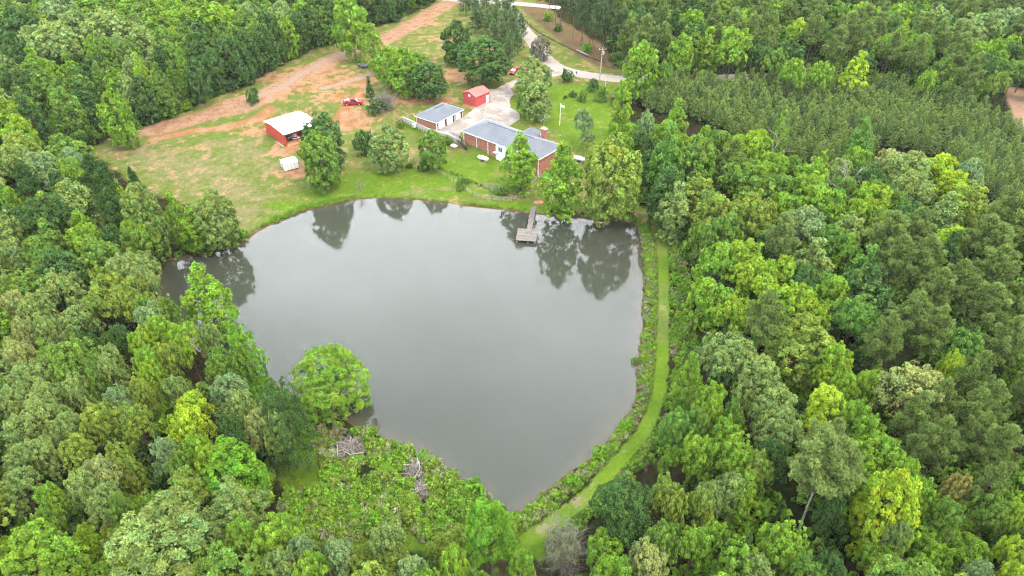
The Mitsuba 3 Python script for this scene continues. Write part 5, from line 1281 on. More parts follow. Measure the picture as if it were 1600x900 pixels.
# low growth: kind, how many, least and greatest radius, colours, outline
SCATTER = [
    ('w', 520, 0.35, 0.8, 'bbBgwllz', [(28.16, 125.32), (29.25, 124.46), (30.21, 118.73), (29.37, 110.69), (25.93, 91.31), (23.96, 81.64), (22.06, 75.17), (19.06, 70.53), (14.94, 64.65), (10.8, 60.13), (6.07, 55.73), (2.97, 53.27), (0, 53.66), (5.32, 58.18), (11.63, 63.9), (18.44, 72.84), (20.65, 79.05), (22.38, 88.43), (24.43, 98.99)]),
    ('s', 330, 0.3, 0.65, 'wzvwv', [(28.16, 125.32), (29.25, 124.46), (30.21, 118.73), (29.37, 110.69), (25.93, 91.31), (23.96, 81.64), (22.06, 75.17), (19.06, 70.53), (14.94, 64.65), (10.8, 60.13), (6.07, 55.73), (2.97, 53.27), (0, 53.66), (5.32, 58.18), (11.63, 63.9), (18.44, 72.84), (20.65, 79.05), (22.38, 88.43), (24.43, 98.99)]),
    ('w', 26, 0.4, 0.8, 'bBg', [(24.88, 129.99), (27.04, 130.26), (29.25, 124.46), (27.87, 122.41)]),
    ('w', 420, 0.45, 1.15, 'bgBgbvlz', [(32.72, 118.63), (34.73, 117.32), (34.99, 108.36), (32.24, 91.21), (29.89, 78.66), (26.86, 70.47), (22.57, 65.57), (18.03, 60.39), (12.99, 55.66), (8.79, 51.75), (6.58, 49.87), (4.82, 51.03), (9.02, 54.7), (14.39, 60.1), (18.9, 66.16), (23.42, 73.12), (26.63, 84.68), (30.24, 104.32)]),
    ('w', 80, 0.4, 0.8, 'bgB', [(32.69, 130.13), (38.74, 128.52), (39.42, 121.96), (35.54, 116.12), (33.12, 118.6)]),
    ('t', 460, 0.7, 1.5, 'bBgbvvbgw', [(-23.26, 69.21), (-20.06, 67.48), (-13.01, 63.85), (-7.16, 59.29), (-3.52, 57.03), (-0.86, 54.37), (0, 53.66), (2.96, 52.78), (1.24, 49.94), (-3.31, 50.4), (-8.28, 50.61), (-15.05, 51.72), (-23.41, 51.7), (-29.07, 52.63), (-31.01, 55.11), (-29.96, 57.7), (-27.19, 60.99), (-28.21, 65.57), (-25.63, 66.78)]),
    ('t', 120, 0.6, 1.2, 'gvbbw', [(-30.66, 55.41), (-24.03, 54.64), (-13.55, 53.16), (-5, 51.32), (-4.11, 49.74), (-14.87, 50.33), (-23.11, 50.3), (-29.94, 51.18)]),
    ('t', 40, 0.4, 0.8, 'gbz', [(-29.13, 71.84), (-25.41, 70.4), (-23.26, 69.21), (-25.63, 66.78), (-29.15, 65.57), (-31.63, 67.99), (-31.91, 73.16)]),
    ('s', 110, 0.3, 0.55, 'vBl', [(-52.79, 127.84), (-50.11, 131.07), (-46.32, 134.41), (-40.53, 136.71), (-35.79, 139.04), (-36.5, 140.02), (-41.49, 138.17), (-48.19, 135.26), (-52.65, 130.26)]),
    ('s', 50, 0.15, 0.3, 'vBl', [(-35.79, 139.04), (-23.86, 139.03), (-14.79, 137.48), (-14.82, 137.98), (-23.91, 139.72), (-35.89, 139.89)]),
    ('e', 150, 0.6, 1.4, 'gbdd', [(-108.2, 170.23), (-100.43, 180.48), (-92.93, 189.29), (-82.62, 200.11), (-76.5, 218.58), (-66.82, 240.05), (-78.73, 234.64), (-87.34, 213.63), (-96.34, 194.67), (-106.4, 185.94), (-112.77, 176.25)]),
    ('e', 60, 0.6, 1.3, 'gdd', [(-64.37, 249.72), (-57.24, 261.26), (-43.88, 268.21), (-29.36, 299.31), (-42.21, 295.05), (-59.12, 271.76)]),
    ('e', 40, 0.5, 1.2, 'gdb', [(-69.44, 112.92), (-64.77, 117.08), (-60.34, 119.01), (-56.55, 121.93), (-57.93, 124.43), (-63.91, 121.84), (-69.94, 116.4)]),
    ('e', 60, 0.5, 1.2, 'gdb', [(-68.21, 111.18), (-57.43, 92.61), (-42.05, 80.18), (-33.24, 74.52), (-35.88, 73.13), (-50.39, 83.2), (-67.6, 105.28)]),
    ('e', 30, 0.3, 0.7, 'gdb', [(8.63, 132.34), (15.04, 131.5), (26.3, 129.98), (26.51, 131.59), (14.47, 133.53), (9.01, 134.38)]),
    ('e', 60, 0.5, 1.1, 'dg', [(29.85, 227.21), (33.22, 219.74), (53.12, 215.26), (75.8, 216.09), (76.82, 219.75), (52.38, 222.29)]),
    ('f', 60, 0.2, 0.5, 'gdzv', [(-24.15, 155.65), (-19.97, 153.96), (-17.41, 151.99), (-12.41, 147.74), (-8.24, 144.2), (-5.6, 142.36), (-2.41, 141.1), (-2.42, 141.99), (-6.09, 143.65), (-12.5, 149.33), (-17.55, 153.65), (-23.52, 157.37)]),
]
WOODS = {
    'upper_left': [(-330.01, 360.47), (-31.13, 360.47), (-40.46, 282.07), (-56.74, 259.95), (-67.21, 243.38), (-75.96, 225.89), (-82.01, 204.79), (-92.65, 191.41), (-101.46, 182.46), (-108.42, 173.71), (-116.23, 165.58), (-170.01, 158)],
    'left': [(-170.01, 158), (-110.91, 156.91), (-92.42, 138.08), (-80.97, 125.4), (-71.08, 113.11), (-67.45, 104.41), (-60.65, 89.44), (-47.5, 77), (-38.69, 72.6), (-34.48, 62.98), (-32.59, 53.53), (-87.45, 53.53)],
    'lower_left': [(-87.45, 53.53), (-32.59, 53.53), (-27.43, 48.01), (-18.66, 47.14), (-7.77, 47.14), (-2.99, 43.01), (0, 37.04), (-74.42, 37.04)],
    'lower_right': [(27.12, 64.14), (18.72, 57.02), (12.81, 50.24), (9.25, 46.29), (7.02, 37.04), (74.42, 37.04), (95.84, 64.14)],
    'right_forest': [(35.69, 110.85), (32.78, 89.44), (28.89, 74.21), (24.41, 64.14), (95.84, 64.14), (141.19, 121.53), (101.23, 121.53), (99.51, 142.08), (89.23, 149.23), (71.87, 139.6), (61.34, 148.56), (51.33, 158), (41.51, 165.58), (28.55, 161.73), (29.87, 133.66), (35.38, 125.4)],
    'upper_right': [(45.14, 360.47), (34.56, 241.96), (33.98, 219.09), (52.96, 216.11), (76.2, 219.09), (105.68, 210.33), (129.2, 190.43), (149.78, 202.1), (202.79, 199.47), (330.01, 360.47)],
}
# ---------------------------------------------------------------- terrain: world metres, the pond's water lies at z = 0
def seg_dist(x, y, pts, closed=False):
    """Distance from the points to a polyline."""
    p = np.asarray(pts, float)
    q = np.roll(p, -1, 0) if closed else p[1:]
    p = p if closed else p[:-1]
    best = np.full(np.shape(x), 1e9)
    for (ax, ay), (bx, by) in zip(p, q):
        dx, dy = bx - ax, by - ay
        t = np.clip(((x - ax) * dx + (y - ay) * dy) / (dx * dx + dy * dy + 1e-9), 0, 1)
        best = np.minimum(best, (x - ax - t * dx) ** 2 + (y - ay - t * dy) ** 2)
    return np.sqrt(best)


def inside(x, y, pts):
    p = np.asarray(pts, float)
    q = np.roll(p, -1, 0)
    res = np.zeros(np.shape(x), bool)
    for (ax, ay), (bx, by) in zip(p, q):
        if ay != by:
            res ^= ((ay > y) != (by > y)) & (x < (bx - ax) * (y - ay) / (by - ay) + ax)
    return res


def pond_sd(x, y):
    d = seg_dist(x, y, POND, True)
    return np.where(inside(x, y, POND), -d, d)


def sstep(a, b, x):
    t = np.clip((x - a) / (b - a), 0, 1)
    return t * t * (3 - 2 * t)


def height(x, y):
    x, y = np.asarray(x, float), np.asarray(y, float)
    d = pond_sd(x, y)
    wob = meshkit.fbm(np.stack([x / 14, y / 14, 0 * x], -1), 3, 5) - 0.5
    z = np.where(d < 0, np.maximum(d * 0.3, -1.6), np.minimum(d * 0.45, 0.42 + 0.02 * np.minimum(d, 30)))
    z = z + wob * 0.5 * sstep(1.5, 12, d)
    # the driveway, the garage and the street front of the house stand on a terrace above the lawn that runs down to the pond
    s = terrace_side(x, y)
    sharp = sstep(6.0, 1.5, seg_dist(x, y, WALL_LINE))
    soft = 0.45 * sharp + 6.0 * (1 - sharp)
    z = z + TERRACE * sstep(-soft, soft * 0.2, s)
    return z


def terrace_side(x, y):
    """Signed distance to the terrace's lower edge, positive on the driveway's side (north)."""
    p = np.asarray(TERRACE_LINE)
    d = seg_dist(x, y, p)
    yy = np.interp(x, p[:, 0], p[:, 1])
    return np.where(y > yy, d, -d)

# ---------------------------------------------------------------- names, labels, small mesh helpers
used = {}


def numbered(name):
    n = used.get(name, 0)
    used[name] = n + 1
    return name if n == 0 else f"{name}_{n:03d}"


def say(key, label=None, category=None, group=None, kind=None):
    labels[key] = {k: v for k, v in dict(label=label, category=category, group=group, kind=kind).items() if v}
    return key


def thing(name, label, category, group=None):
    return say(numbered(name), label, category, group)


def put(parent, name, mesh, bsdf, label=None, kind=None, smooth=False, **more):
    """One part of a thing (or a whole thing if parent is None)."""
    key = numbered(f"{parent}__{name}" if parent else name)
    scene[key] = mikit.ply(mesh, bsdf, smooth, **more)
    if label or kind:
        say(key, label, None, None, kind)
    return key


def cat(meshes):
    return trimesh.util.concatenate(meshes)


def box(x0, x1, y0, y1, z0, z1):
    m = trimesh.creation.box((x1 - x0, y1 - y0, z1 - z0))
    m.apply_translation(((x0 + x1) / 2, (y0 + y1) / 2, (z0 + z1) / 2))
    return m


def poly(verts, faces):
    return trimesh.Trimesh(np.asarray(verts, float), np.asarray(faces), process=False)


def tubes(segments, sides=6):
    """Tapered tubes from (start, end, radius at start, radius at end) rows, as one mesh."""
    s = np.asarray([np.hstack([np.asarray(a, float), np.asarray(b, float), [r, q]]) for a, b, r, q in segments])
    a, b = s[:, :3], s[:, 3:6]
    d = b - a
    d /= np.linalg.norm(d, axis=1, keepdims=True) + 1e-9
    u = np.cross(d, np.where(np.abs(d[:, 2:]) < 0.9, [[0, 0, 1.0]], [[1.0, 0, 0]]))
    u /= np.linalg.norm(u, axis=1, keepdims=True)
    w = np.cross(d, u)
    t = np.arange(sides) * 2 * np.pi / sides
    ring = np.cos(t)[None, :, None] * u[:, None] + np.sin(t)[None, :, None] * w[:, None]
    v = np.concatenate([a[:, None] + ring * s[:, 6, None, None], b[:, None] + ring * s[:, 7, None, None]], 1).reshape(-1, 3)
    i = np.arange(sides)
    j = (i + 1) % sides
    f = np.concatenate([np.stack([i, j, j + sides], 1), np.stack([i, j + sides, i + sides], 1)])
    return trimesh.Trimesh(v, (f[None] + (np.arange(len(s)) * 2 * sides)[:, None, None]).reshape(-1, 3), process=False)


def frame(x, y, z, degrees):
    """A function that moves a mesh from a building's own axes to its place."""
    m = trimesh.transformations.rotation_matrix(math.radians(degrees), [0, 0, 1])
    m[:3, 3] = x, y, z
    return lambda mesh: mesh.copy().apply_transform(m)


def H(x, y):
    return float(height(np.array(x), np.array(y)))


# ---------------------------------------------------------------- materials
def dist_line(x, y, pts):
    best = mi.Float(1e9)
    for (ax, ay), (bx, by) in zip(pts[:-1], pts[1:]):
        dx, dy = bx - ax, by - ay
        t = dr.clip(((x - ax) * dx + (y - ay) * dy) / (dx * dx + dy * dy + 1e-9), 0, 1)
        best = dr.minimum(best, dr.square(x - ax - t * dx) + dr.square(y - ay - t * dy))
    return dr.sqrt(best)


def signed_area(x, y, pts):
    """Distance to the outline, positive inside."""
    odd = mi.Bool(False)
    for (ax, ay), (bx, by) in zip(pts, pts[1:] + pts[:1]):
        if ay != by:
            odd ^= ((ay > y) != (by > y)) & (x < (bx - ax) * (y - ay) / (by - ay) + ax)
    d = dist_line(x, y, pts + pts[:1])
    return dr.select(odd, d, -d)


def spots(x, y, rows):
    """How far into any of the ellipses (x, y, half width, half depth) the point lies, 1 at a centre."""
    s = mi.Float(0)
    for cx, cy, rx, ry in rows:
        s = dr.maximum(s, 1 - dr.sqrt(dr.square((x - cx) / rx) + dr.square((y - cy) / ry)) * 0.72)
    return s


def ground_color(p, n, uv):
    x, y, z = p.x, p.y, p.z
    big, mid = fbm(x * 0.11, y * 0.11, 3.0, 3), fbm(x * 0.55, y * 0.55, 9.0, 3)
    fine, speck = fbm(x * 2.1, y * 2.1, 5.0, 2), noise(x * 7.0, y * 7.0, 1.0)
    wob = (mid - 0.5) * 3.2 + (big - 0.5) * 3.0 + (fine - 0.5) * 1.4
    streak = noise((x + y) * 0.22, (y - x) * 2.6, 6.0)
    tuft = 0.64 + 0.40 * fine + 0.16 * speck + 0.16 * streak
    lush = mix((0.088, 0.172, 0.014), (0.140, 0.215, 0.024), mid) * tuft
    meadow = mix((0.118, 0.158, 0.032), (0.165, 0.175, 0.056), smoothstep(0.3, 0.7, mid)) * tuft
    hay = mix((0.200, 0.174, 0.085), (0.244, 0.207, 0.118), fine) * (0.8 + 0.35 * noise(x * 1.2 + y * 0.9, (y - x) * 6.0, 2.0))
    clay = mix((0.300, 0.145, 0.070), (0.370, 0.215, 0.125), smoothstep(0.3, 0.7, mid)) * (0.82 + 0.36 * fine)
    pale = mix((0.296, 0.211, 0.152), (0.340, 0.266, 0.211), fine) * (0.85 + 0.3 * speck)
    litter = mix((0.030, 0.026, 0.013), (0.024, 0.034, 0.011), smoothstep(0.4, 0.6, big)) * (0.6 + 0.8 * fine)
    straw = mix((0.167, 0.100, 0.056), (0.130, 0.107, 0.048), smoothstep(0.35, 0.65, mid)) * (0.75 + 0.5 * fine)
    c = mix(meadow, lush, smoothstep(0.0, 0.55, spots(x, y, LUSH) * 1.25 + (mid - 0.5) * 0.6))
    c = mix(c, hay, 0.6 * smoothstep(0.15, 0.75, spots(x, y, HAY) + (mid - 0.5) * 1.1 + (fine - 0.5) * 0.5))
    # worn soil: patches, then the wheel tracks
    soil = smoothstep(0.12, 0.55, spots(x, y, CLAYPATCH) + (mid - 0.5) * 1.2 + (fine - 0.5) * 0.6)
    c = mix(c, clay, soil * 0.9 * (1 - 0.7 * smoothstep(0.1, 0.4, spots(x, y, LUSH))))
    far_field = smoothstep(150, 165, y) * smoothstep(0.53, 0.62, mid * 0.6 + big * 0.4)
    c = mix(c, mix(clay, meadow, 0.35), far_field * 0.3 * (1 - smoothstep(0.0, 0.3, spots(x, y, LUSH))))
    for line, wide, mat in ((TRACK, 4.0, mix(clay, pale, 0.5 * smoothstep(0.35, 0.65, fine))), (TRACK2, 1.5, clay), (SANDY, 3.4, pale), (TRACK3, 1.6, clay), (TRACK4, 1.6, clay), (TRACK_GREY, 1.0, pale), (TRACK_GREY2, 1.0, pale)):
        c = mix(c, mat, smoothstep(wide + 1.0, wide - 0.6, dist_line(x, y, line) + wob * 0.5))
    path = dist_line(x, y, PATH)
    dam = mix((0.100, 0.190, 0.014), (0.150, 0.230, 0.026), fine) * (0.70 + 0.3 * speck + 0.25 * mid)
    worn = smoothstep(0.55, 0.25, dr.abs(path - 0.45) + (mid - 0.5) * 1.2) * smoothstep(0.45, 0.6, big)
    dam = mix(dam, hay, worn * 0.3)
    dam = mix(dam, (hay + pale) * 0.5, 0.65 * smoothstep(0.55, 0.85, spots(x, y, CLAYPATCH) + (mid - 0.5) * 1.0 + (fine - 0.5) * 0.6))
    area = signed_area(x, y, FIELD) + wob * 0.7
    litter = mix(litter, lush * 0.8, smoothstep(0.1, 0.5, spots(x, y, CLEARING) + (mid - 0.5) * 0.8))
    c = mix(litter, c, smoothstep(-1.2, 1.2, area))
    c = mix(c, dam, smoothstep(1.4, 0.9, path + (fine - 0.5) * 0.8 + (mid - 0.5) * 0.5))
    c = mix(c, straw, smoothstep(-1.5, 1.0, signed_area(x, y, STRAW) + wob * 0.5))
    c = mix(c, (clay + pale) * 0.5, smoothstep(3.6, 2.2, dist_line(x, y, SANDY) + wob * 0.4))
    # the pond's muddy rim and bed
    mud = mix((0.200, 0.085, 0.037), (0.148, 0.089, 0.052), mid) * (0.75 + 0.4 * fine)
    c = mix(mud, c, smoothstep(0.02, 0.16, z + (fine - 0.5) * 0.16 + (mid - 0.5) * 0.2))
    return c * 0.56


def bark_color(p, n, uv):
    return mix((0.06, 0.046, 0.034), (0.125, 0.104, 0.085), fbm(p.x * 5, p.y * 5, p.z * 1.4))


def plain(rgb, rough=0.6, grain=0.12, scale=3.0, spec=0.3, metallic=0.0):
    def fn(p, n, uv):
        f = fbm(p.x * scale, p.y * scale, p.z * scale, 3)
        return mi.Color3f(rgb) * (1 - grain + 2 * grain * f)
    return {"type": "twosided", "b": {"type": "principled", "base_color": mikit.proc(fn), "roughness": rough, "specular": spec, "metallic": metallic}}


def shingle_color(p, n, uv):
    row = noise(p.z * 9.0, 1.0, 1.0)
    tab = mikit.cell_rand(dr.floor(p.z * 12.0), dr.floor((p.x * 0.7 - p.y * 0.7) * 3.2), 4)
    stain = fbm(p.x * 0.45, p.y * 0.45, p.z * 0.3, 3)
    return mix((0.076, 0.085, 0.101), (0.115, 0.126, 0.144), stain) * (0.86 + 0.16 * tab + 0.10 * row)


def brick_color(p, n, uv):
    row = dr.floor(p.z / 0.075)
    along = (p.x - p.y) * 0.72 / 0.21 + 0.5 * (row - 2 * dr.floor(row / 2))
    r = mikit.cell_rand(row, dr.floor(along), 7)
    fz, fa = p.z / 0.075 - row, along - dr.floor(along)
    joint = dr.maximum(smoothstep(0.84, 0.92, fz), smoothstep(0.93, 0.97, fa))
    return mix(mix((0.194, 0.061, 0.036), (0.288, 0.108, 0.061), r) * (0.85 + 0.3 * fbm(p.x, p.y, p.z)), (0.302, 0.259, 0.223), joint * 0.8)


def concrete_color(p, n, uv):
    a, b = fbm(p.x * 0.35, p.y * 0.35, 1.0, 4), fbm(p.x * 2.4, p.y * 2.4, 2.0, 2)
    c = mix((0.153, 0.132, 0.115), (0.211, 0.192, 0.173), smoothstep(0.3, 0.7, a)) * (0.9 + 0.2 * b)
    u, v = (p.x * 0.6 + p.y * 0.8) / 4.5, (p.x * 0.8 - p.y * 0.6) / 4.5
    joint = smoothstep(0.478, 0.492, dr.maximum(dr.abs(u - dr.floor(u) - 0.5), dr.abs(v - dr.floor(v) - 0.5)))
    c = mix(c, (0.104, 0.088, 0.073), joint * 0.6)
    return mix(c, (0.107, 0.092, 0.081), smoothstep(0.58, 0.75, fbm(p.x * 0.6 + 7, p.y * 0.6, 4.0, 3)) * 0.5)


def road_color(p, n, uv):
    a, b = fbm(p.x * 0.3, p.y * 0.3, 1.0, 3), fbm(p.x * 3, p.y * 3, 2.0, 2)
    return mix((0.162, 0.139, 0.122), (0.202, 0.179, 0.160), a) * (0.9 + 0.2 * b)


def weathered(p, n, uv):
    a, b = fbm(p.x * 2.0, p.y * 6.0, p.z * 3.0, 3), mikit.cell_rand(dr.floor(p.y / 0.24), dr.floor(p.x / 1.4), 2)
    return mix((0.085, 0.075, 0.070), (0.170, 0.155, 0.142), 0.6 * a + 0.4 * b)


def two(fn, rough=0.8, spec=0.2):
    return {"type": "twosided", "b": {"type": "principled", "base_color": mikit.proc(fn), "roughness": rough, "specular": spec}}


scene["ground_material"] = {"type": "twosided", "b": {"type": "diffuse", "reflectance": mikit.proc(ground_color)}}
scene["leaf_material"] = {"type": "principledthin", "base_color": {"type": "mesh_attribute", "name": "vertex_color"}, "roughness": 0.55, "spec_trans": 0.0, "diff_trans": 0.75, "eta": 1.4}
scene["bark_material"] = {"type": "twosided", "b": {"type": "diffuse", "reflectance": mikit.proc(bark_color)}}
scene["pale_wood_material"] = plain((0.25, 0.228, 0.205), 0.9, 0.35, 2.0, 0.1)
scene["grey_twig_material"] = plain((0.150, 0.136, 0.122), 0.9, 0.2, 2.0, 0.1)
scene["shingle_material"] = two(shingle_color, 0.85)
scene["brick_material"] = two(brick_color, 0.85)
scene["concrete_material"] = two(concrete_color, 0.85)
scene["road_material"] = two(road_color, 0.9)
scene["deck_material"] = two(weathered, 0.85)
scene["white_paint"] = plain((0.585, 0.585, 0.578), 0.5, 0.05, 1.0)
scene["white_metal_roof"] = plain((0.600, 0.600, 0.600), 0.45, 0.05, 0.6)
scene["red_siding"] = plain((0.315, 0.045, 0.030), 0.55, 0.12, 1.2)
scene["red_roof"] = plain((0.375, 0.083, 0.071), 0.5, 0.10, 0.8)
scene["red_shed_siding"] = plain((0.345, 0.056, 0.053), 0.55, 0.10, 1.0)
scene["red_car_paint"] = plain((0.24, 0.012, 0.018), 0.3, 0.05, 1.0, 0.5)
scene["dark_brown_wood"] = plain((0.071, 0.030, 0.022), 0.6, 0.2, 3.0)
scene["black_metal"] = plain((0.017, 0.017, 0.019), 0.5, 0.1, 3.0)
scene["dark_void"] = plain((0.038, 0.034, 0.030), 0.8, 0.2, 2.0)
scene["grey_metal"] = plain((0.270, 0.270, 0.277), 0.45, 0.1, 2.0)
scene["glass_pane"] = plain((0.026, 0.032, 0.038), 0.08, 0.05, 1.0, 0.8)
scene["stucco"] = plain((0.300, 0.285, 0.262), 0.9, 0.22, 1.6)
scene["pole_wood"] = plain((0.270, 0.240, 0.210), 0.85, 0.15, 3.0)
scene["tarp"] = plain((0.038, 0.041, 0.053), 0.45, 0.2, 1.5)
scene["clay_soil"] = plain((0.255, 0.128, 0.064), 0.95, 0.25, 2.5)

# ---------------------------------------------------------------- setting: ground, water, road, driveway
gx = np.concatenate([-np.geomspace(2600, 232, 14), np.arange(-225, 226, 1.5), np.geomspace(232, 2600, 14)])
gx = np.unique(np.concatenate([gx, np.arange(-75, 45, 0.75)]))
gy = np.concatenate([-np.geomspace(1500, 30, 9), np.arange(-15, 30, 5), np.arange(30, 345, 1.5), np.geomspace(352, 3500, 14)])
gy = np.unique(np.concatenate([gy, np.arange(45, 200, 0.75)]))
X, Y = np.meshgrid(gx, gy)
Z = height(X, Y)
i, j = np.meshgrid(np.arange(len(gy) - 1), np.arange(len(gx) - 1), indexing="ij")
q = np.stack([i * len(gx) + j, i * len(gx) + j + 1, (i + 1) * len(gx) + j + 1, (i + 1) * len(gx) + j], -1).reshape(-1, 4)
gm = trimesh.Trimesh(np.stack([X, Y, Z], -1).reshape(-1, 3), np.vstack([q[:, [0, 1, 2]], q[:, [0, 2, 3]]]), process=False)
put(None, "ground", gm, "ground_material", kind="structure", smooth=True)


def water_color(p, n, uv):
    d = -signed_area(p.x, p.y, POND)
    a = fbm(p.x * 0.05, p.y * 0.05, 1.0, 3)
    body = mix((0.026, 0.031, 0.022), (0.034, 0.037, 0.028), a)
    shallow = mi.Color3f(0.17, 0.105, 0.068)
    w = 0.32 * smoothstep(-3.5, -0.2, d + (fbm(p.x * 0.3, p.y * 0.3, 2.0) - 0.5) * 2.5)
    return mix(body, shallow, w * w)


def ripple(p, n, uv):
    return fbm(p.x * 0.9, p.y * 1.6, 4.0, 3)


scene["water_material"] = {"type": "bumpmap", "scale": 0.0015, "t": mikit.proc(ripple, 0.02), "b": {
    "type": "roughplastic", "diffuse_reflectance": mikit.proc(water_color), "int_ior": 1.42, "alpha": 0.006, "nonlinear": False}}
px = np.arange(-84, 36, 1.0)
py = np.arange(48, 146, 1.0)
X, Y = np.meshgrid(px, py)
ok = pond_sd(X, Y) < 2.5
i, j = np.nonzero(ok[:-1, :-1] & ok[1:, :-1] & ok[:-1, 1:] & ok[1:, 1:])
q = np.stack([i * len(px) + j, i * len(px) + j + 1, (i + 1) * len(px) + j + 1, (i + 1) * len(px) + j], -1)
wm = trimesh.Trimesh(np.stack([X, Y, 0 * X], -1).reshape(-1, 3), np.vstack([q[:, [0, 1, 2]], q[:, [0, 2, 3]]]), process=False)
wm.remove_unreferenced_vertices()
put(None, "pond_water", wm, "water_material", kind="structure")


scene["haze"] = {"type": "cube", "to_world": T().translate([0, 1000, 39.6]).scale([2800, 2700, 42.0]), "bsdf": {"type": "null"}, "interior": {"type": "ref", "id": "air"}}
say("haze", "thin pale haze in the air over the woods and the pond", "haze", None, "stuff")


def ribbon(line, widths, lift, step=1.5):
    p = np.asarray(line, float)
    s = np.concatenate([[0], np.cumsum(np.linalg.norm(np.diff(p, axis=0), axis=1))])
    from scipy.interpolate import make_interp_spline
    t = np.arange(0, s[-1], step)
    c = make_interp_spline(s, p, k=2)(t)
    d = np.gradient(c, axis=0)
    d /= np.linalg.norm(d, axis=1, keepdims=True)
    nrm = np.stack([-d[:, 1], d[:, 0]], 1)
    w = np.interp(t, s, np.broadcast_to(widths, (len(p),)))
    cols = np.linspace(-1, 1, 7)
    jag = 0.12 * (meshkit.fbm(np.stack([t * 0.4, 0 * t, 0 * t], -1), 3, 8) - 0.5)
    xy = c[:, None] + nrm[:, None] * (cols[None] * (w / 2 + jag)[:, None])[..., None]
    z = height(xy[..., 0], xy[..., 1]) + lift
    v = np.concatenate([xy, z[..., None]], -1).reshape(-1, 3)
    i, j = np.meshgrid(np.arange(len(t) - 1), np.arange(6), indexing="ij")
    q = np.stack([i * 7 + j, i * 7 + j + 1, i * 7 + j + 8, i * 7 + j + 7], -1).reshape(-1, 4)[:, ::-1]
    return trimesh.Trimesh(v, np.vstack([q[:, [0, 1, 2]], q[:, [0, 2, 3]]]), process=False)


def sheet(outline, lift, edge=1.2):
    import shapely
    g = shapely.Polygon(outline).buffer(0.6).buffer(-0.6)
    v, f = trimesh.creation.triangulate_polygon(g, engine="earcut")
    v = np.c_[v, np.zeros(len(v))]
    v, f = trimesh.remesh.subdivide_to_size(v, f, edge)
    v[:, 2] = height(v[:, 0], v[:, 1]) + lift
    return trimesh.Trimesh(v, f, process=True)


put(None, "road", ribbon(ROAD, 5.6, 0.05), "road_material", kind="structure")
put(None, "side_road", ribbon(ROAD2, 5.0, 0.056), "road_material", kind="structure")
put(None, "driveway", sheet(DRIVE, 0.064), "concrete_material", kind="structure")
put(None, "driveway_lane", ribbon(DRIVE2, 3.6, 0.06), "concrete_material", kind="structure")

# ---------------------------------------------------------------- foliage
PALETTE = {
    "g": (0.116, 0.202, 0.034), "b": (0.153, 0.269, 0.031), "B": (0.129, 0.274, 0.028), "l": (0.185, 0.300, 0.030), "L": (0.265, 0.375, 0.030), "o": (0.178, 0.253, 0.071), "v": (0.170, 0.240, 0.041), "d": (0.064, 0.125, 0.033), "p": (0.148, 0.212, 0.053), "P": (0.170, 0.236, 0.064), "q": (0.082, 0.129, 0.049), "t": (0.170, 0.256, 0.099), "c": (0.105, 0.215, 0.040), "y": (0.240, 0.285, 0.091), "Y": (0.248, 0.240, 0.070), "r": (0.162, 0.162, 0.101), "z": (0.202, 0.199, 0.108), "w": (0.223, 0.256, 0.124), "k": (0.130, 0.193, 0.054), "j": (0.160, 0.226, 0.056),
}
WORDS = {"g": "mid green", "b": "bright green", "B": "vivid green", "l": "yellow green", "L": "lime yellow", "o": "greyish green", "v": "olive green", "d": "dark green",
         "p": "dull olive", "P": "pale olive", "q": "blackish green", "t": "silvery green", "c": "emerald green", "y": "pale straw green", "Y": "tan yellow", "r": "reddish green"}


def unit(v):
    return v / (np.linalg.norm(v, axis=-1, keepdims=True) + 1e-9)


def kites(rng, pos, axis, face, size, width=0.8, fold=0.22):
    """Leaf sprays: one folded four-cornered blade each, lying along axis and looking along face."""
    face = unit(face)
    axis = unit(axis - face * (axis * face).sum(-1, keepdims=True))
    side = np.cross(axis, face)
    s = np.broadcast_to(size, (len(pos),))[:, None]
    w = width * rng.uniform(0.7, 1.25, (len(pos), 1))
    v = np.stack([pos - 0.55 * s * axis, pos + 0.5 * s * w * side + fold * s * face, pos + 0.62 * s * axis, pos - 0.5 * s * w * side + fold * s * face * rng.uniform(-0.4, 1, (len(pos), 1))], 1)
    return v


class Foliage:
    """Collects blades with a tint factor each; becomes one mesh."""

    def __init__(self):
        self.v, self.t = [], []

    def add(self, v, tint):
        self.v.append(v)
        self.t.append(np.broadcast_to(tint, (len(v), 3)) if np.ndim(tint) == 2 else np.repeat(np.asarray(tint)[:, None], 3, 1))

    def arrays(self):
        v, t = np.concatenate(self.v), np.concatenate(self.t)
        n = len(v)
        k = np.arange(n)[:, None] * 4
        f = np.concatenate([k + [0, 1, 2], k + [0, 2, 3]], 1).reshape(-1, 3)
        return v.reshape(-1, 3), f, np.repeat(t, 4, 0)


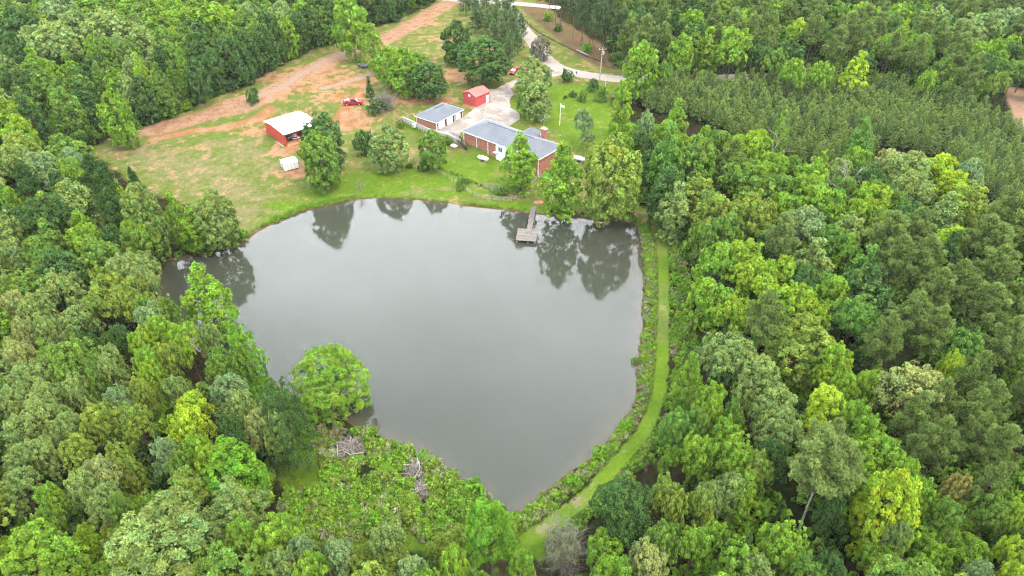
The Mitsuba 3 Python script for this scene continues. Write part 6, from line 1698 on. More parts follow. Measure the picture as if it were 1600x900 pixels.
def clumps_on(rng, fol, lobes, rc, size, per, width, jit, up=0.35, low=-0.45, spiky=0.0):
    """Domes of leaves over the outside of a set of balls."""
    lobes = np.asarray(lobes, float)
    for k, (cx, cy, cz, r) in enumerate(lobes):
        n = max(6, int(3.5 * (r / rc) ** 2))
        d = unit(rng.normal(size=(n * 2, 3)))
        d = d[d[:, 2] > low][:n]
        stick = np.where(rng.random((len(d), 1)) < 0.13, rng.uniform(1.1, 1.35, (len(d), 1)), 1.0)
        c = np.array([cx, cy, cz]) + d * r * rng.uniform(0.80, 1.06, (len(d), 1)) * stick
        others = np.delete(lobes, k, 0)
        if len(others):
            dist = np.linalg.norm(c[:, None] - others[None, :, :3], axis=2) / others[None, :, 3]
            keep = dist.min(1) > 0.86
            c, d = c[keep], d[keep]
        if not len(c):
            continue
        r_c = rc * rng.uniform(0.65, 1.3, len(c))
        tone = rng.normal(1.0, 0.13, len(c)) * rng.normal(1, 0.11)
        hue = rng.normal(0, 0.05)
        nrm = unit(d + [0, 0, up])
        e = unit(rng.normal(size=(len(c), per, 3)) * 0.85 + nrm[:, None] * 1.15)
        depth = rng.uniform(0.55, 1.0, (len(c), per, 1))
        pos = c[:, None] + e * r_c[:, None, None] * depth * [1, 1, 0.85]
        face = e + rng.normal(size=e.shape) * jit + [0, 0, 0.45]
        axis = rng.normal(size=e.shape) * [1, 1, 0.6] + e * spiky
        s = size * rng.uniform(0.5, 1.5, (len(c), per))
        v = kites(rng, pos.reshape(-1, 3), axis.reshape(-1, 3), face.reshape(-1, 3), s.ravel(), width)
        lf = (tone[:, None] * rng.normal(1, 0.16, (len(c), per))).ravel()
        warm = np.repeat(rng.normal(hue, 0.06, len(c)), per)
        tint = np.stack([lf * (1 + warm), lf, lf * (1 - warm)], 1)
        fol.add(v, np.clip(tint, 0.4, 1.8))


def fill_inside(rng, fol, lobes, n, size):
    lobes = np.asarray(lobes, float)
    k = rng.integers(0, len(lobes), n)
    pos = lobes[k, :3] + unit(rng.normal(size=(n, 3))) * lobes[k, 3:] * rng.uniform(0.2, 0.75, (n, 1))
    fol.add(kites(rng, pos, rng.normal(size=(n, 3)), rng.normal(size=(n, 3)) + [0, 0, 1], np.full(n, size), 0.9), rng.normal(0.95, 0.12, n).clip(0.5, 1.4))


def limbs(rng, trunk_top, lobes, r0, share=0.8, z0=0.0):
    seg, top = [], np.array([0, 0, trunk_top])
    bend = rng.normal(0, 0.22, (4, 2))
    pts = [np.array([0, 0, -0.4 + z0])] + [np.array([bend[q, 0], bend[q, 1], z0 + (trunk_top - z0) * (q + 1) / 4]) for q in range(4)]
    for q in range(4):
        seg.append((pts[q], pts[q + 1], r0 * (1 - 0.2 * q), r0 * (1 - 0.2 * (q + 1))))
    for l in lobes:
        if rng.random() < share:
            t = rng.uniform(0.45, 1.0)
            a = pts[1] + (pts[4] - pts[1]) * t
            b = np.asarray(l[:3])
            m = (a + b) / 2 + [0, 0, 0.25 * np.linalg.norm(b - a) * rng.uniform(-0.4, 0.6)]
            seg += [(a, m, r0 * 0.38, r0 * 0.25), (m, b, r0 * 0.25, r0 * 0.08)]
    return seg


LOD = {0: (0.72, 0.27, 62), 1: (0.84, 0.42, 34), 2: (1.0, 0.60, 22)}
TREE0 = {"oak": (14, 5.0), "full": (14, 4.6), "ov": (17, 3.6), "feather": (13, 4.6), "spread": (13, 6.2), "pine": (18, 4.2), "umbrella": (18, 5.2), "ypine": (5.6, 1.45), "cone": (12, 3.0), "cedar": (14, 3.8)}


def grow(kind, variant, lod):
    """(blades, tints, wood segments) of a tree in its own axes."""
    rng = np.random.default_rng(1000 * variant + 17 * lod + sum(map(ord, kind)))
    fol, (h, R) = Foliage(), TREE0[kind]
    rc, size, per = LOD[lod]
    if kind in ("oak", "feather", "spread"):
        lobes, zc, hz = [], h * (0.56 if kind == "spread" else 0.60), h * 0.33
        n = {"oak": 17, "feather": 18, "spread": 24}[kind]
        for q in range(n):
            d = unit(rng.normal(size=3))
            d[2] = abs(d[2]) * 1.0 - 0.35 + 0.2 * rng.random() if q > 2 else 0.9
            d = unit(d)
            k = rng.uniform(0.46, 0.86)
            r = R * rng.uniform(0.22, 0.48) * {"oak": 1, "feather": 0.85, "spread": 0.80}[kind] * (1.18 - 0.4 * (k - 0.46) / 0.4)
            lobes.append((d[0] * R * k, d[1] * R * k, zc + d[2] * hz * k * 1.15, r))
        if kind == "oak":
            clumps_on(rng, fol, lobes, rc, size, per, 0.85, 0.55)
            fill_inside(rng, fol, lobes, {0: 900, 1: 500, 2: 260}[lod], size * 1.6)
        elif kind == "feather":
            clumps_on(rng, fol, lobes, rc * 0.95, size * 1.15, int(per * 1.25), 0.45, 0.7, up=0.3, spiky=0.7)
            fill_inside(rng, fol, lobes, {0: 900, 1: 500, 2: 260}[lod], size * 1.2)
        else:
            lobes += [(math.cos(a) * R * 0.62, math.sin(a) * R * 0.62, h * rng.uniform(0.16, 0.34), R * rng.uniform(0.24, 0.36)) for a in np.arange(9) * 0.7]
            clumps_on(rng, fol, lobes, rc * 0.9, size * 0.95, per, 0.6, 0.6, up=0.4, spiky=0.3)
            fill_inside(rng, fol, lobes, 900, size * 1.4)
        return fol, limbs(rng, h * 0.55, lobes, 0.24)
    if kind in ("ov", "cone", "cedar", "full"):
        lobes, base = [], h * {"ov": 0.07, "cone": 0.06, "cedar": 0.08, "full": 0.10}[kind]
        levels = 9
        for q in range(levels):
            t = (q + rng.uniform(0.1, 0.9)) / levels
            if kind == "ov":
                prof = R * (0.35 + 0.65 * math.sin(math.pi * min(1, 0.15 + t * 0.78)) ** 0.8) * (1.0 if t < 0.6 else 1 - 0.75 * (t - 0.6) / 0.4)
            elif kind == "cone":
                prof = R * (1.02 - t) ** 0.9
            elif kind == "cedar":
                prof = R * (1.0 - 0.55 * t ** 2.2)
            else:
                prof = R * math.sin(math.pi * (0.20 + 0.70 * t)) ** 0.75
            m = 5 if kind == "full" and t < 0.7 else 3 if t < 0.75 else 2 if t < 0.88 else 1
            a0 = rng.uniform(0, 6.28)
            for a in range(m):
                ang = a0 + a * 6.28 / m + rng.normal(0, 0.3)
                r = max(0.5, prof * rng.uniform(0.34, 0.60))
                off = max(0, prof - r) * rng.uniform(0.75, 1.3) if m > 1 else 0.1
                lobes.append((math.cos(ang) * off, math.sin(ang) * off, base + (h * 0.97 - base) * t, r))
        lobes.append((0, 0, h * 0.95, 0.6))
        if kind == "full":
            clumps_on(rng, fol, lobes, rc * 0.92, size, per, 0.85, 0.5, up=0.3)
        elif kind == "ov":
            clumps_on(rng, fol, lobes, rc * 0.82, size * 0.95, int(per * 0.8), 0.75, 0.6, up=0.25)
        elif kind == "cone":
            clumps_on(rng, fol, lobes, rc * 0.75, size * 0.85, int(per * 0.8), 0.6, 0.5, up=0.45, spiky=0.8)
        else:
            clumps_on(rng, fol, lobes, rc * 0.8, size * 0.85, int(per * 0.9), 0.35, 0.7, up=0.5, spiky=1.2)
        fill_inside(rng, fol, lobes, {0: 700, 1: 400, 2: 200}[lod], size * 1.1)
        return fol, limbs(rng, h * 0.8, lobes, 0.20, 0.5)
    # conifers: whorls of branches that carry needle tufts
    wood = []
    if kind == "ypine":
        size_, tips, dirs, tone = 0.40 if lod < 2 else 0.52, [], [], []
        for q in range(10):
            t = (q + 0.3) / 10
            z, reach = h * (0.10 + 0.86 * t), R * (1.05 - t) ** 0.75
            m = 6 if q < 8 else 4
            for a in range(m):
                ang = rng.uniform(0, 6.28)
                for s in (0.35, 0.7, 1.0):
                    if s * reach < 0.18 and s < 1:
                        continue
                    rr = reach * s * rng.uniform(0.85, 1.1)
                    tips.append((math.cos(ang) * rr, math.sin(ang) * rr, z + 0.35 * rr * rng.uniform(0.4, 1.3)))
                    dirs.append((math.cos(ang) * 0.5, math.sin(ang) * 0.5, 1.1))
                    tone.append(rng.normal(1.0, 0.12) * (0.9 + 0.25 * (s == 1.0)))
        tips += [(0, 0, h * 0.98), (0.05, 0, h * 0.9), (-0.05, 0.05, h * 0.94)]
        dirs += [(0, 0, 1)] * 3
        tone += [1.1] * 3
        needles(rng, fol, np.array(tips), np.array(dirs), np.array(tone), size_, 4, 0.34)
        wood = [((0, 0, -0.3), (0, 0, h * 0.9), 0.09, 0.03)]
        return fol, wood
    top_share = {"pine": 0.52, "umbrella": 0.62}[kind]
    bend = rng.normal(0, 0.25, 2)
    for q in range(5):
        a, b = q / 5, (q + 1) / 5
        wood.append(((bend[0] * a * a, bend[1] * a * a, -0.4 + (h * 0.97 + 0.4) * a), (bend[0] * b * b, bend[1] * b * b, -0.4 + (h * 0.97 + 0.4) * b), 0.22 * (1 - 0.8 * a), 0.22 * (1 - 0.8 * b)))
    n = {"pine": 34, "umbrella": 44}[kind]
    tips, dirs, tone = [], [], []
    for q in range(n):
        t = (q + rng.random()) / n
        z = h * (top_share + (0.985 - top_share) * t)
        prof = (1 - t ** 1.8) ** 0.8 * (0.62 + 0.38 * min(1, t * 3.5)) if kind == "pine" else (1 - t ** 2.6) ** 0.7 * (0.5 + 0.5 * min(1, t * 2.5))
        reach = max(0.5, R * prof * rng.uniform(0.7, 1.15))
        ang = q * 2.4 + rng.normal(0, 0.35)
        root = np.array([bend[0] * (z / h) ** 2, bend[1] * (z / h) ** 2, z - 0.3 * reach * (1 - t)])
        end = root + [math.cos(ang) * reach, math.sin(ang) * reach, reach * rng.uniform(0.15, 0.55)]
        midp = (root + end) / 2 - [0, 0, 0.08 * reach]
        wood += [(root, midp, 0.075 * (1.2 - t), 0.05 * (1.2 - t)), (midp, end, 0.05 * (1.2 - t), 0.015)]
        bt = rng.normal(1, 0.10)
        m = max(2, int(reach * {0: 1.9, 1: 1.6, 2: 1.3}[lod]))
        for s in np.linspace(0.42, 1.0, m):
            p0 = root + (midp - root) * 2 * s if s < 0.5 else midp + (end - midp) * (2 * s - 1)
            for _ in range(2 if s < 0.95 else 1):
                c0 = p0 + rng.normal(size=3) * [0.26 * reach * (1.15 - s), 0.26 * reach * (1.15 - s), 0.12]
                ct = bt * rng.normal(1, 0.14)
                for _ in range({0: 11, 1: 8, 2: 6}[lod]):
                    e = unit(rng.normal(size=3) + [0, 0, 0.5])
                    tips.append(c0 + e * [0.52, 0.52, 0.30] * rng.uniform(0.5, 1.0))
                    dirs.append(e * 0.8 + [0, 0, 0.7])
                    tone.append(ct * rng.normal(1, 0.08))
    needles(rng, fol, np.array(tips), np.array(dirs), np.array(tone), {0: 0.42, 1: 0.56, 2: 0.74}[lod], {0: 8, 1: 7, 2: 6}[lod], 0.30)
    return fol, wood


def needles(rng, fol, tips, dirs, tone, size, per, width):
    n = len(tips)
    e = unit(rng.normal(size=(n, per, 3)) * 0.62 + unit(dirs)[:, None] * 0.9)
    pos = tips[:, None] + e * size * 0.45
    face = np.cross(e, rng.normal(size=e.shape)) + [0, 0, 0.35]
    s = size * rng.uniform(0.7, 1.3, (n, per))
    v = kites(rng, pos.reshape(-1, 3), e.reshape(-1, 3), face.reshape(-1, 3), s.ravel(), width, 0.1)
    lf = (tone[:, None] * rng.normal(1, 0.12, (n, per))).ravel().clip(0.5, 1.7)
    fol.add(v, np.stack([lf * rng.normal(1, 0.04, lf.shape), lf, lf], 1))


grown, groups = {}, {}


def leafy(fol, color):
    v, f, t = fol.arrays()
    return mikit.ply(trimesh.Trimesh(v, f, process=False), "leaf_material", False, color=np.clip(t * np.asarray(PALETTE[color]) , 0, 0.9))


def tree_group(kind, variant, lod, color):
    key = f"stock_{kind}_{variant}_{lod}_{color}"
    if key not in groups:
        if (kind, variant, lod) not in grown:
            fol, wood = grow(kind, variant, lod)
            grown[kind, variant, lod] = fol, mikit.ply(tubes(wood, 5), "pale_wood_material" if kind == "umbrella" else "bark_material", False)
        fol, wood = grown[kind, variant, lod]
        scene[key] = {"type": "shapegroup", "crown": leafy(fol, color), "trunk": wood}
        groups[key] = True
    return key


def instance(key, group, x, y, z, turn, sx, sz, tilt=0.0):
    scene[key] = {"type": "instance", "to_world": T().translate([x, y, z]).rotate([1, 0.4, 0], tilt).rotate([0, 0, 1], turn).scale([sx, sx, sz]), "group": {"type": "ref", "id": group}}


NAMES = {"oak": ("broadleaf_tree", "broadleaf tree"), "full": ("broadleaf_tree", "broadleaf tree"), "ov": ("slender_tree", "slender tree"), "feather": ("feathery_tree", "feathery tree"), "pine": ("pine_tree", "tall pine"),
         "umbrella": ("pine_tree", "pine"), "ypine": ("small_pine", "small pine"), "cone": ("conical_tree", "conical tree"), "cedar": ("evergreen_tree", "evergreen"), "spread": ("spreading_tree", "spreading tree")}
PLACES = {"upper_left": "in the upper left woods", "left": "in the woods west of the pond", "lower_left": "in the lower left woods", "lower_right": "in the lower right woods",
          "right_forest": "in the woods right of the path", "upper_right": "in the upper right woods", "pinestand": "in the stand left of the road", "roadpines": "on the pine straw slope", "far": "along the top edge"}
ORDINALS = "first second third fourth fifth sixth seventh eighth ninth tenth eleventh twelfth thirteenth fourteenth fifteenth sixteenth seventeenth eighteenth nineteenth twentieth twenty-first twenty-second".split()
rng = np.random.default_rng(42)
rows = [r.split(" ", 8) for r in TREES.strip().split("\n")]
singles = sorted(range(len(rows)), key=lambda k: (len(rows[k]) < 9, int(rows[k][3]), -float(rows[k][7])))
families = {}
for k, r in enumerate(rows):
    if len(r) < 9 and r[2] != "outer":
        x, y, h = float(r[4]), float(r[5]), float(r[6])
        side_ = x / (y * math.cos(math.radians(PITCH)) + (CAMERA_HEIGHT - h) * math.sin(math.radians(PITCH)))
        families.setdefault((r[1], NAMES[r[0]][1], r[2]), []).append((side_, k))
for key in [q for q, f in families.items() if len(f) > 22]:
    f = sorted(families.pop(key), key=lambda q: float(rows[q[1]][5]))
    cuts = min(4, max(2, -(-len(f) // 22)))
    for c_ in range(cuts):
        families[key + (("near", "far") if cuts == 2 else ("near", "middle", "far") if cuts == 3 else ("nearest", "second", "third", "farthest"))[c_:c_ + 1]] = f[c_ * len(f) // cuts:(c_ + 1) * len(f) // cuts]
order, zone = {}, {}
for fam, f in families.items():
    for n_, (_, k) in enumerate(sorted(f)):
        order[k], zone[k] = (n_, len(f)), fam[3] if len(fam) > 3 else ""
stuff_from = {k for n_, k in enumerate([k for k in singles if rows[k][0] in ("oak", "full") and rows[k][2] != "outer"]) if n_ >= 300}
for k, r in enumerate(rows):
    kind, color, place, lod, (x, y, h, R) = r[0], r[1], r[2], int(r[3]), map(float, r[4:8])
    nv = {"oak": (5, 3, 3)[lod], "ov": 3, "pine": 3, "ypine": 3}.get(kind, 1 if kind in ("umbrella", "spread", "cedar", "cone") else 2)
    g = tree_group(kind, (k % 2 + sum(map(ord, color))) % nv, lod, color)
    h0, r0 = TREE0[kind]
    z = H(x, y)
    sx, sz = R / r0 * 0.96, h / h0
    if place == "outer":
        outer_n = used["outer woods"] = used.get("outer woods", 0) + 1
        key = f"outer_woods__{outer_n:03d}"
    elif k in stuff_from:
        key = f"distant_trees__{len([1 for q in scene if q.startswith('distant_trees__')]) + 1:03d}"
    elif len(r) > 8:
        key = thing(NAMES[kind][0], r[8], "tree")
    else:
        n_, many = order[k]
        which = "" if many > 22 else "only " if many == 1 else f"{ORDINALS[n_]} "
        where = " from the left" if 1 < many <= 22 else ""
        spot = f"in the {zone[k]} part of {PLACES[place][7:]}" if zone[k] else PLACES[place]
        key = thing(NAMES[kind][0], f"{which}{WORDS[color]} {NAMES[kind][1]}{where} {spot}".replace("left in the " + zone[k], "left, " + zone[k]) if zone[k] else f"{which}{WORDS[color]} {NAMES[kind][1]}{where} {spot}", "tree", f"{WORDS[color]} {NAMES[kind][1]}s {spot}" if many > 1 else None)
    instance(key, g, x, y, z, float(rng.uniform(0, 360)), sx, sz, float(rng.normal(0, 2.5)))
say("distant_trees", "smaller broadleaf trees filling the far woods around the clearing", "trees", None, "stuff")

say("outer_woods", "more of the mixed woods at the outer edges of the clearing and pond", "trees", None, "stuff")
young = [tuple(map(float, q.split())) for q in YOUNG.split(";")]
for k, (x, y, h, R) in enumerate(young):
    g = tree_group("ypine", k % 3, 1 if k < 300 else 2, "kjpq"[int(rng.choice(4, p=[0.4, 0.33, 0.17, 0.10]))])
    if k < 300:
        key = thing("young_pine", "young planted pine in the dense plantation right of the road and lawn", "young pine", "young pines of the plantation")
    else:
        key = f"pine_plantation__{k - 299:03d}"
    instance(key, g, x, y, H(x, y), float(rng.uniform(0, 360)), R / 1.45 * 1.08, h / 5.6, float(rng.normal(0, 2)))
say("pine_plantation", "far rows of the young pine plantation", "young pines", None, "stuff")


# ---------------------------------------------------------------- shrubs and low growth
def shrub_group(variant, color, lod):
    key = f"stock_shrub_{variant}_{color}_{lod}"
    if key not in groups:
        r_ = np.random.default_rng(90 + variant)
        fol = Foliage()
        lobes = [(0, 0, 0.55, 0.55)] + [(math.cos(a) * 0.5, math.sin(a) * 0.5, r_.uniform(0.3, 0.6), r_.uniform(0.35, 0.5)) for a in np.arange(6) * 1.05 + r_.uniform(0, 1)]
        if lod == 0:
            clumps_on(r_, fol, lobes, 0.20, 0.15, 16, 0.8, 0.6, low=-0.7)
        else:
            clumps_on(r_, fol, lobes, 0.30, 0.26, 10, 0.8, 0.6, low=-0.7)
        fill_inside(r_, fol, lobes, 120, 0.25)
        wood = mikit.ply(tubes([((0, 0, -0.2), (l[0] * 0.8, l[1] * 0.8, l[2]), 0.03, 0.012) for l in lobes], 4), "bark_material", False)
        scene[key] = {"type": "shapegroup", "foliage": leafy(fol, color), "stem": wood}
        groups[key] = True
    return key


for k, row in enumerate(SHRUBS.split("\n")):
    x, y, h, R, color, label = row.split(" ", 5)
    x, y, h, R = map(float, (x, y, h, R))
    instance(thing("shrub", label, "shrub"), shrub_group(k % 3, color, 0 if R > 1.6 or y < 110 else 1), x, y, H(x, y) - 0.05, float(rng.uniform(0, 360)), R, max(h, 0.7 * R), 0)


def weed_group(style, variant, color):
    key = f"stock_weed_{style}_{variant}_{color}"
    if key not in groups:
        r_ = np.random.default_rng(300 + variant * 7 + ord(style))
        fol = Foliage()
        if style == "s":  # tall bank grass: upright blades
            n = 130
            a, rr = r_.uniform(0, 6.28, n), np.sqrt(r_.random(n))
            pos = np.stack([np.cos(a) * rr, np.sin(a) * rr, r_.uniform(0.1, 0.55, n)], 1)
            fol.add(kites(r_, pos, r_.normal(size=(n, 3)) * 0.5 + [0, 0, 1], r_.normal(size=(n, 3)), r_.uniform(0.5, 0.9, n), 0.22), r_.normal(1, 0.18, n).clip(0.5, 1.6))
        else:
            m, n = {"w": (9, 22), "t": (13, 34), "e": (12, 20), "f": (7, 16), "u": (9, 14)}[style]
            c = np.stack([r_.uniform(-0.75, 0.75, m), r_.uniform(-0.75, 0.75, m), r_.uniform(0.25, 0.8, m)], 1)
            c[:, 2] *= 1 - 0.5 * (c[:, 0] ** 2 + c[:, 1] ** 2)
            e = unit(r_.normal(size=(m, n, 3)) + [0, 0, 0.7])
            pos = c[:, None] + e * r_.uniform(0.12, 0.34, (m, n, 1))
            pos[..., 2] = np.maximum(pos[..., 2], 0.03)
            lf = r_.normal(1, 0.16, (m, 1)) * r_.normal(1, 0.16, (m, n))
            size = {"w": 0.26, "t": 0.22, "e": 0.30, "f": 0.30, "u": 0.42}[style]
            fol.add(kites(r_, pos.reshape(-1, 3), r_.normal(size=(m * n, 3)), (e + 0.6 * r_.normal(size=e.shape)).reshape(-1, 3), size * r_.uniform(0.6, 1.4, m * n), 0.75), lf.ravel().clip(0.45, 1.7))
            n2 = 60
            fol.add(kites(r_, r_.uniform(-0.8, 0.8, (n2, 3)) * [1, 1, 0] + [0, 0, 0.12], r_.normal(size=(n2, 3)), r_.normal(size=(n2, 3)) * 0.5 + [0, 0, 1], np.full(n2, 0.34), 0.8), r_.normal(0.9, 0.15, n2).clip(0.5, 1.4))
        scene[key] = {"type": "shapegroup", "foliage": leafy(fol, color)}
        groups[key] = True
    return key


STUFF = {"w": ("bank_weeds", "waist high weeds and brambles along both sides of the grassy path", "weeds"), "t": ("thicket", "bright green leafy thicket between the lower pond edge and the woods", "thicket"),
         "e": ("forest_edge_scrub", "low leafy scrub along the edges of the woods and the pond", "scrub"), "s": ("shore_grass", "tall lush grass along the north shore of the pond", "grass"),
         "f": ("fence_weeds", "rank weeds grown into the wire fence below the house", "weeds"), "u": ("understorey", "low dark undergrowth on the floor of the woods", "undergrowth")}
counts = {}


def weed(style, color, x, y, s, tall):
    counts[style] = counts.get(style, 0) + 1
    instance(f"{STUFF[style][0]}__{counts[style]:03d}", weed_group(style, int(rng.integers(0, 3)), color), x, y, H(x, y) - 0.03, float(rng.uniform(0, 360)), s, s * tall)


PILES = [(-23.7, 65.2, 2.0), (-13.8, 61.2, 1.5), (-12.6, 58.0, 1.2), (-20.5, 61.0, 1.0), (-28.5, 60.5, 1.8)]
for style, many, smin, smax, colors, outline in SCATTER:
    p = np.asarray(outline)
    lo, hi = p.min(0), p.max(0)
    xy = rng.uniform(lo, hi, (many * 25, 2))
    good = inside(xy[:, 0], xy[:, 1], p)
    xy = xy[good]
    xy = xy[(pond_sd(xy[:, 0], xy[:, 1]) > (0.15 if style == "s" else 0.4)) & (seg_dist(xy[:, 0], xy[:, 1], PATH) > 1.25)][:many]
    for (x, y), to_path in zip(xy, seg_dist(xy[:, 0], xy[:, 1], PATH)):
        s = float(rng.uniform(smin, smax))
        if any(math.hypot(x - a_, y - b_) < r_ + 0.5 * s for a_, b_, r_ in PILES):
            continue
        weed(style, str(rng.choice(list(colors))), float(x), float(y), min(s, max(0.25, (float(to_path) - 0.95) * 0.9)), float(rng.uniform(0.8, 1.4)))
for outline in WOODS.values():
    p = np.asarray(outline)
    lo, hi = p.min(0), p.max(0)
    xy = rng.uniform(lo, hi, (int((hi - lo).prod() / 14), 2))
    xy = xy[inside(xy[:, 0], xy[:, 1], p)]
    xy = xy[(pond_sd(xy[:, 0], xy[:, 1]) > 1.5) & (seg_dist(xy[:, 0], xy[:, 1], PATH) > 3)]
    dep = xy[:, 1] * math.cos(math.radians(PITCH)) + CAMERA_HEIGHT * math.sin(math.radians(PITCH))
    for x, y in xy[(np.abs(xy[:, 0]) < 0.78 * dep) & (xy[:, 1] > 38) & (xy[:, 1] < 300)]:
        weed("u", str(rng.choice(list("dgdgb"))), float(x), float(y), float(rng.uniform(1.3, 2.6)), float(rng.uniform(0.9, 1.7)))
for style, (name, label, category) in STUFF.items():
    if style in counts:
        say(name, label, category, None, "stuff")


# ---------------------------------------------------------------- buildings
def hip_roof(x0, x1, y0, y1, ze, ra, rb, zr):
    """A hipped roof with a closed underside; ra and rb are where the ridge starts and ends along x."""
    ym = (y0 + y1) / 2
    v = [(x0, y0, ze), (x1, y0, ze), (x1, y1, ze), (x0, y1, ze), (ra, ym, zr), (rb, ym, zr)]
    f = [(0, 1, 5), (0, 5, 4), (1, 2, 5), (2, 3, 4), (2, 4, 5), (3, 0, 4), (0, 2, 1), (0, 3, 2)]
    return poly(v, f)


def gable_roof(x0, x1, y0, y1, ze, zr, xr=None, thick=0.12, ze2=None):
    """Two roof slabs whose ridge runs along y at x = xr."""
    xr = (x0 + x1) / 2 if xr is None else xr
    ze2 = ze if ze2 is None else ze2
    out = []
    for (xa, za), (xb, zb) in (((x0, ze), (xr, zr)), ((xr, zr), (x1, ze2))):
        v = [(xa, y0, za), (xb, y0, zb), (xb, y1, zb), (xa, y1, za)]
        v += [(x, y, z - thick) for x, y, z in v]
        out.append(poly(v, [(0, 1, 2), (0, 2, 3), (4, 6, 5), (4, 7, 6), (0, 4, 5), (0, 5, 1), (1, 5, 6), (1, 6, 2), (2, 6, 7), (2, 7, 3), (3, 7, 4), (3, 4, 0)]))
    return cat(out)


def gable_wall(x0, x1, y0, y1, z0, ze, zr, xr=None):
    xr = (x0 + x1) / 2 if xr is None else xr
    ring = [(x0, z0), (x1, z0), (x1, ze), (xr, zr), (x0, ze)]
    v = [(x, y0, z) for x, z in ring] + [(x, y1, z) for x, z in ring]
    f = [(0, 1, 2), (0, 2, 3), (0, 3, 4), (5, 7, 6), (5, 8, 7), (5, 9, 8)]
    for a in range(5):
        b = (a + 1) % 5
        f += [(a, a + 5, b + 5), (a, b + 5, b)]
    return poly(v, f)


def window(owner, at, axis, a0, a1, z0, z1, depth, out, panes=2):
    """A framed window on a wall: axis 'u' runs along x at y = depth, 'v' along y at x = depth; out is the side it faces."""
    def slab(p0, p1, q0, q1, d0, d1):
        d0, d1 = sorted((depth + out * d0, depth + out * d1))
        return box(p0, p1, d0, d1, q0, q1) if axis == "u" else box(d0, d1, p0, p1, q0, q1)
    t = 0.09
    w = put(owner, "window", at(cat([slab(a0, a1, z0, z0 + t, -0.02, 0.07), slab(a0, a1, z1 - t, z1, -0.02, 0.07)] + [slab(x, x + t, z0 + t, z1 - t, -0.02, 0.07) for x in np.linspace(a0, a1 - t, panes + 1)])), "white_paint")
    edges = np.linspace(a0, a1 - t, panes + 1)
    for x, y in zip(edges[:-1], edges[1:]):
        put(w, "pane", at(slab(x + t, y, z0 + t, z1 - t, -0.015, 0.03)), "glass_pane")
    put(w, "sill", at(slab(a0 - 0.06, a1 + 0.06, z0 - 0.07, z0 - 0.003, -0.02, 0.12)), "white_paint")
    return w


# the long brick house
HZ = 5.6
house = thing("brick_house", "long red brick house with grey hipped roof standing above the pond lawn", "house")
at = frame(-13.1, 164.6, 0, -40.06)
put(house, "wall", at(cat([box(0.5, 11.4, 0.5, 9.3, 0.3, HZ - 0.03), box(11.403, 17.5, 0.5, 9.3, 0.3, HZ - 0.03), box(17.503, 25.0, 0.5, 9.3, 0.2, HZ - 0.03)])), "brick_material")
put(house, "siding", at(box(11.45, 17.4, 0.38, 0.497, 0.7, HZ - 0.1)), "white_paint", "white boarded section of the lake side wall")
roof = put(house, "roof", at(hip_roof(0, 25.5, 0, 9.8, HZ, 5.0, 20.0, 7.75)), "shingle_material")
put(roof, "ridge_cap", at(box(4.9, 20.1, 4.78, 5.02, 7.70, 7.80)), "tarp")
put(house, "fascia", at(cat([box(-0.04, 25.54, -0.05, -0.003, HZ - 0.2, HZ + 0.015), box(-0.05, -0.003, 0, 9.8, HZ - 0.2, HZ + 0.015), box(25.503, 25.55, 0, 9.8, HZ - 0.2, HZ + 0.015), box(-0.04, 25.54, 9.803, 9.85, HZ - 0.2, HZ + 0.015)])), "white_paint")
put(house, "soffit", at(box(0.01, 25.49, 0.01, 9.79, HZ - 0.028, HZ - 0.004)), "white_paint")
for x in (0.42, 4.9, 8.75, 24.95):
    put(house, "downspout", at(box(x, x + 0.15, 0.33, 0.495, 0.7, HZ - 0.2)), "white_paint")
for a0, a1 in ((12.3, 13.7), (14.9, 16.3)):
    window(house, at, "u", a0, a1, 3.5, 4.75, 0.377, -1)
for a0, a1 in ((18.6, 19.9), (21.8, 23.1)):
    window(house, at, "u", a0, a1, 3.6, 4.8, 0.497, -1)
for a0, a1 in ((2.0, 3.4), (5.5, 6.9), (9.0, 10.4), (20.5, 21.9)):
    window(house, at, "u", a0, a1, 3.7, 4.9, 9.303, 1)
put(house, "porch_ledge", at(box(11.0, 12.1, -0.35, 0.49, 3.0, 3.12)), "white_paint")
put(house, "basement_door", at(box(14.6, 15.6, 0.33, 0.377, 0.95, 3.0)), "glass_pane")
wing = put(house, "wing_wall", at(cat([box(12.9, 17.1, 9.303, 12.2, 2.5, HZ - 0.03)])), "brick_material")
put(house, "wing_roof", at(poly([(12.4, 6.5, HZ + 0.0), (17.6, 6.5, HZ + 0.0), (17.6, 12.7, HZ), (12.4, 12.7, HZ), (15.0, 5.6, 7.2), (15.0, 10.6, 7.2)],
    [(0, 4, 5), (0, 5, 3), (1, 2, 5), (1, 5, 4), (2, 3, 5), (0, 1, 4), (0, 3, 2), (0, 2, 1)])), "shingle_material")
ch = put(house, "chimney", at(box(18.2, 19.5, 9.95, 11.0, 2.5, 7.9)), "brick_material")
put(ch, "cap", at(box(18.1, 19.6, 9.85, 11.1, 7.903, 8.12)), "stucco")
put(ch, "flue", at(box(18.6, 19.1, 10.2, 10.75, 8.123, 8.4)), "stucco")
put(ch, "flashing", at(box(17.9, 18.197, 10.1, 10.9, HZ + 0.02, 6.5)), "white_paint")
put(house, "front_door", at(box(7.4, 8.4, 9.303, 9.36, 3.0, 5.05)), "dark_brown_wood")
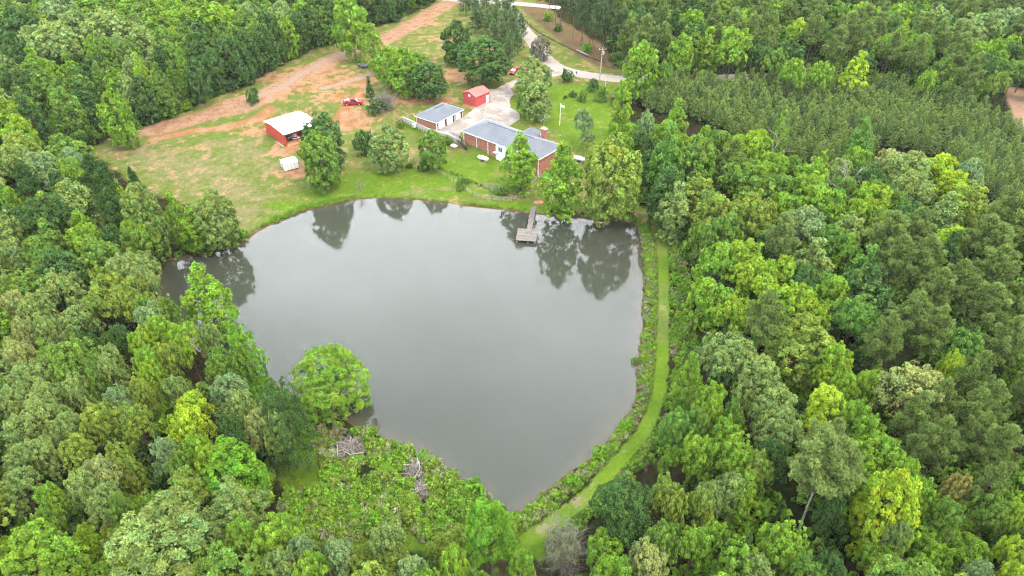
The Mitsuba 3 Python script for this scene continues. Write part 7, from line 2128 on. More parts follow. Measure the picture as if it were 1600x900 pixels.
# black stairs beside the house
st = thing("outdoor_stairs", "black open staircase going down beside the left corner of the brick house", "stairs")
for k in range(10):
    put(st, "step", at(box(-0.9 + 0.36 * k, -0.52 + 0.36 * k, -0.95, 0.15, 2.86 - 0.2 * k, 2.91 - 0.2 * k)), "black_metal")
for y in (-1.0, 0.2):
    put(st, "stringer", at(tubes([((-1.0, y, 2.82), (2.85, y, 0.75), 0.09, 0.09)], 4)), "black_metal")
    put(st, "handrail", at(tubes([((-1.0, y, 3.85), (2.85, y, 1.85), 0.05, 0.05)] + [((-1.0 + 0.77 * k, y, 2.8 - 0.41 * k), (-1.0 + 0.77 * k, y, 3.85 - 0.4 * k), 0.035, 0.035) for k in range(6)], 5)), "black_metal")
pier = thing("brick_pier", "low brick pier with a white cap below the retaining wall beside the stairs", "pier")
put(pier, "shaft", at(box(-1.6, -0.2, -2.5, -1.5, 0.4, 1.75)), "brick_material")
put(pier, "cap", at(box(-1.72, -0.08, -2.62, -1.38, 1.753, 1.92)), "white_paint")

# retaining wall with its railing
wall = thing("retaining_wall", "pale stained concrete retaining wall below the driveway", "wall")
top = thing("railing", "black railing on top of the retaining wall near the stairs", "railing")
for (ax, ay), (bx, by), rail in ((WALL_LINE[0], WALL_LINE[1], 0), (WALL_LINE[1], WALL_LINE[2], 0), (WALL_LINE[2], WALL_LINE[3], 1)):
    L, a = math.hypot(bx - ax, by - ay), math.degrees(math.atan2(by - ay, bx - ax))
    w = frame(ax, ay, 0, a)
    put(wall, "section", w(box(0.01, L - 0.01, -0.16, 0.16, -0.3, 3.02)), "stucco")
    put(wall, "coping", w(box(0, L, -0.2, 0.2, 3.023, 3.1)), "stucco")
    n = int(L / 2.2)
    for k in range(n + 1):
        put(wall, "pilaster", w(box(L * k / max(n, 1) - 0.13, L * k / max(n, 1) + 0.13, -0.26, -0.163, -0.3, 2.95)), "stucco")
    if rail:
        for k in range(9):
            put(top, "post", w(tubes([((L * k / 8, 0, 3.1), (L * k / 8, 0, 4.1), 0.03, 0.03)], 5)), "black_metal")
        put(top, "rail", w(tubes([((0, 0, z), (L, 0, z), 0.035, 0.035) for z in (3.5, 3.8, 4.1)], 5)), "black_metal")

# three door garage
garage = thing("garage", "detached brick garage with grey hipped roof and three white doors", "garage")
at = frame(-20.0, 170.1, 0, 53.5)
GZ = 5.25
put(garage, "wall", at(box(0.4, 11.0, 0.4, 7.7, 1.2, GZ - 0.03)), "brick_material")
roof = put(garage, "roof", at(hip_roof(0, 11.4, 0, 8.1, GZ, 4.1, 7.6, 7.0)), "shingle_material")
put(roof, "ridge_vent", at(box(4.0, 7.7, 3.9, 4.2, 6.95, 7.06)), "tarp")
put(garage, "fascia", at(cat([box(-0.04, 11.44, -0.05, -0.003, GZ - 0.18, GZ + 0.015), box(-0.05, -0.003, 0, 8.1, GZ - 0.18, GZ + 0.015), box(11.403, 11.45, 0, 8.1, GZ - 0.18, GZ + 0.015)])), "white_paint")
for a0, a1 in ((1.15, 3.75), (4.5, 6.9), (8.2, 10.2)):
    d = put(garage, "garage_door", at(box(a0, a1, 0.33, 0.397, 2.9, 4.95)), "white_paint")
    for k in range(4):
        put(d, "panel", at(box(a0 + 0.06, a1 - 0.06, 0.30, 0.328, 2.95 + 0.5 * k, 3.39 + 0.5 * k)), "white_paint")
for a0 in (3.85, 7.0, 10.28):
    put(garage, "side_door", at(box(a0, a0 + 0.6, 0.34, 0.397, 2.9, 4.9)), "dark_brown_wood")
put(garage, "trim", at(cat([box(x, x + 0.12, 0.33, 0.397, 2.9, GZ - 0.2) for x in (0.42, 7.72, 10.9)] + [box(-0.0 + 0.33, 0.397, y, y + 0.12, 2.4, GZ - 0.2) for y in (0.4, 7.58)])), "white_paint")
ac = thing("air_conditioner", "small white unit standing at the far end of the garage side wall", "air conditioner")
put(ac, "case", at(box(-0.55, 0.2, 7.75, 8.5, 2.0, 2.95)), "white_paint")
put(ac, "grille", at(box(-0.60, -0.553, 7.85, 8.4, 2.1, 2.85)), "grey_metal")

# red shed at the end of the driveway
shed = thing("red_shed", "small red shed with pale red gable roof at the driveway's far end", "shed")
at = frame(-14.2, 189.9, 0, -42.0)
put(shed, "wall", at(cat([gable_wall(0.1, 5.2, 0.1, 0.2, 2.9, 5.85, 6.75), gable_wall(0.1, 5.2, 5.6, 5.7, 2.9, 5.85, 6.75), box(0.1, 0.2, 0.203, 5.597, 2.9, 5.8), box(5.1, 5.2, 0.203, 5.597, 2.9, 5.8)])), "red_shed_siding")
put(shed, "roof", at(gable_roof(-0.15, 5.45, -0.15, 5.95, 5.90, 6.98)), "red_roof")
put(shed, "floor", at(box(0.0, 5.3, 0.0, 5.8, 2.6, 2.88)), "grey_metal")
put(shed, "door", at(box(5.203, 5.26, 4.2, 5.3, 2.95, 5.1)), "white_paint")
put(shed, "vent", at(box(2.25, 3.05, 0.04, 0.097, 5.3, 5.95)), "white_paint")
for x in (0.0, 5.14):
    put(shed, "corner_trim", at(box(x, x + 0.13, 0.02, 0.097, 2.9, 5.8)), "red_roof")
for x in (0.3, 2.6, 4.9):
    put(shed, "block", at(box(x - 0.2, x + 0.2, 0.02, 0.4, 2.2, 2.597)), "stucco")

# open barn with a white roof
barn = thing("open_barn", "red open fronted barn with a broad white metal roof on the hayfield", "barn")
at = frame(-66.8, 173.1, 0, -47.4)
put(barn, "side_wall", at(gable_wall(0.2, 11.2, 0.1, 0.22, 0.8, 4.3, 4.85, 4.4)), "red_siding")
put(barn, "side_wall", at(gable_wall(0.2, 11.2, 10.1, 10.22, 0.8, 4.3, 4.85, 4.4)), "red_siding")
put(barn, "back_wall", at(box(0.2, 0.32, 0.223, 10.097, 0.8, 4.25)), "red_siding")
roof = put(barn, "roof", at(gable_roof(0, 11.5, -0.1, 10.4, 4.45, 5.02, 4.4, 0.12, 4.42)), "white_metal_roof")
put(roof, "ridge_cap", at(box(4.25, 4.55, -0.12, 10.42, 4.99, 5.06)), "white_metal_roof")
put(barn, "header", at(box(11.05, 11.2, 0.223, 10.097, 3.75, 4.28)), "dark_brown_wood")
for y in (0.32, 3.5, 6.7, 9.9):
    put(barn, "post", at(box(10.95, 11.15, y, y + 0.18, 0.7, 3.745)), "red_siding")
for k in range(6):
    put(barn, "rafter", at(cat([tubes([((0.4, 1.0 + 1.65 * k, 4.2), (4.4, 1.0 + 1.65 * k, 4.74), 0.06, 0.06), ((4.4, 1.0 + 1.65 * k, 4.74), (11.1, 1.0 + 1.65 * k, 4.18), 0.06, 0.06)], 4)])), "pole_wood")
put(barn, "dirt_floor", at(box(0.35, 12.2, 0.25, 10.05, 0.9, H(-59.5, 168.5) + 0.12)), "clay_soil")
plank = thing("timber_plank", "pale timber plank leaning on the ground along the barn's left wall", "plank")
put(plank, "board", at(box(7.5, 11.0, -0.75, -0.5, 1.0, 1.18)), "pole_wood")
rig = thing("white_trailer_frame", "white metal trailer frame parked under the open front of the barn", "trailer")
base = H(-59.5, 168.5) + 0.1
put(rig, "frame", at(tubes([((8.2, 2.2, base + 0.5), (10.4, 3.6, base + 0.6), 0.13, 0.13), ((8.0, 3.6, base + 0.5), (10.0, 4.8, base + 0.6), 0.13, 0.13), ((8.2, 2.2, base + 0.55), (8.0, 3.6, base + 0.55), 0.12, 0.12), ((10.4, 3.6, base + 0.6), (10.0, 4.8, base + 0.6), 0.12, 0.12),
                             ((8.6, 2.8, base + 0.5), (9.6, 3.7, base + 1.9), 0.12, 0.12), ((10.3, 4.2, base + 0.6), (9.6, 3.7, base + 1.9), 0.12, 0.12)], 6)), "white_paint")
put(rig, "cover", at(box(8.6, 10.0, 3.2, 4.3, base + 1.0, base + 1.12)), "white_paint")
for y in (2.6, 4.6):
    w = trimesh.creation.cylinder(0.36, 0.2, sections=16)
    w.apply_transform(trimesh.transformations.rotation_matrix(math.pi / 2, [1, 0, 0]))
    put(rig, "wheel", at(w.apply_translation((9.2, y, base + 0.36))), "black_metal")

# little white shed
ws = thing("white_shed", "little white metal shed with a rounded roof on the field below the barn", "shed")
at = frame(-57.6, 154.0, 0, -57.0)
z0 = H(-55.8, 153.4)
ring = [(0, z0), (3.0, z0), (3.0, z0 + 1.75), (2.7, z0 + 2.05), (1.5, z0 + 2.2), (0.3, z0 + 2.05), (0, z0 + 1.75)]
v = [(x, 0.0, z) for x, z in ring] + [(x, 3.5, z) for x, z in ring]
f = [(0, k, k + 1) for k in range(1, 6)] + [(7, 7 + k + 1, 7 + k) for k in range(1, 6)]
for a in range(7):
    b = (a + 1) % 7
    f += [(a, a + 7, b + 7), (a, b + 7, b)]
put(ws, "shell", at(poly(v, f)), "white_paint")
put(ws, "roof_panel", at(poly([(x, y, z + 0.03) for y in (-0.12, 3.62) for x, z in [(3.1, z0 + 1.75), (2.72, z0 + 2.09), (1.5, z0 + 2.24), (0.28, z0 + 2.09), (-0.1, z0 + 1.75)]],
    [t for k in range(4) for t in ((k, k + 1, k + 6), (k, k + 6, k + 5))])), "white_metal_roof")
for y in (0.9, 1.75, 2.6):
    put(ws, "panel_rib", at(box(3.003, 3.03, y - 0.03, y + 0.03, z0 + 0.05, z0 + 1.7)), "grey_metal")
put(ws, "skid", at(box(3.003, 3.10, 0.1, 3.4, z0 - 0.1, z0 + 0.12)), "dark_brown_wood")
put(ws, "door", at(box(0.8, 2.2, -0.05, -0.003, z0 + 0.1, z0 + 1.7)), "grey_metal")

# red house at the upper left edge
rh = thing("red_cabin", "red walled building with a white roof showing above the trees at the top left", "cabin")
at = frame(-180.0, 303.0, H(-178, 300), -30.0)
put(rh, "wall", at(cat([gable_wall(0.3, 9.7, 0.3, 0.45, -0.5, 9.0, 11.0), gable_wall(0.3, 9.7, 12.5, 12.65, -0.5, 9.0, 11.0), box(0.3, 0.45, 0.453, 12.497, -0.5, 8.95), box(9.55, 9.7, 0.453, 12.497, -0.5, 8.95)])), "red_siding")
put(rh, "roof", at(gable_roof(-0.3, 10.3, -0.3, 13.2, 8.95, 11.3)), "white_metal_roof")
put(rh, "door", at(box(4.2, 5.4, 0.22, 0.297, 0.0, 2.1)), "white_paint")

# ---------------------------------------------------------------- dock
dock = thing("dock", "weathered grey wooden dock with a square platform on the pond", "dock")
ang = math.degrees(math.atan2(-0.5, 4.2))
at = frame(0.75, 120.7, 0, ang)
W, D = 4.35, 4.7
for k in range(20):
    y = D * k / 20
    put(dock, "plank", at(box(-0.03 + 0.02 * math.sin(k * 2.3), W + 0.02 * math.cos(k * 3.1), y + 0.008, y + D / 20 - 0.014, 0.72, 0.765 + 0.008 * math.sin(k * 5.0))), "deck_material")
put(dock, "beam", at(cat([box(0.05, W - 0.05, y, y + 0.09, 0.5, 0.717) for y in (0.12, D / 2, D - 0.2)])), "dark_brown_wood")
for x in (0.25, W - 0.3, 2.6):
    for y in (0.3, D - 0.35):
        put(dock, "post", at(tubes([((x, y, -1.8), (x, y, 0.70), 0.11, 0.11)], 8)), "pole_wood")
for x0, x1 in ((0.5, 1.9), (2.8, 4.0)):
    put(dock, "float", at(box(x0, x1, 0.5, 3.9, -0.2, 0.42)), "black_metal")
wx, wl = 1.95, 9.6
for k in range(38):
    y = D + 0.02 + wl * k / 38
    put(dock, "walkway_plank", at(box(wx - 0.02 * math.sin(k * 1.7), wx + 1.12, y, y + wl / 38 - 0.03, 0.70 + 0.001 * k, 0.745 + 0.001 * k + 0.006 * math.sin(k * 3.3))), "deck_material")
put(dock, "walkway_beam", at(cat([box(wx + 0.08, wx + 0.17, D + 0.02, D + wl, 0.5, 0.697), box(wx + 0.95, wx + 1.04, D + 0.02, D + wl, 0.5, 0.697)])), "pole_wood")
for k in range(4):
    for x in (wx - 0.06, wx + 1.2):
        put(dock, "walkway_post", at(tubes([((x, D + 1.2 + 2.3 * k, -1.5), (x, D + 1.2 + 2.3 * k, 1.0), 0.07, 0.07)], 7)), "pole_wood")


# ---------------------------------------------------------------- vehicles
def wheel(parent, at, x, y, z, r=0.34, w=0.24):
    m = trimesh.creation.cylinder(r, w, sections=18)
    m.apply_transform(trimesh.transformations.rotation_matrix(math.pi / 2, [1, 0, 0]))
    k = put(parent, "wheel", at(m.apply_translation((x, y, z + r))), "black_metal")
    h = trimesh.creation.cylinder(r * 0.55, w + 0.03, sections=12)
    h.apply_transform(trimesh.transformations.rotation_matrix(math.pi / 2, [1, 0, 0]))
    put(k, "rim", at(h.apply_translation((x, y, z + r))), "grey_metal")


def side(profile, y0, y1, inset=0.0, at_z=None):
    """A side profile (x, z) drawn out across the vehicle; above at_z its sides lean in by inset."""
    n = len(profile)
    v = [(x, y0 + (inset if at_z is not None and z > at_z else 0), z) for x, z in profile] + [(x, y1 - (inset if at_z is not None and z > at_z else 0), z) for x, z in profile]
    from shapely import Polygon
    tri = trimesh.creation.triangulate_polygon(Polygon(profile), engine="earcut")
    idx = [int(np.argmin([(px_ - x) ** 2 + (pz_ - z) ** 2 for x, z in profile])) for px_, pz_ in tri[0]]
    f = [(idx[a], idx[b], idx[c]) for a, b, c in tri[1]] + [(idx[a] + n, idx[c] + n, idx[b] + n) for a, b, c in tri[1]]
    for a in range(n):
        b = (a + 1) % n
        f += [(a, a + n, b + n), (a, b + n, b)]
    m = poly(v, f)
    m.fix_normals()
    return m


def car(label, x, y, deg, category, name):
    c = thing(name, label, category)
    at = frame(x, y, H(x, y), deg)
    put(c, "body", at(side([(-2.2, 0.32), (2.15, 0.32), (2.22, 0.62), (2.05, 0.82), (1.0, 0.95), (-2.1, 0.98), (-2.25, 0.7)], -0.86, 0.86)), "red_car_paint")
    put(c, "windows", at(side([(1.0, 0.953), (0.35, 1.38), (-1.2, 1.40), (-1.95, 0.983)], -0.80, 0.80, 0.12, 1.2)), "glass_pane")
    put(c, "roof", at(box(-1.15, 0.3, -0.68, 0.68, 1.403, 1.46)), "red_car_paint")
    put(c, "windscreen", at(poly([(1.02, -0.7, 0.97), (1.02, 0.7, 0.97), (0.37, 0.62, 1.41), (0.37, -0.62, 1.41)], [(0, 1, 2), (0, 2, 3)])), "white_paint", "windscreen painted white to stand for reflected sky")  # sky reflection put into the colour: opaque white in place of glass
    for xx in (-1.4, 1.4):
        for yy in (-0.78, 0.78):
            wheel(c, at, xx, yy, 0)
    for yy in (-0.62, 0.62):
        put(c, "headlight", at(box(2.16, 2.24, yy - 0.18, yy + 0.18, 0.62, 0.76)), "white_paint")
        put(c, "tail_light", at(box(-2.27, -2.2, yy - 0.15, yy + 0.15, 0.7, 0.85)), "red_roof")
    return c


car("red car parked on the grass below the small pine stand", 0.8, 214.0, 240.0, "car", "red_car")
tx, ty = -45.6, 188.2
truck = thing("pickup_truck", "red pickup truck with a cluttered bed beside the dead pinkish shrub", "truck")
at = frame(tx, ty, H(tx, ty), 5.0)
put(truck, "body", at(side([(-2.7, 0.45), (2.6, 0.45), (2.7, 0.8), (2.55, 1.05), (1.25, 1.15), (0.95, 1.16), (-0.55, 1.16), (-2.7, 1.12)], -0.95, 0.95)), "red_car_paint")
put(truck, "windows", at(side([(1.25, 1.153), (0.75, 1.78), (-0.35, 1.78), (-0.55, 1.163)], -0.86, 0.86, 0.12, 1.5)), "glass_pane")
put(truck, "cab_roof", at(box(-0.3, 0.7, -0.72, 0.72, 1.783, 1.85)), "red_car_paint")
put(truck, "windscreen", at(poly([(1.27, -0.75, 1.17), (1.27, 0.75, 1.17), (0.78, 0.66, 1.77), (0.78, -0.66, 1.77)], [(0, 1, 2), (0, 2, 3)])), "grey_metal")  # opaque pale grey, not glass: the sky's reflection is painted in
put(truck, "bed_floor", at(box(-2.6, -0.7, -0.8, 0.8, 1.10, 1.17)), "dark_void")
put(truck, "bed_rail", at(cat([box(-2.7, -0.6, -0.95, -0.84, 1.123, 1.36), box(-2.7, -0.6, 0.84, 0.95, 1.123, 1.36), box(-2.72, -2.6, -0.838, 0.838, 1.123, 1.36)])), "red_car_paint")
for xx in (-1.75, 1.75):
    for yy in (-0.88, 0.88):
        wheel(truck, at, xx, yy, 0, 0.40)
for k, (x0, y0, s, hh, mat) in enumerate(((-2.4, -0.6, 0.5, 0.5, "grey_metal"), (-1.8, 0.0, 0.6, 0.35, "white_paint"), (-1.3, -0.5, 0.45, 0.45, "stucco"), (-2.2, 0.2, 0.4, 0.55, "tarp"))):
    crate = thing("load_box", ("grey box in the rear corner of the red truck's bed", "white box in the middle of the red truck's bed", "pale box near the cab in the red truck's bed", "black box at the far side of the red truck's bed")[k], "box")
    put(crate, "case", at(box(x0, x0 + s, y0, y0 + s, 1.175, 1.175 + hh)), mat)
    put(crate, "lid", at(box(x0 - 0.02, x0 + s + 0.02, y0 - 0.02, y0 + s + 0.02, 1.178 + hh, 1.22 + hh)), mat)
# a dark trailer under a tarp beside the track
tr = thing("covered_trailer", "low dark trailer under a grey tarp beside the very tall tree", "trailer")
at = frame(-48.0, 219.0, H(-48, 219), -35.0)
g = np.array([[x, y, 0.75 + 0.45 * (1 - (abs(x) / 1.7) ** 3) * (1 - (abs(y) / 1.0) ** 3) + 0.06 * math.sin(5 * x + 3 * y)] for x in np.linspace(-1.7, 1.7, 12) for y in np.linspace(-1, 1, 8)])
put(tr, "tarp", at(poly(g, [t for a in range(11) for b in range(7) for t in ((a * 8 + b, a * 8 + 8 + b, a * 8 + 9 + b), (a * 8 + b, a * 8 + 9 + b, a * 8 + b + 1))])), "tarp", smooth=True)
put(tr, "box", at(box(-1.68, 1.68, -0.97, 0.97, 0.4, 0.74)), "tarp")
for yy in (-0.9, 0.9):
    wheel(tr, at, 0.1, yy, 0, 0.3, 0.2)
put(tr, "drawbar", at(tubes([((1.6, 0, 0.45), (2.7, 0, 0.4), 0.05, 0.05)], 6)), "black_metal")


# ---------------------------------------------------------------- tanks, poles, fences, small things
def tank(label, x, y, deg):
    t = thing("gas_tank", label, "tank")
    at = frame(x, y, H(x, y), deg)
    c = trimesh.creation.capsule(2.1, 0.52, count=[20, 24])
    c.apply_transform(trimesh.transformations.rotation_matrix(math.pi / 2, [0, 1, 0]))
    c.apply_translation((-c.bounds.mean(0)[0], 0, 0.95 - c.bounds.mean(0)[2]))
    put(t, "vessel", at(c), "white_paint", smooth=40)
    put(t, "valve_dome", at(trimesh.creation.cylinder(0.16, 0.22, sections=14).apply_translation((0, 0, 1.53))), "white_paint")
    for xx in (-0.75, 0.75):
        put(t, "leg", at(box(xx - 0.1, xx + 0.1, -0.4, 0.4, -0.1, 0.62)), "stucco")


tank("white gas tank on the lawn in front of the brick house", -7.3, 156.5, -32.0)
tank("white gas tank on the grass between the two big shore trees", 16.9, 156.0, -28.0)
fp = thing("flagpole", "white flagpole with a small pale flag on the front lawn", "flagpole")
fx, fy = 12.9, 173.7
fz = H(fx, fy)
put(fp, "pole", tubes([((fx, fy, fz - 0.3), (fx, fy, fz + 6.0), 0.09, 0.06)], 8), "white_paint")
put(fp, "finial", trimesh.creation.icosphere(2, 0.11).apply_translation((fx, fy, fz + 6.06)), "white_paint")
n = 10
fl = [(fx + 0.07 + 0.95 * k / n, fy + 0.10 * math.sin(k * 1.1), fz + z - 0.25 * (k / n) ** 2) for z in (5.85, 5.1) for k in range(n + 1)]
put(fp, "flag", poly(fl, [t for k in range(n) for t in ((k, k + 1, k + n + 2), (k, k + n + 2, k + n + 1))]), "white_paint", smooth=True)
up = thing("utility_pole", "tall grey wooden utility pole with a transformer beside the road", "utility pole")
ux, uy = 27.0, 206.6
uz = H(ux, uy)
put(up, "pole", tubes([((ux, uy, uz - 0.5), (ux + 0.2, uy, uz + 10.3), 0.19, 0.13)], 8), "pole_wood")
put(up, "crossarm", tubes([((ux - 0.9, uy - 0.1, uz + 9.7), (ux + 1.3, uy + 0.1, uz + 9.7), 0.07, 0.07)], 6), "pole_wood")
put(up, "transformer", trimesh.creation.cylinder(0.28, 0.95, sections=14).apply_translation((ux + 0.55, uy - 0.1, uz + 8.7)), "grey_metal")
for dx in (-0.8, 0.1, 1.2):
    put(up, "insulator", trimesh.creation.cylinder(0.06, 0.22, sections=8).apply_translation((ux + dx, uy, uz + 9.88)), "white_paint")
mk = thing("marker_post", "thin white marker post on the lawn's edge beside the road", "post")
put(mk, "pole", tubes([((28.3, 201.7, 2.6), (28.3, 201.7, 5.4), 0.07, 0.07)], 6), "white_paint")
put(mk, "cap", box(28.2, 28.4, 201.6, 201.8, 5.403, 5.5), "white_paint")
an = thing("tv_antenna", "grey branching aerial on a short mast behind the roof of the brick house", "antenna")
az = H(8.6, 173.4)
put(an, "mast", tubes([((8.6, 173.4, az - 0.2), (8.7, 173.4, az + 2.6), 0.05, 0.04)], 6), "grey_metal")
put(an, "boom", tubes([((7.6, 172.9, az + 1.6), (10.2, 174.0, az + 2.6), 0.05, 0.05)], 6), "grey_metal")
put(an, "elements", tubes([((7.6 + 0.43 * k + 0.5, 172.9 + 0.18 * k - 0.9, az + 1.6 + 0.17 * k), (7.6 + 0.43 * k - 0.5, 172.9 + 0.18 * k + 0.9, az + 1.62 + 0.17 * k), 0.03, 0.03) for k in range(7)], 5), "grey_metal", kind="stuff")
for label, x, y, w, hh, mat, name in (("black bin beside the driveway entrance from the road", 11.6, 215.0, 0.8, 1.25, "black_metal", "trash_bin"), ("dark mailbox on a post at the near edge of the road", 20.2, 211.0, 0.3, 0.3, "tarp", "mailbox")):
    b = thing(name, label, name.replace("_", " "))
    zz = H(x, y)
    if name == "mailbox":
        put(b, "post", box(x - 0.06, x + 0.06, y - 0.06, y + 0.06, zz - 0.2, zz + 1.0), "pole_wood")
        put(b, "box", box(x - 0.2, x + 0.2, y - 0.35, y + 0.35, zz + 1.003, zz + 1.4), mat)
    else:
        put(b, "bin", box(x - w / 2, x + w / 2, y - w / 2, y + w / 2, zz, zz + hh), mat)
        put(b, "lid", box(x - w / 2 - 0.04, x + w / 2 + 0.04, y - w / 2 - 0.06, y + w / 2 + 0.04, zz + hh + 0.003, zz + hh + 0.1), mat)


def run(points, step):
    p = np.asarray(points, float)
    s = np.concatenate([[0], np.cumsum(np.linalg.norm(np.diff(p, axis=0), axis=1))])
    t = np.linspace(0, s[-1], max(2, int(s[-1] / step) + 1))
    return np.stack([np.interp(t, s, p[:, 0]), np.interp(t, s, p[:, 1])], 1)


FENCE = [(-28.9, 159.0), (-24.6, 156.2), (-19.6, 152.5), (-17.0, 149.2), (-12.1, 143.8), (-10.3, 141.0), (-7.9, 138.9), (-2.0, 137.2), (1.1, 137.4), (3.3, 141.2), (6.0, 147.5), (7.4, 150.0)]
fence = thing("wire_fence", "rusty wire fence on thin posts across the lawn below the house", "fence")
pts = run(FENCE, 2.4)
zz = [H(x, y) for x, y in pts]
for (x, y), z in zip(pts, zz):
    put(fence, "post", tubes([((x, y, z - 0.2), (x, y, z + 1.2), 0.05, 0.05)], 5), "dark_brown_wood")
put(fence, "wire", tubes([((*a, za + hh), (*b, zb + hh), 0.016, 0.016) for (a, za), (b, zb) in zip(zip(pts[:-1], zz[:-1]), zip(pts[1:], zz[1:])) for hh in (0.3, 0.6, 0.9, 1.15)], 4), "grey_metal", kind="stuff")
roadfence = thing("lawn_fence", "low dark wire fence along the road side of the front lawn", "fence")
pts = run([(14.6, 204.5), (20.0, 203.0), (28.0, 200.8), (36.0, 200.0), (44.0, 200.5)], 2.5)
zz = [H(x, y) for x, y in pts]
for (x, y), z in zip(pts, zz):
    put(roadfence, "post", tubes([((x, y, z - 0.2), (x, y, z + 1.25), 0.055, 0.055)], 5), "dark_brown_wood")
put(roadfence, "wire", tubes([((*a, za + hh), (*b, zb + hh), 0.02, 0.02) for (a, za), (b, zb) in zip(zip(pts[:-1], zz[:-1]), zip(pts[1:], zz[1:])) for hh in (0.4, 0.8, 1.2)], 4), "dark_brown_wood", kind="stuff")
timber = thing("timber_rail", "long low timber rail along the pine straw slope above the road", "rail")
pts = run([(3.5, 276.0), (6.5, 264.0), (10.5, 254.0), (15.5, 245.0), (20.5, 236.5), (25.5, 228.5), (31.0, 222.5)], 4.5)
for a, b in zip(pts[:-1], pts[1:]):
    za, zb = H(*a), H(*b)
    put(timber, "log", tubes([((*a, za + 0.35), (*(a + (b - a) * 0.97), zb + 0.35), 0.17, 0.15)], 6), "dark_brown_wood")
    put(timber, "post", tubes([((*a, za - 0.2), (*a, za + 0.75), 0.12, 0.12)], 6), "dark_brown_wood")
culvert = thing("pale_log", "pale bare log lying against the timber rail above the road bend", "log")
put(culvert, "trunk", tubes([((22.0, 234.5, H(22, 234.5) + 0.55), (25.5, 229.5, H(25.5, 229.5) + 0.55), 0.2, 0.15)], 7), "pale_wood_material")
put(culvert, "branch", tubes([((23.6, 232.2, H(23.6, 232.2) + 0.6), (24.6, 232.9, H(24, 232) + 1.2), 0.07, 0.03)], 5), "pale_wood_material")
mound = thing("clay_mound", "small heap of orange clay on the bank beside the dock", "heap")
m = trimesh.creation.icosphere(3, 1.0)
m.vertices *= [1.3, 0.8, 0.5]
m.vertices *= (0.8 + 0.4 * meshkit.fbm(m.vertices * 1.5, 3, 4))[:, None]
put(mound, "soil", m.apply_translation((6.2, 136.5, H(6.2, 136.5) + 0.05)), "clay_soil", smooth=True)


# ---------------------------------------------------------------- dead wood
def branching(rng_, start, direction, length, radius, levels, spread, segs, per=3, droop=0.0):
    end = start + direction * length
    mid_ = (start + end) / 2 + rng_.normal(size=3) * length * 0.05
    segs += [(start, mid_, radius, radius * 0.8), (mid_, end, radius * 0.8, radius * 0.55)]
    if levels:
        for _ in range(per):
            t = rng_.uniform(0.35, 1.0)
            p = start + (end - start) * t
            d = unit(direction + rng_.normal(size=3) * spread - [0, 0, droop])
            branching(rng_, p, d, length * rng_.uniform(0.5, 0.8), radius * 0.5, levels - 1, spread, segs, per, droop)


def bare(label, x, y, h, r0, levels, per, spread, mat, name="dead_tree", category="dead tree", stems=1, z=None, droop=0.0):
    rng_ = np.random.default_rng(int(abs(x * 31 + y * 17)))
    key = thing(name, label, category)
    z = H(x, y) if z is None else z
    main, fine = [], []
    for s in range(stems):
        d = unit(np.array([rng_.normal() * (0.25 if stems > 1 else 0.06), rng_.normal() * (0.25 if stems > 1 else 0.06), 1.0]))
        a, L = np.array([x, y, z - 0.2]), h * 0.55 if stems > 1 else h * 0.8
        main.append((a, a + d * L, r0, r0 * 0.35))
        for _ in range(per * 3):
            t = rng_.uniform(0.25 if stems == 1 else 0.1, 1.0)
            branching(rng_, a + d * L * t, unit(d + rng_.normal(size=3) * spread), h * rng_.uniform(0.2, 0.38), r0 * 0.42 * (1.1 - 0.6 * t), levels, spread, fine, per, droop)
    put(key, "trunk", tubes(main, 6), mat)
    put(key, "branches", tubes(fine, 4), mat)
    return key


bare("leafless pinkish grey shrub beside the red pickup truck", -36.3, 184.6, 5.8, 0.17, 2, 5, 0.55, "grey_twig_material", "dead_shrub", "dead shrub", 7)
bare("thin leafless sapling on the lawn above the north shore", -35.8, 142.3, 4.6, 0.07, 2, 3, 0.6, "grey_twig_material", "bare_sapling", "sapling", 2)
bare("white leafless snag standing among the green trees right of the pond", 69.6, 124.5, 15.5, 0.2, 2, 3, 0.6, "pale_wood_material")
bare("pale dead tree top at the near edge of the young pines", 63.5, 152.5, 12.5, 0.12, 1, 3, 0.5, "pale_wood_material")
bare("leaning pale trunk among the tall pines at the upper right", 131.0, 222.0, 17.0, 0.22, 1, 2, 0.5, "pale_wood_material")
half = bare("half dead grey tree at the lower end of the grassy path", 5.6, 46.6, 9.5, 0.14, 2, 4, 0.55, "grey_twig_material", "dying_tree", "tree", 4)
r_ = np.random.default_rng(5)
fol = Foliage()
n = 7000
d = unit(r_.normal(size=(n, 3)) + [0, 0, 0.3])
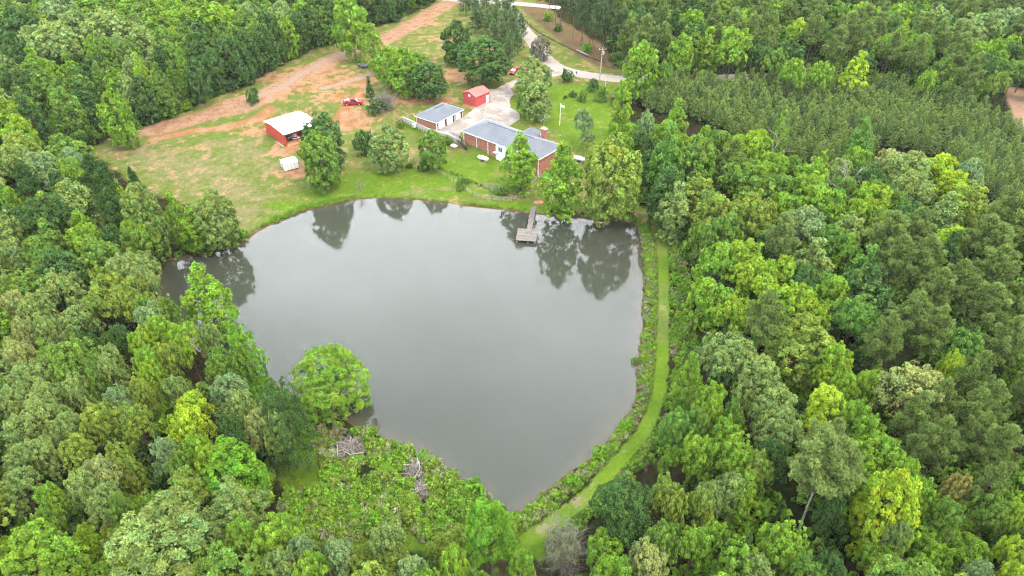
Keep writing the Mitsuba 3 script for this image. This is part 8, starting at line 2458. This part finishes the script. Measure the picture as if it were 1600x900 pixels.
fol.add(kites(r_, np.array([6.2, 46.2, H(5.6, 46.6) + 5.2]) + d * [3.0, 2.6, 3.4] * (0.25 + 0.95 * meshkit.noise(d * 2.6 + 4.0, 3)[:, None]) * r_.uniform(0.7, 1.0, (n, 1)), r_.normal(size=(n, 3)), r_.normal(size=(n, 3)) + [0, 0, 0.4], r_.uniform(0.16, 0.34, n), 0.3), r_.normal(1, 0.15, n).clip(0.5, 1.5))
v, f, t = fol.arrays()
scene[f"{half}__foliage"] = mikit.ply(trimesh.Trimesh(v, f, process=False), "leaf_material", False, color=np.clip(t * [0.185, 0.205, 0.120], 0, 0.9))


def branch_pile(label, x, y, rx, ry, h, n, logs):
    rng_ = np.random.default_rng(int(abs(x * 100)))
    key = thing("branch_pile", label, "branch pile")
    z = H(x, y)
    segs = []
    for _ in range(n):
        a, q_ = rng_.uniform(0, 6.28), rng_.random() ** 0.7 * rng_.uniform(0.8, 1.25)
        c = np.array([x + math.cos(a) * q_ * rx, y + math.sin(a) * q_ * ry, z + 0.25 + h * max(0.05, 1 - q_ ** 2) * rng_.random() ** 0.7])
        d = unit(rng_.normal(size=3) * [1, 1, 0.4])
        L = rng_.uniform(0.4, 1.3) * (1.0 + 0.9 * q_)
        c[2] -= 0.15 * q_
        k = unit(d + rng_.normal(size=3) * 0.25)
        q2 = unit(k + rng_.normal(size=3) * 0.5)
        segs += [(c - d * L * 0.6, c, 0.055, 0.04), (c, c + k * L * 0.7, 0.04, 0.015), (c, c + q2 * L * 0.6, 0.03, 0.012)]
    put(key, "branches", tubes(segs, 4), "grey_twig_material", kind="stuff")
    for k in range(logs):
        a = rng_.uniform(0, 6.28)
        d = np.array([math.cos(a), math.sin(a), rng_.uniform(0.0, 0.35)])
        c = np.array([x + rng_.normal() * rx * 0.4, y + rng_.normal() * ry * 0.4, z + h * rng_.uniform(0.5, 0.95)])
        put(key, "log", tubes([(c - d * rng_.uniform(0.6, 1.4), c + d * 0.9, 0.085, 0.04)], 6), "pale_wood_material")


branch_pile("heap of grey cut branches nearest the red clay bank", -23.7, 65.2, 2.2, 2.0, 1.2, 210, 16)
branch_pile("heap of pale grey branches in the middle of the green thicket", -13.8, 61.2, 1.7, 1.5, 1.0, 150, 12)
branch_pile("lower strip of grey twigs below the middle branch heap", -12.6, 58.0, 1.3, 1.7, 0.8, 120, 8)
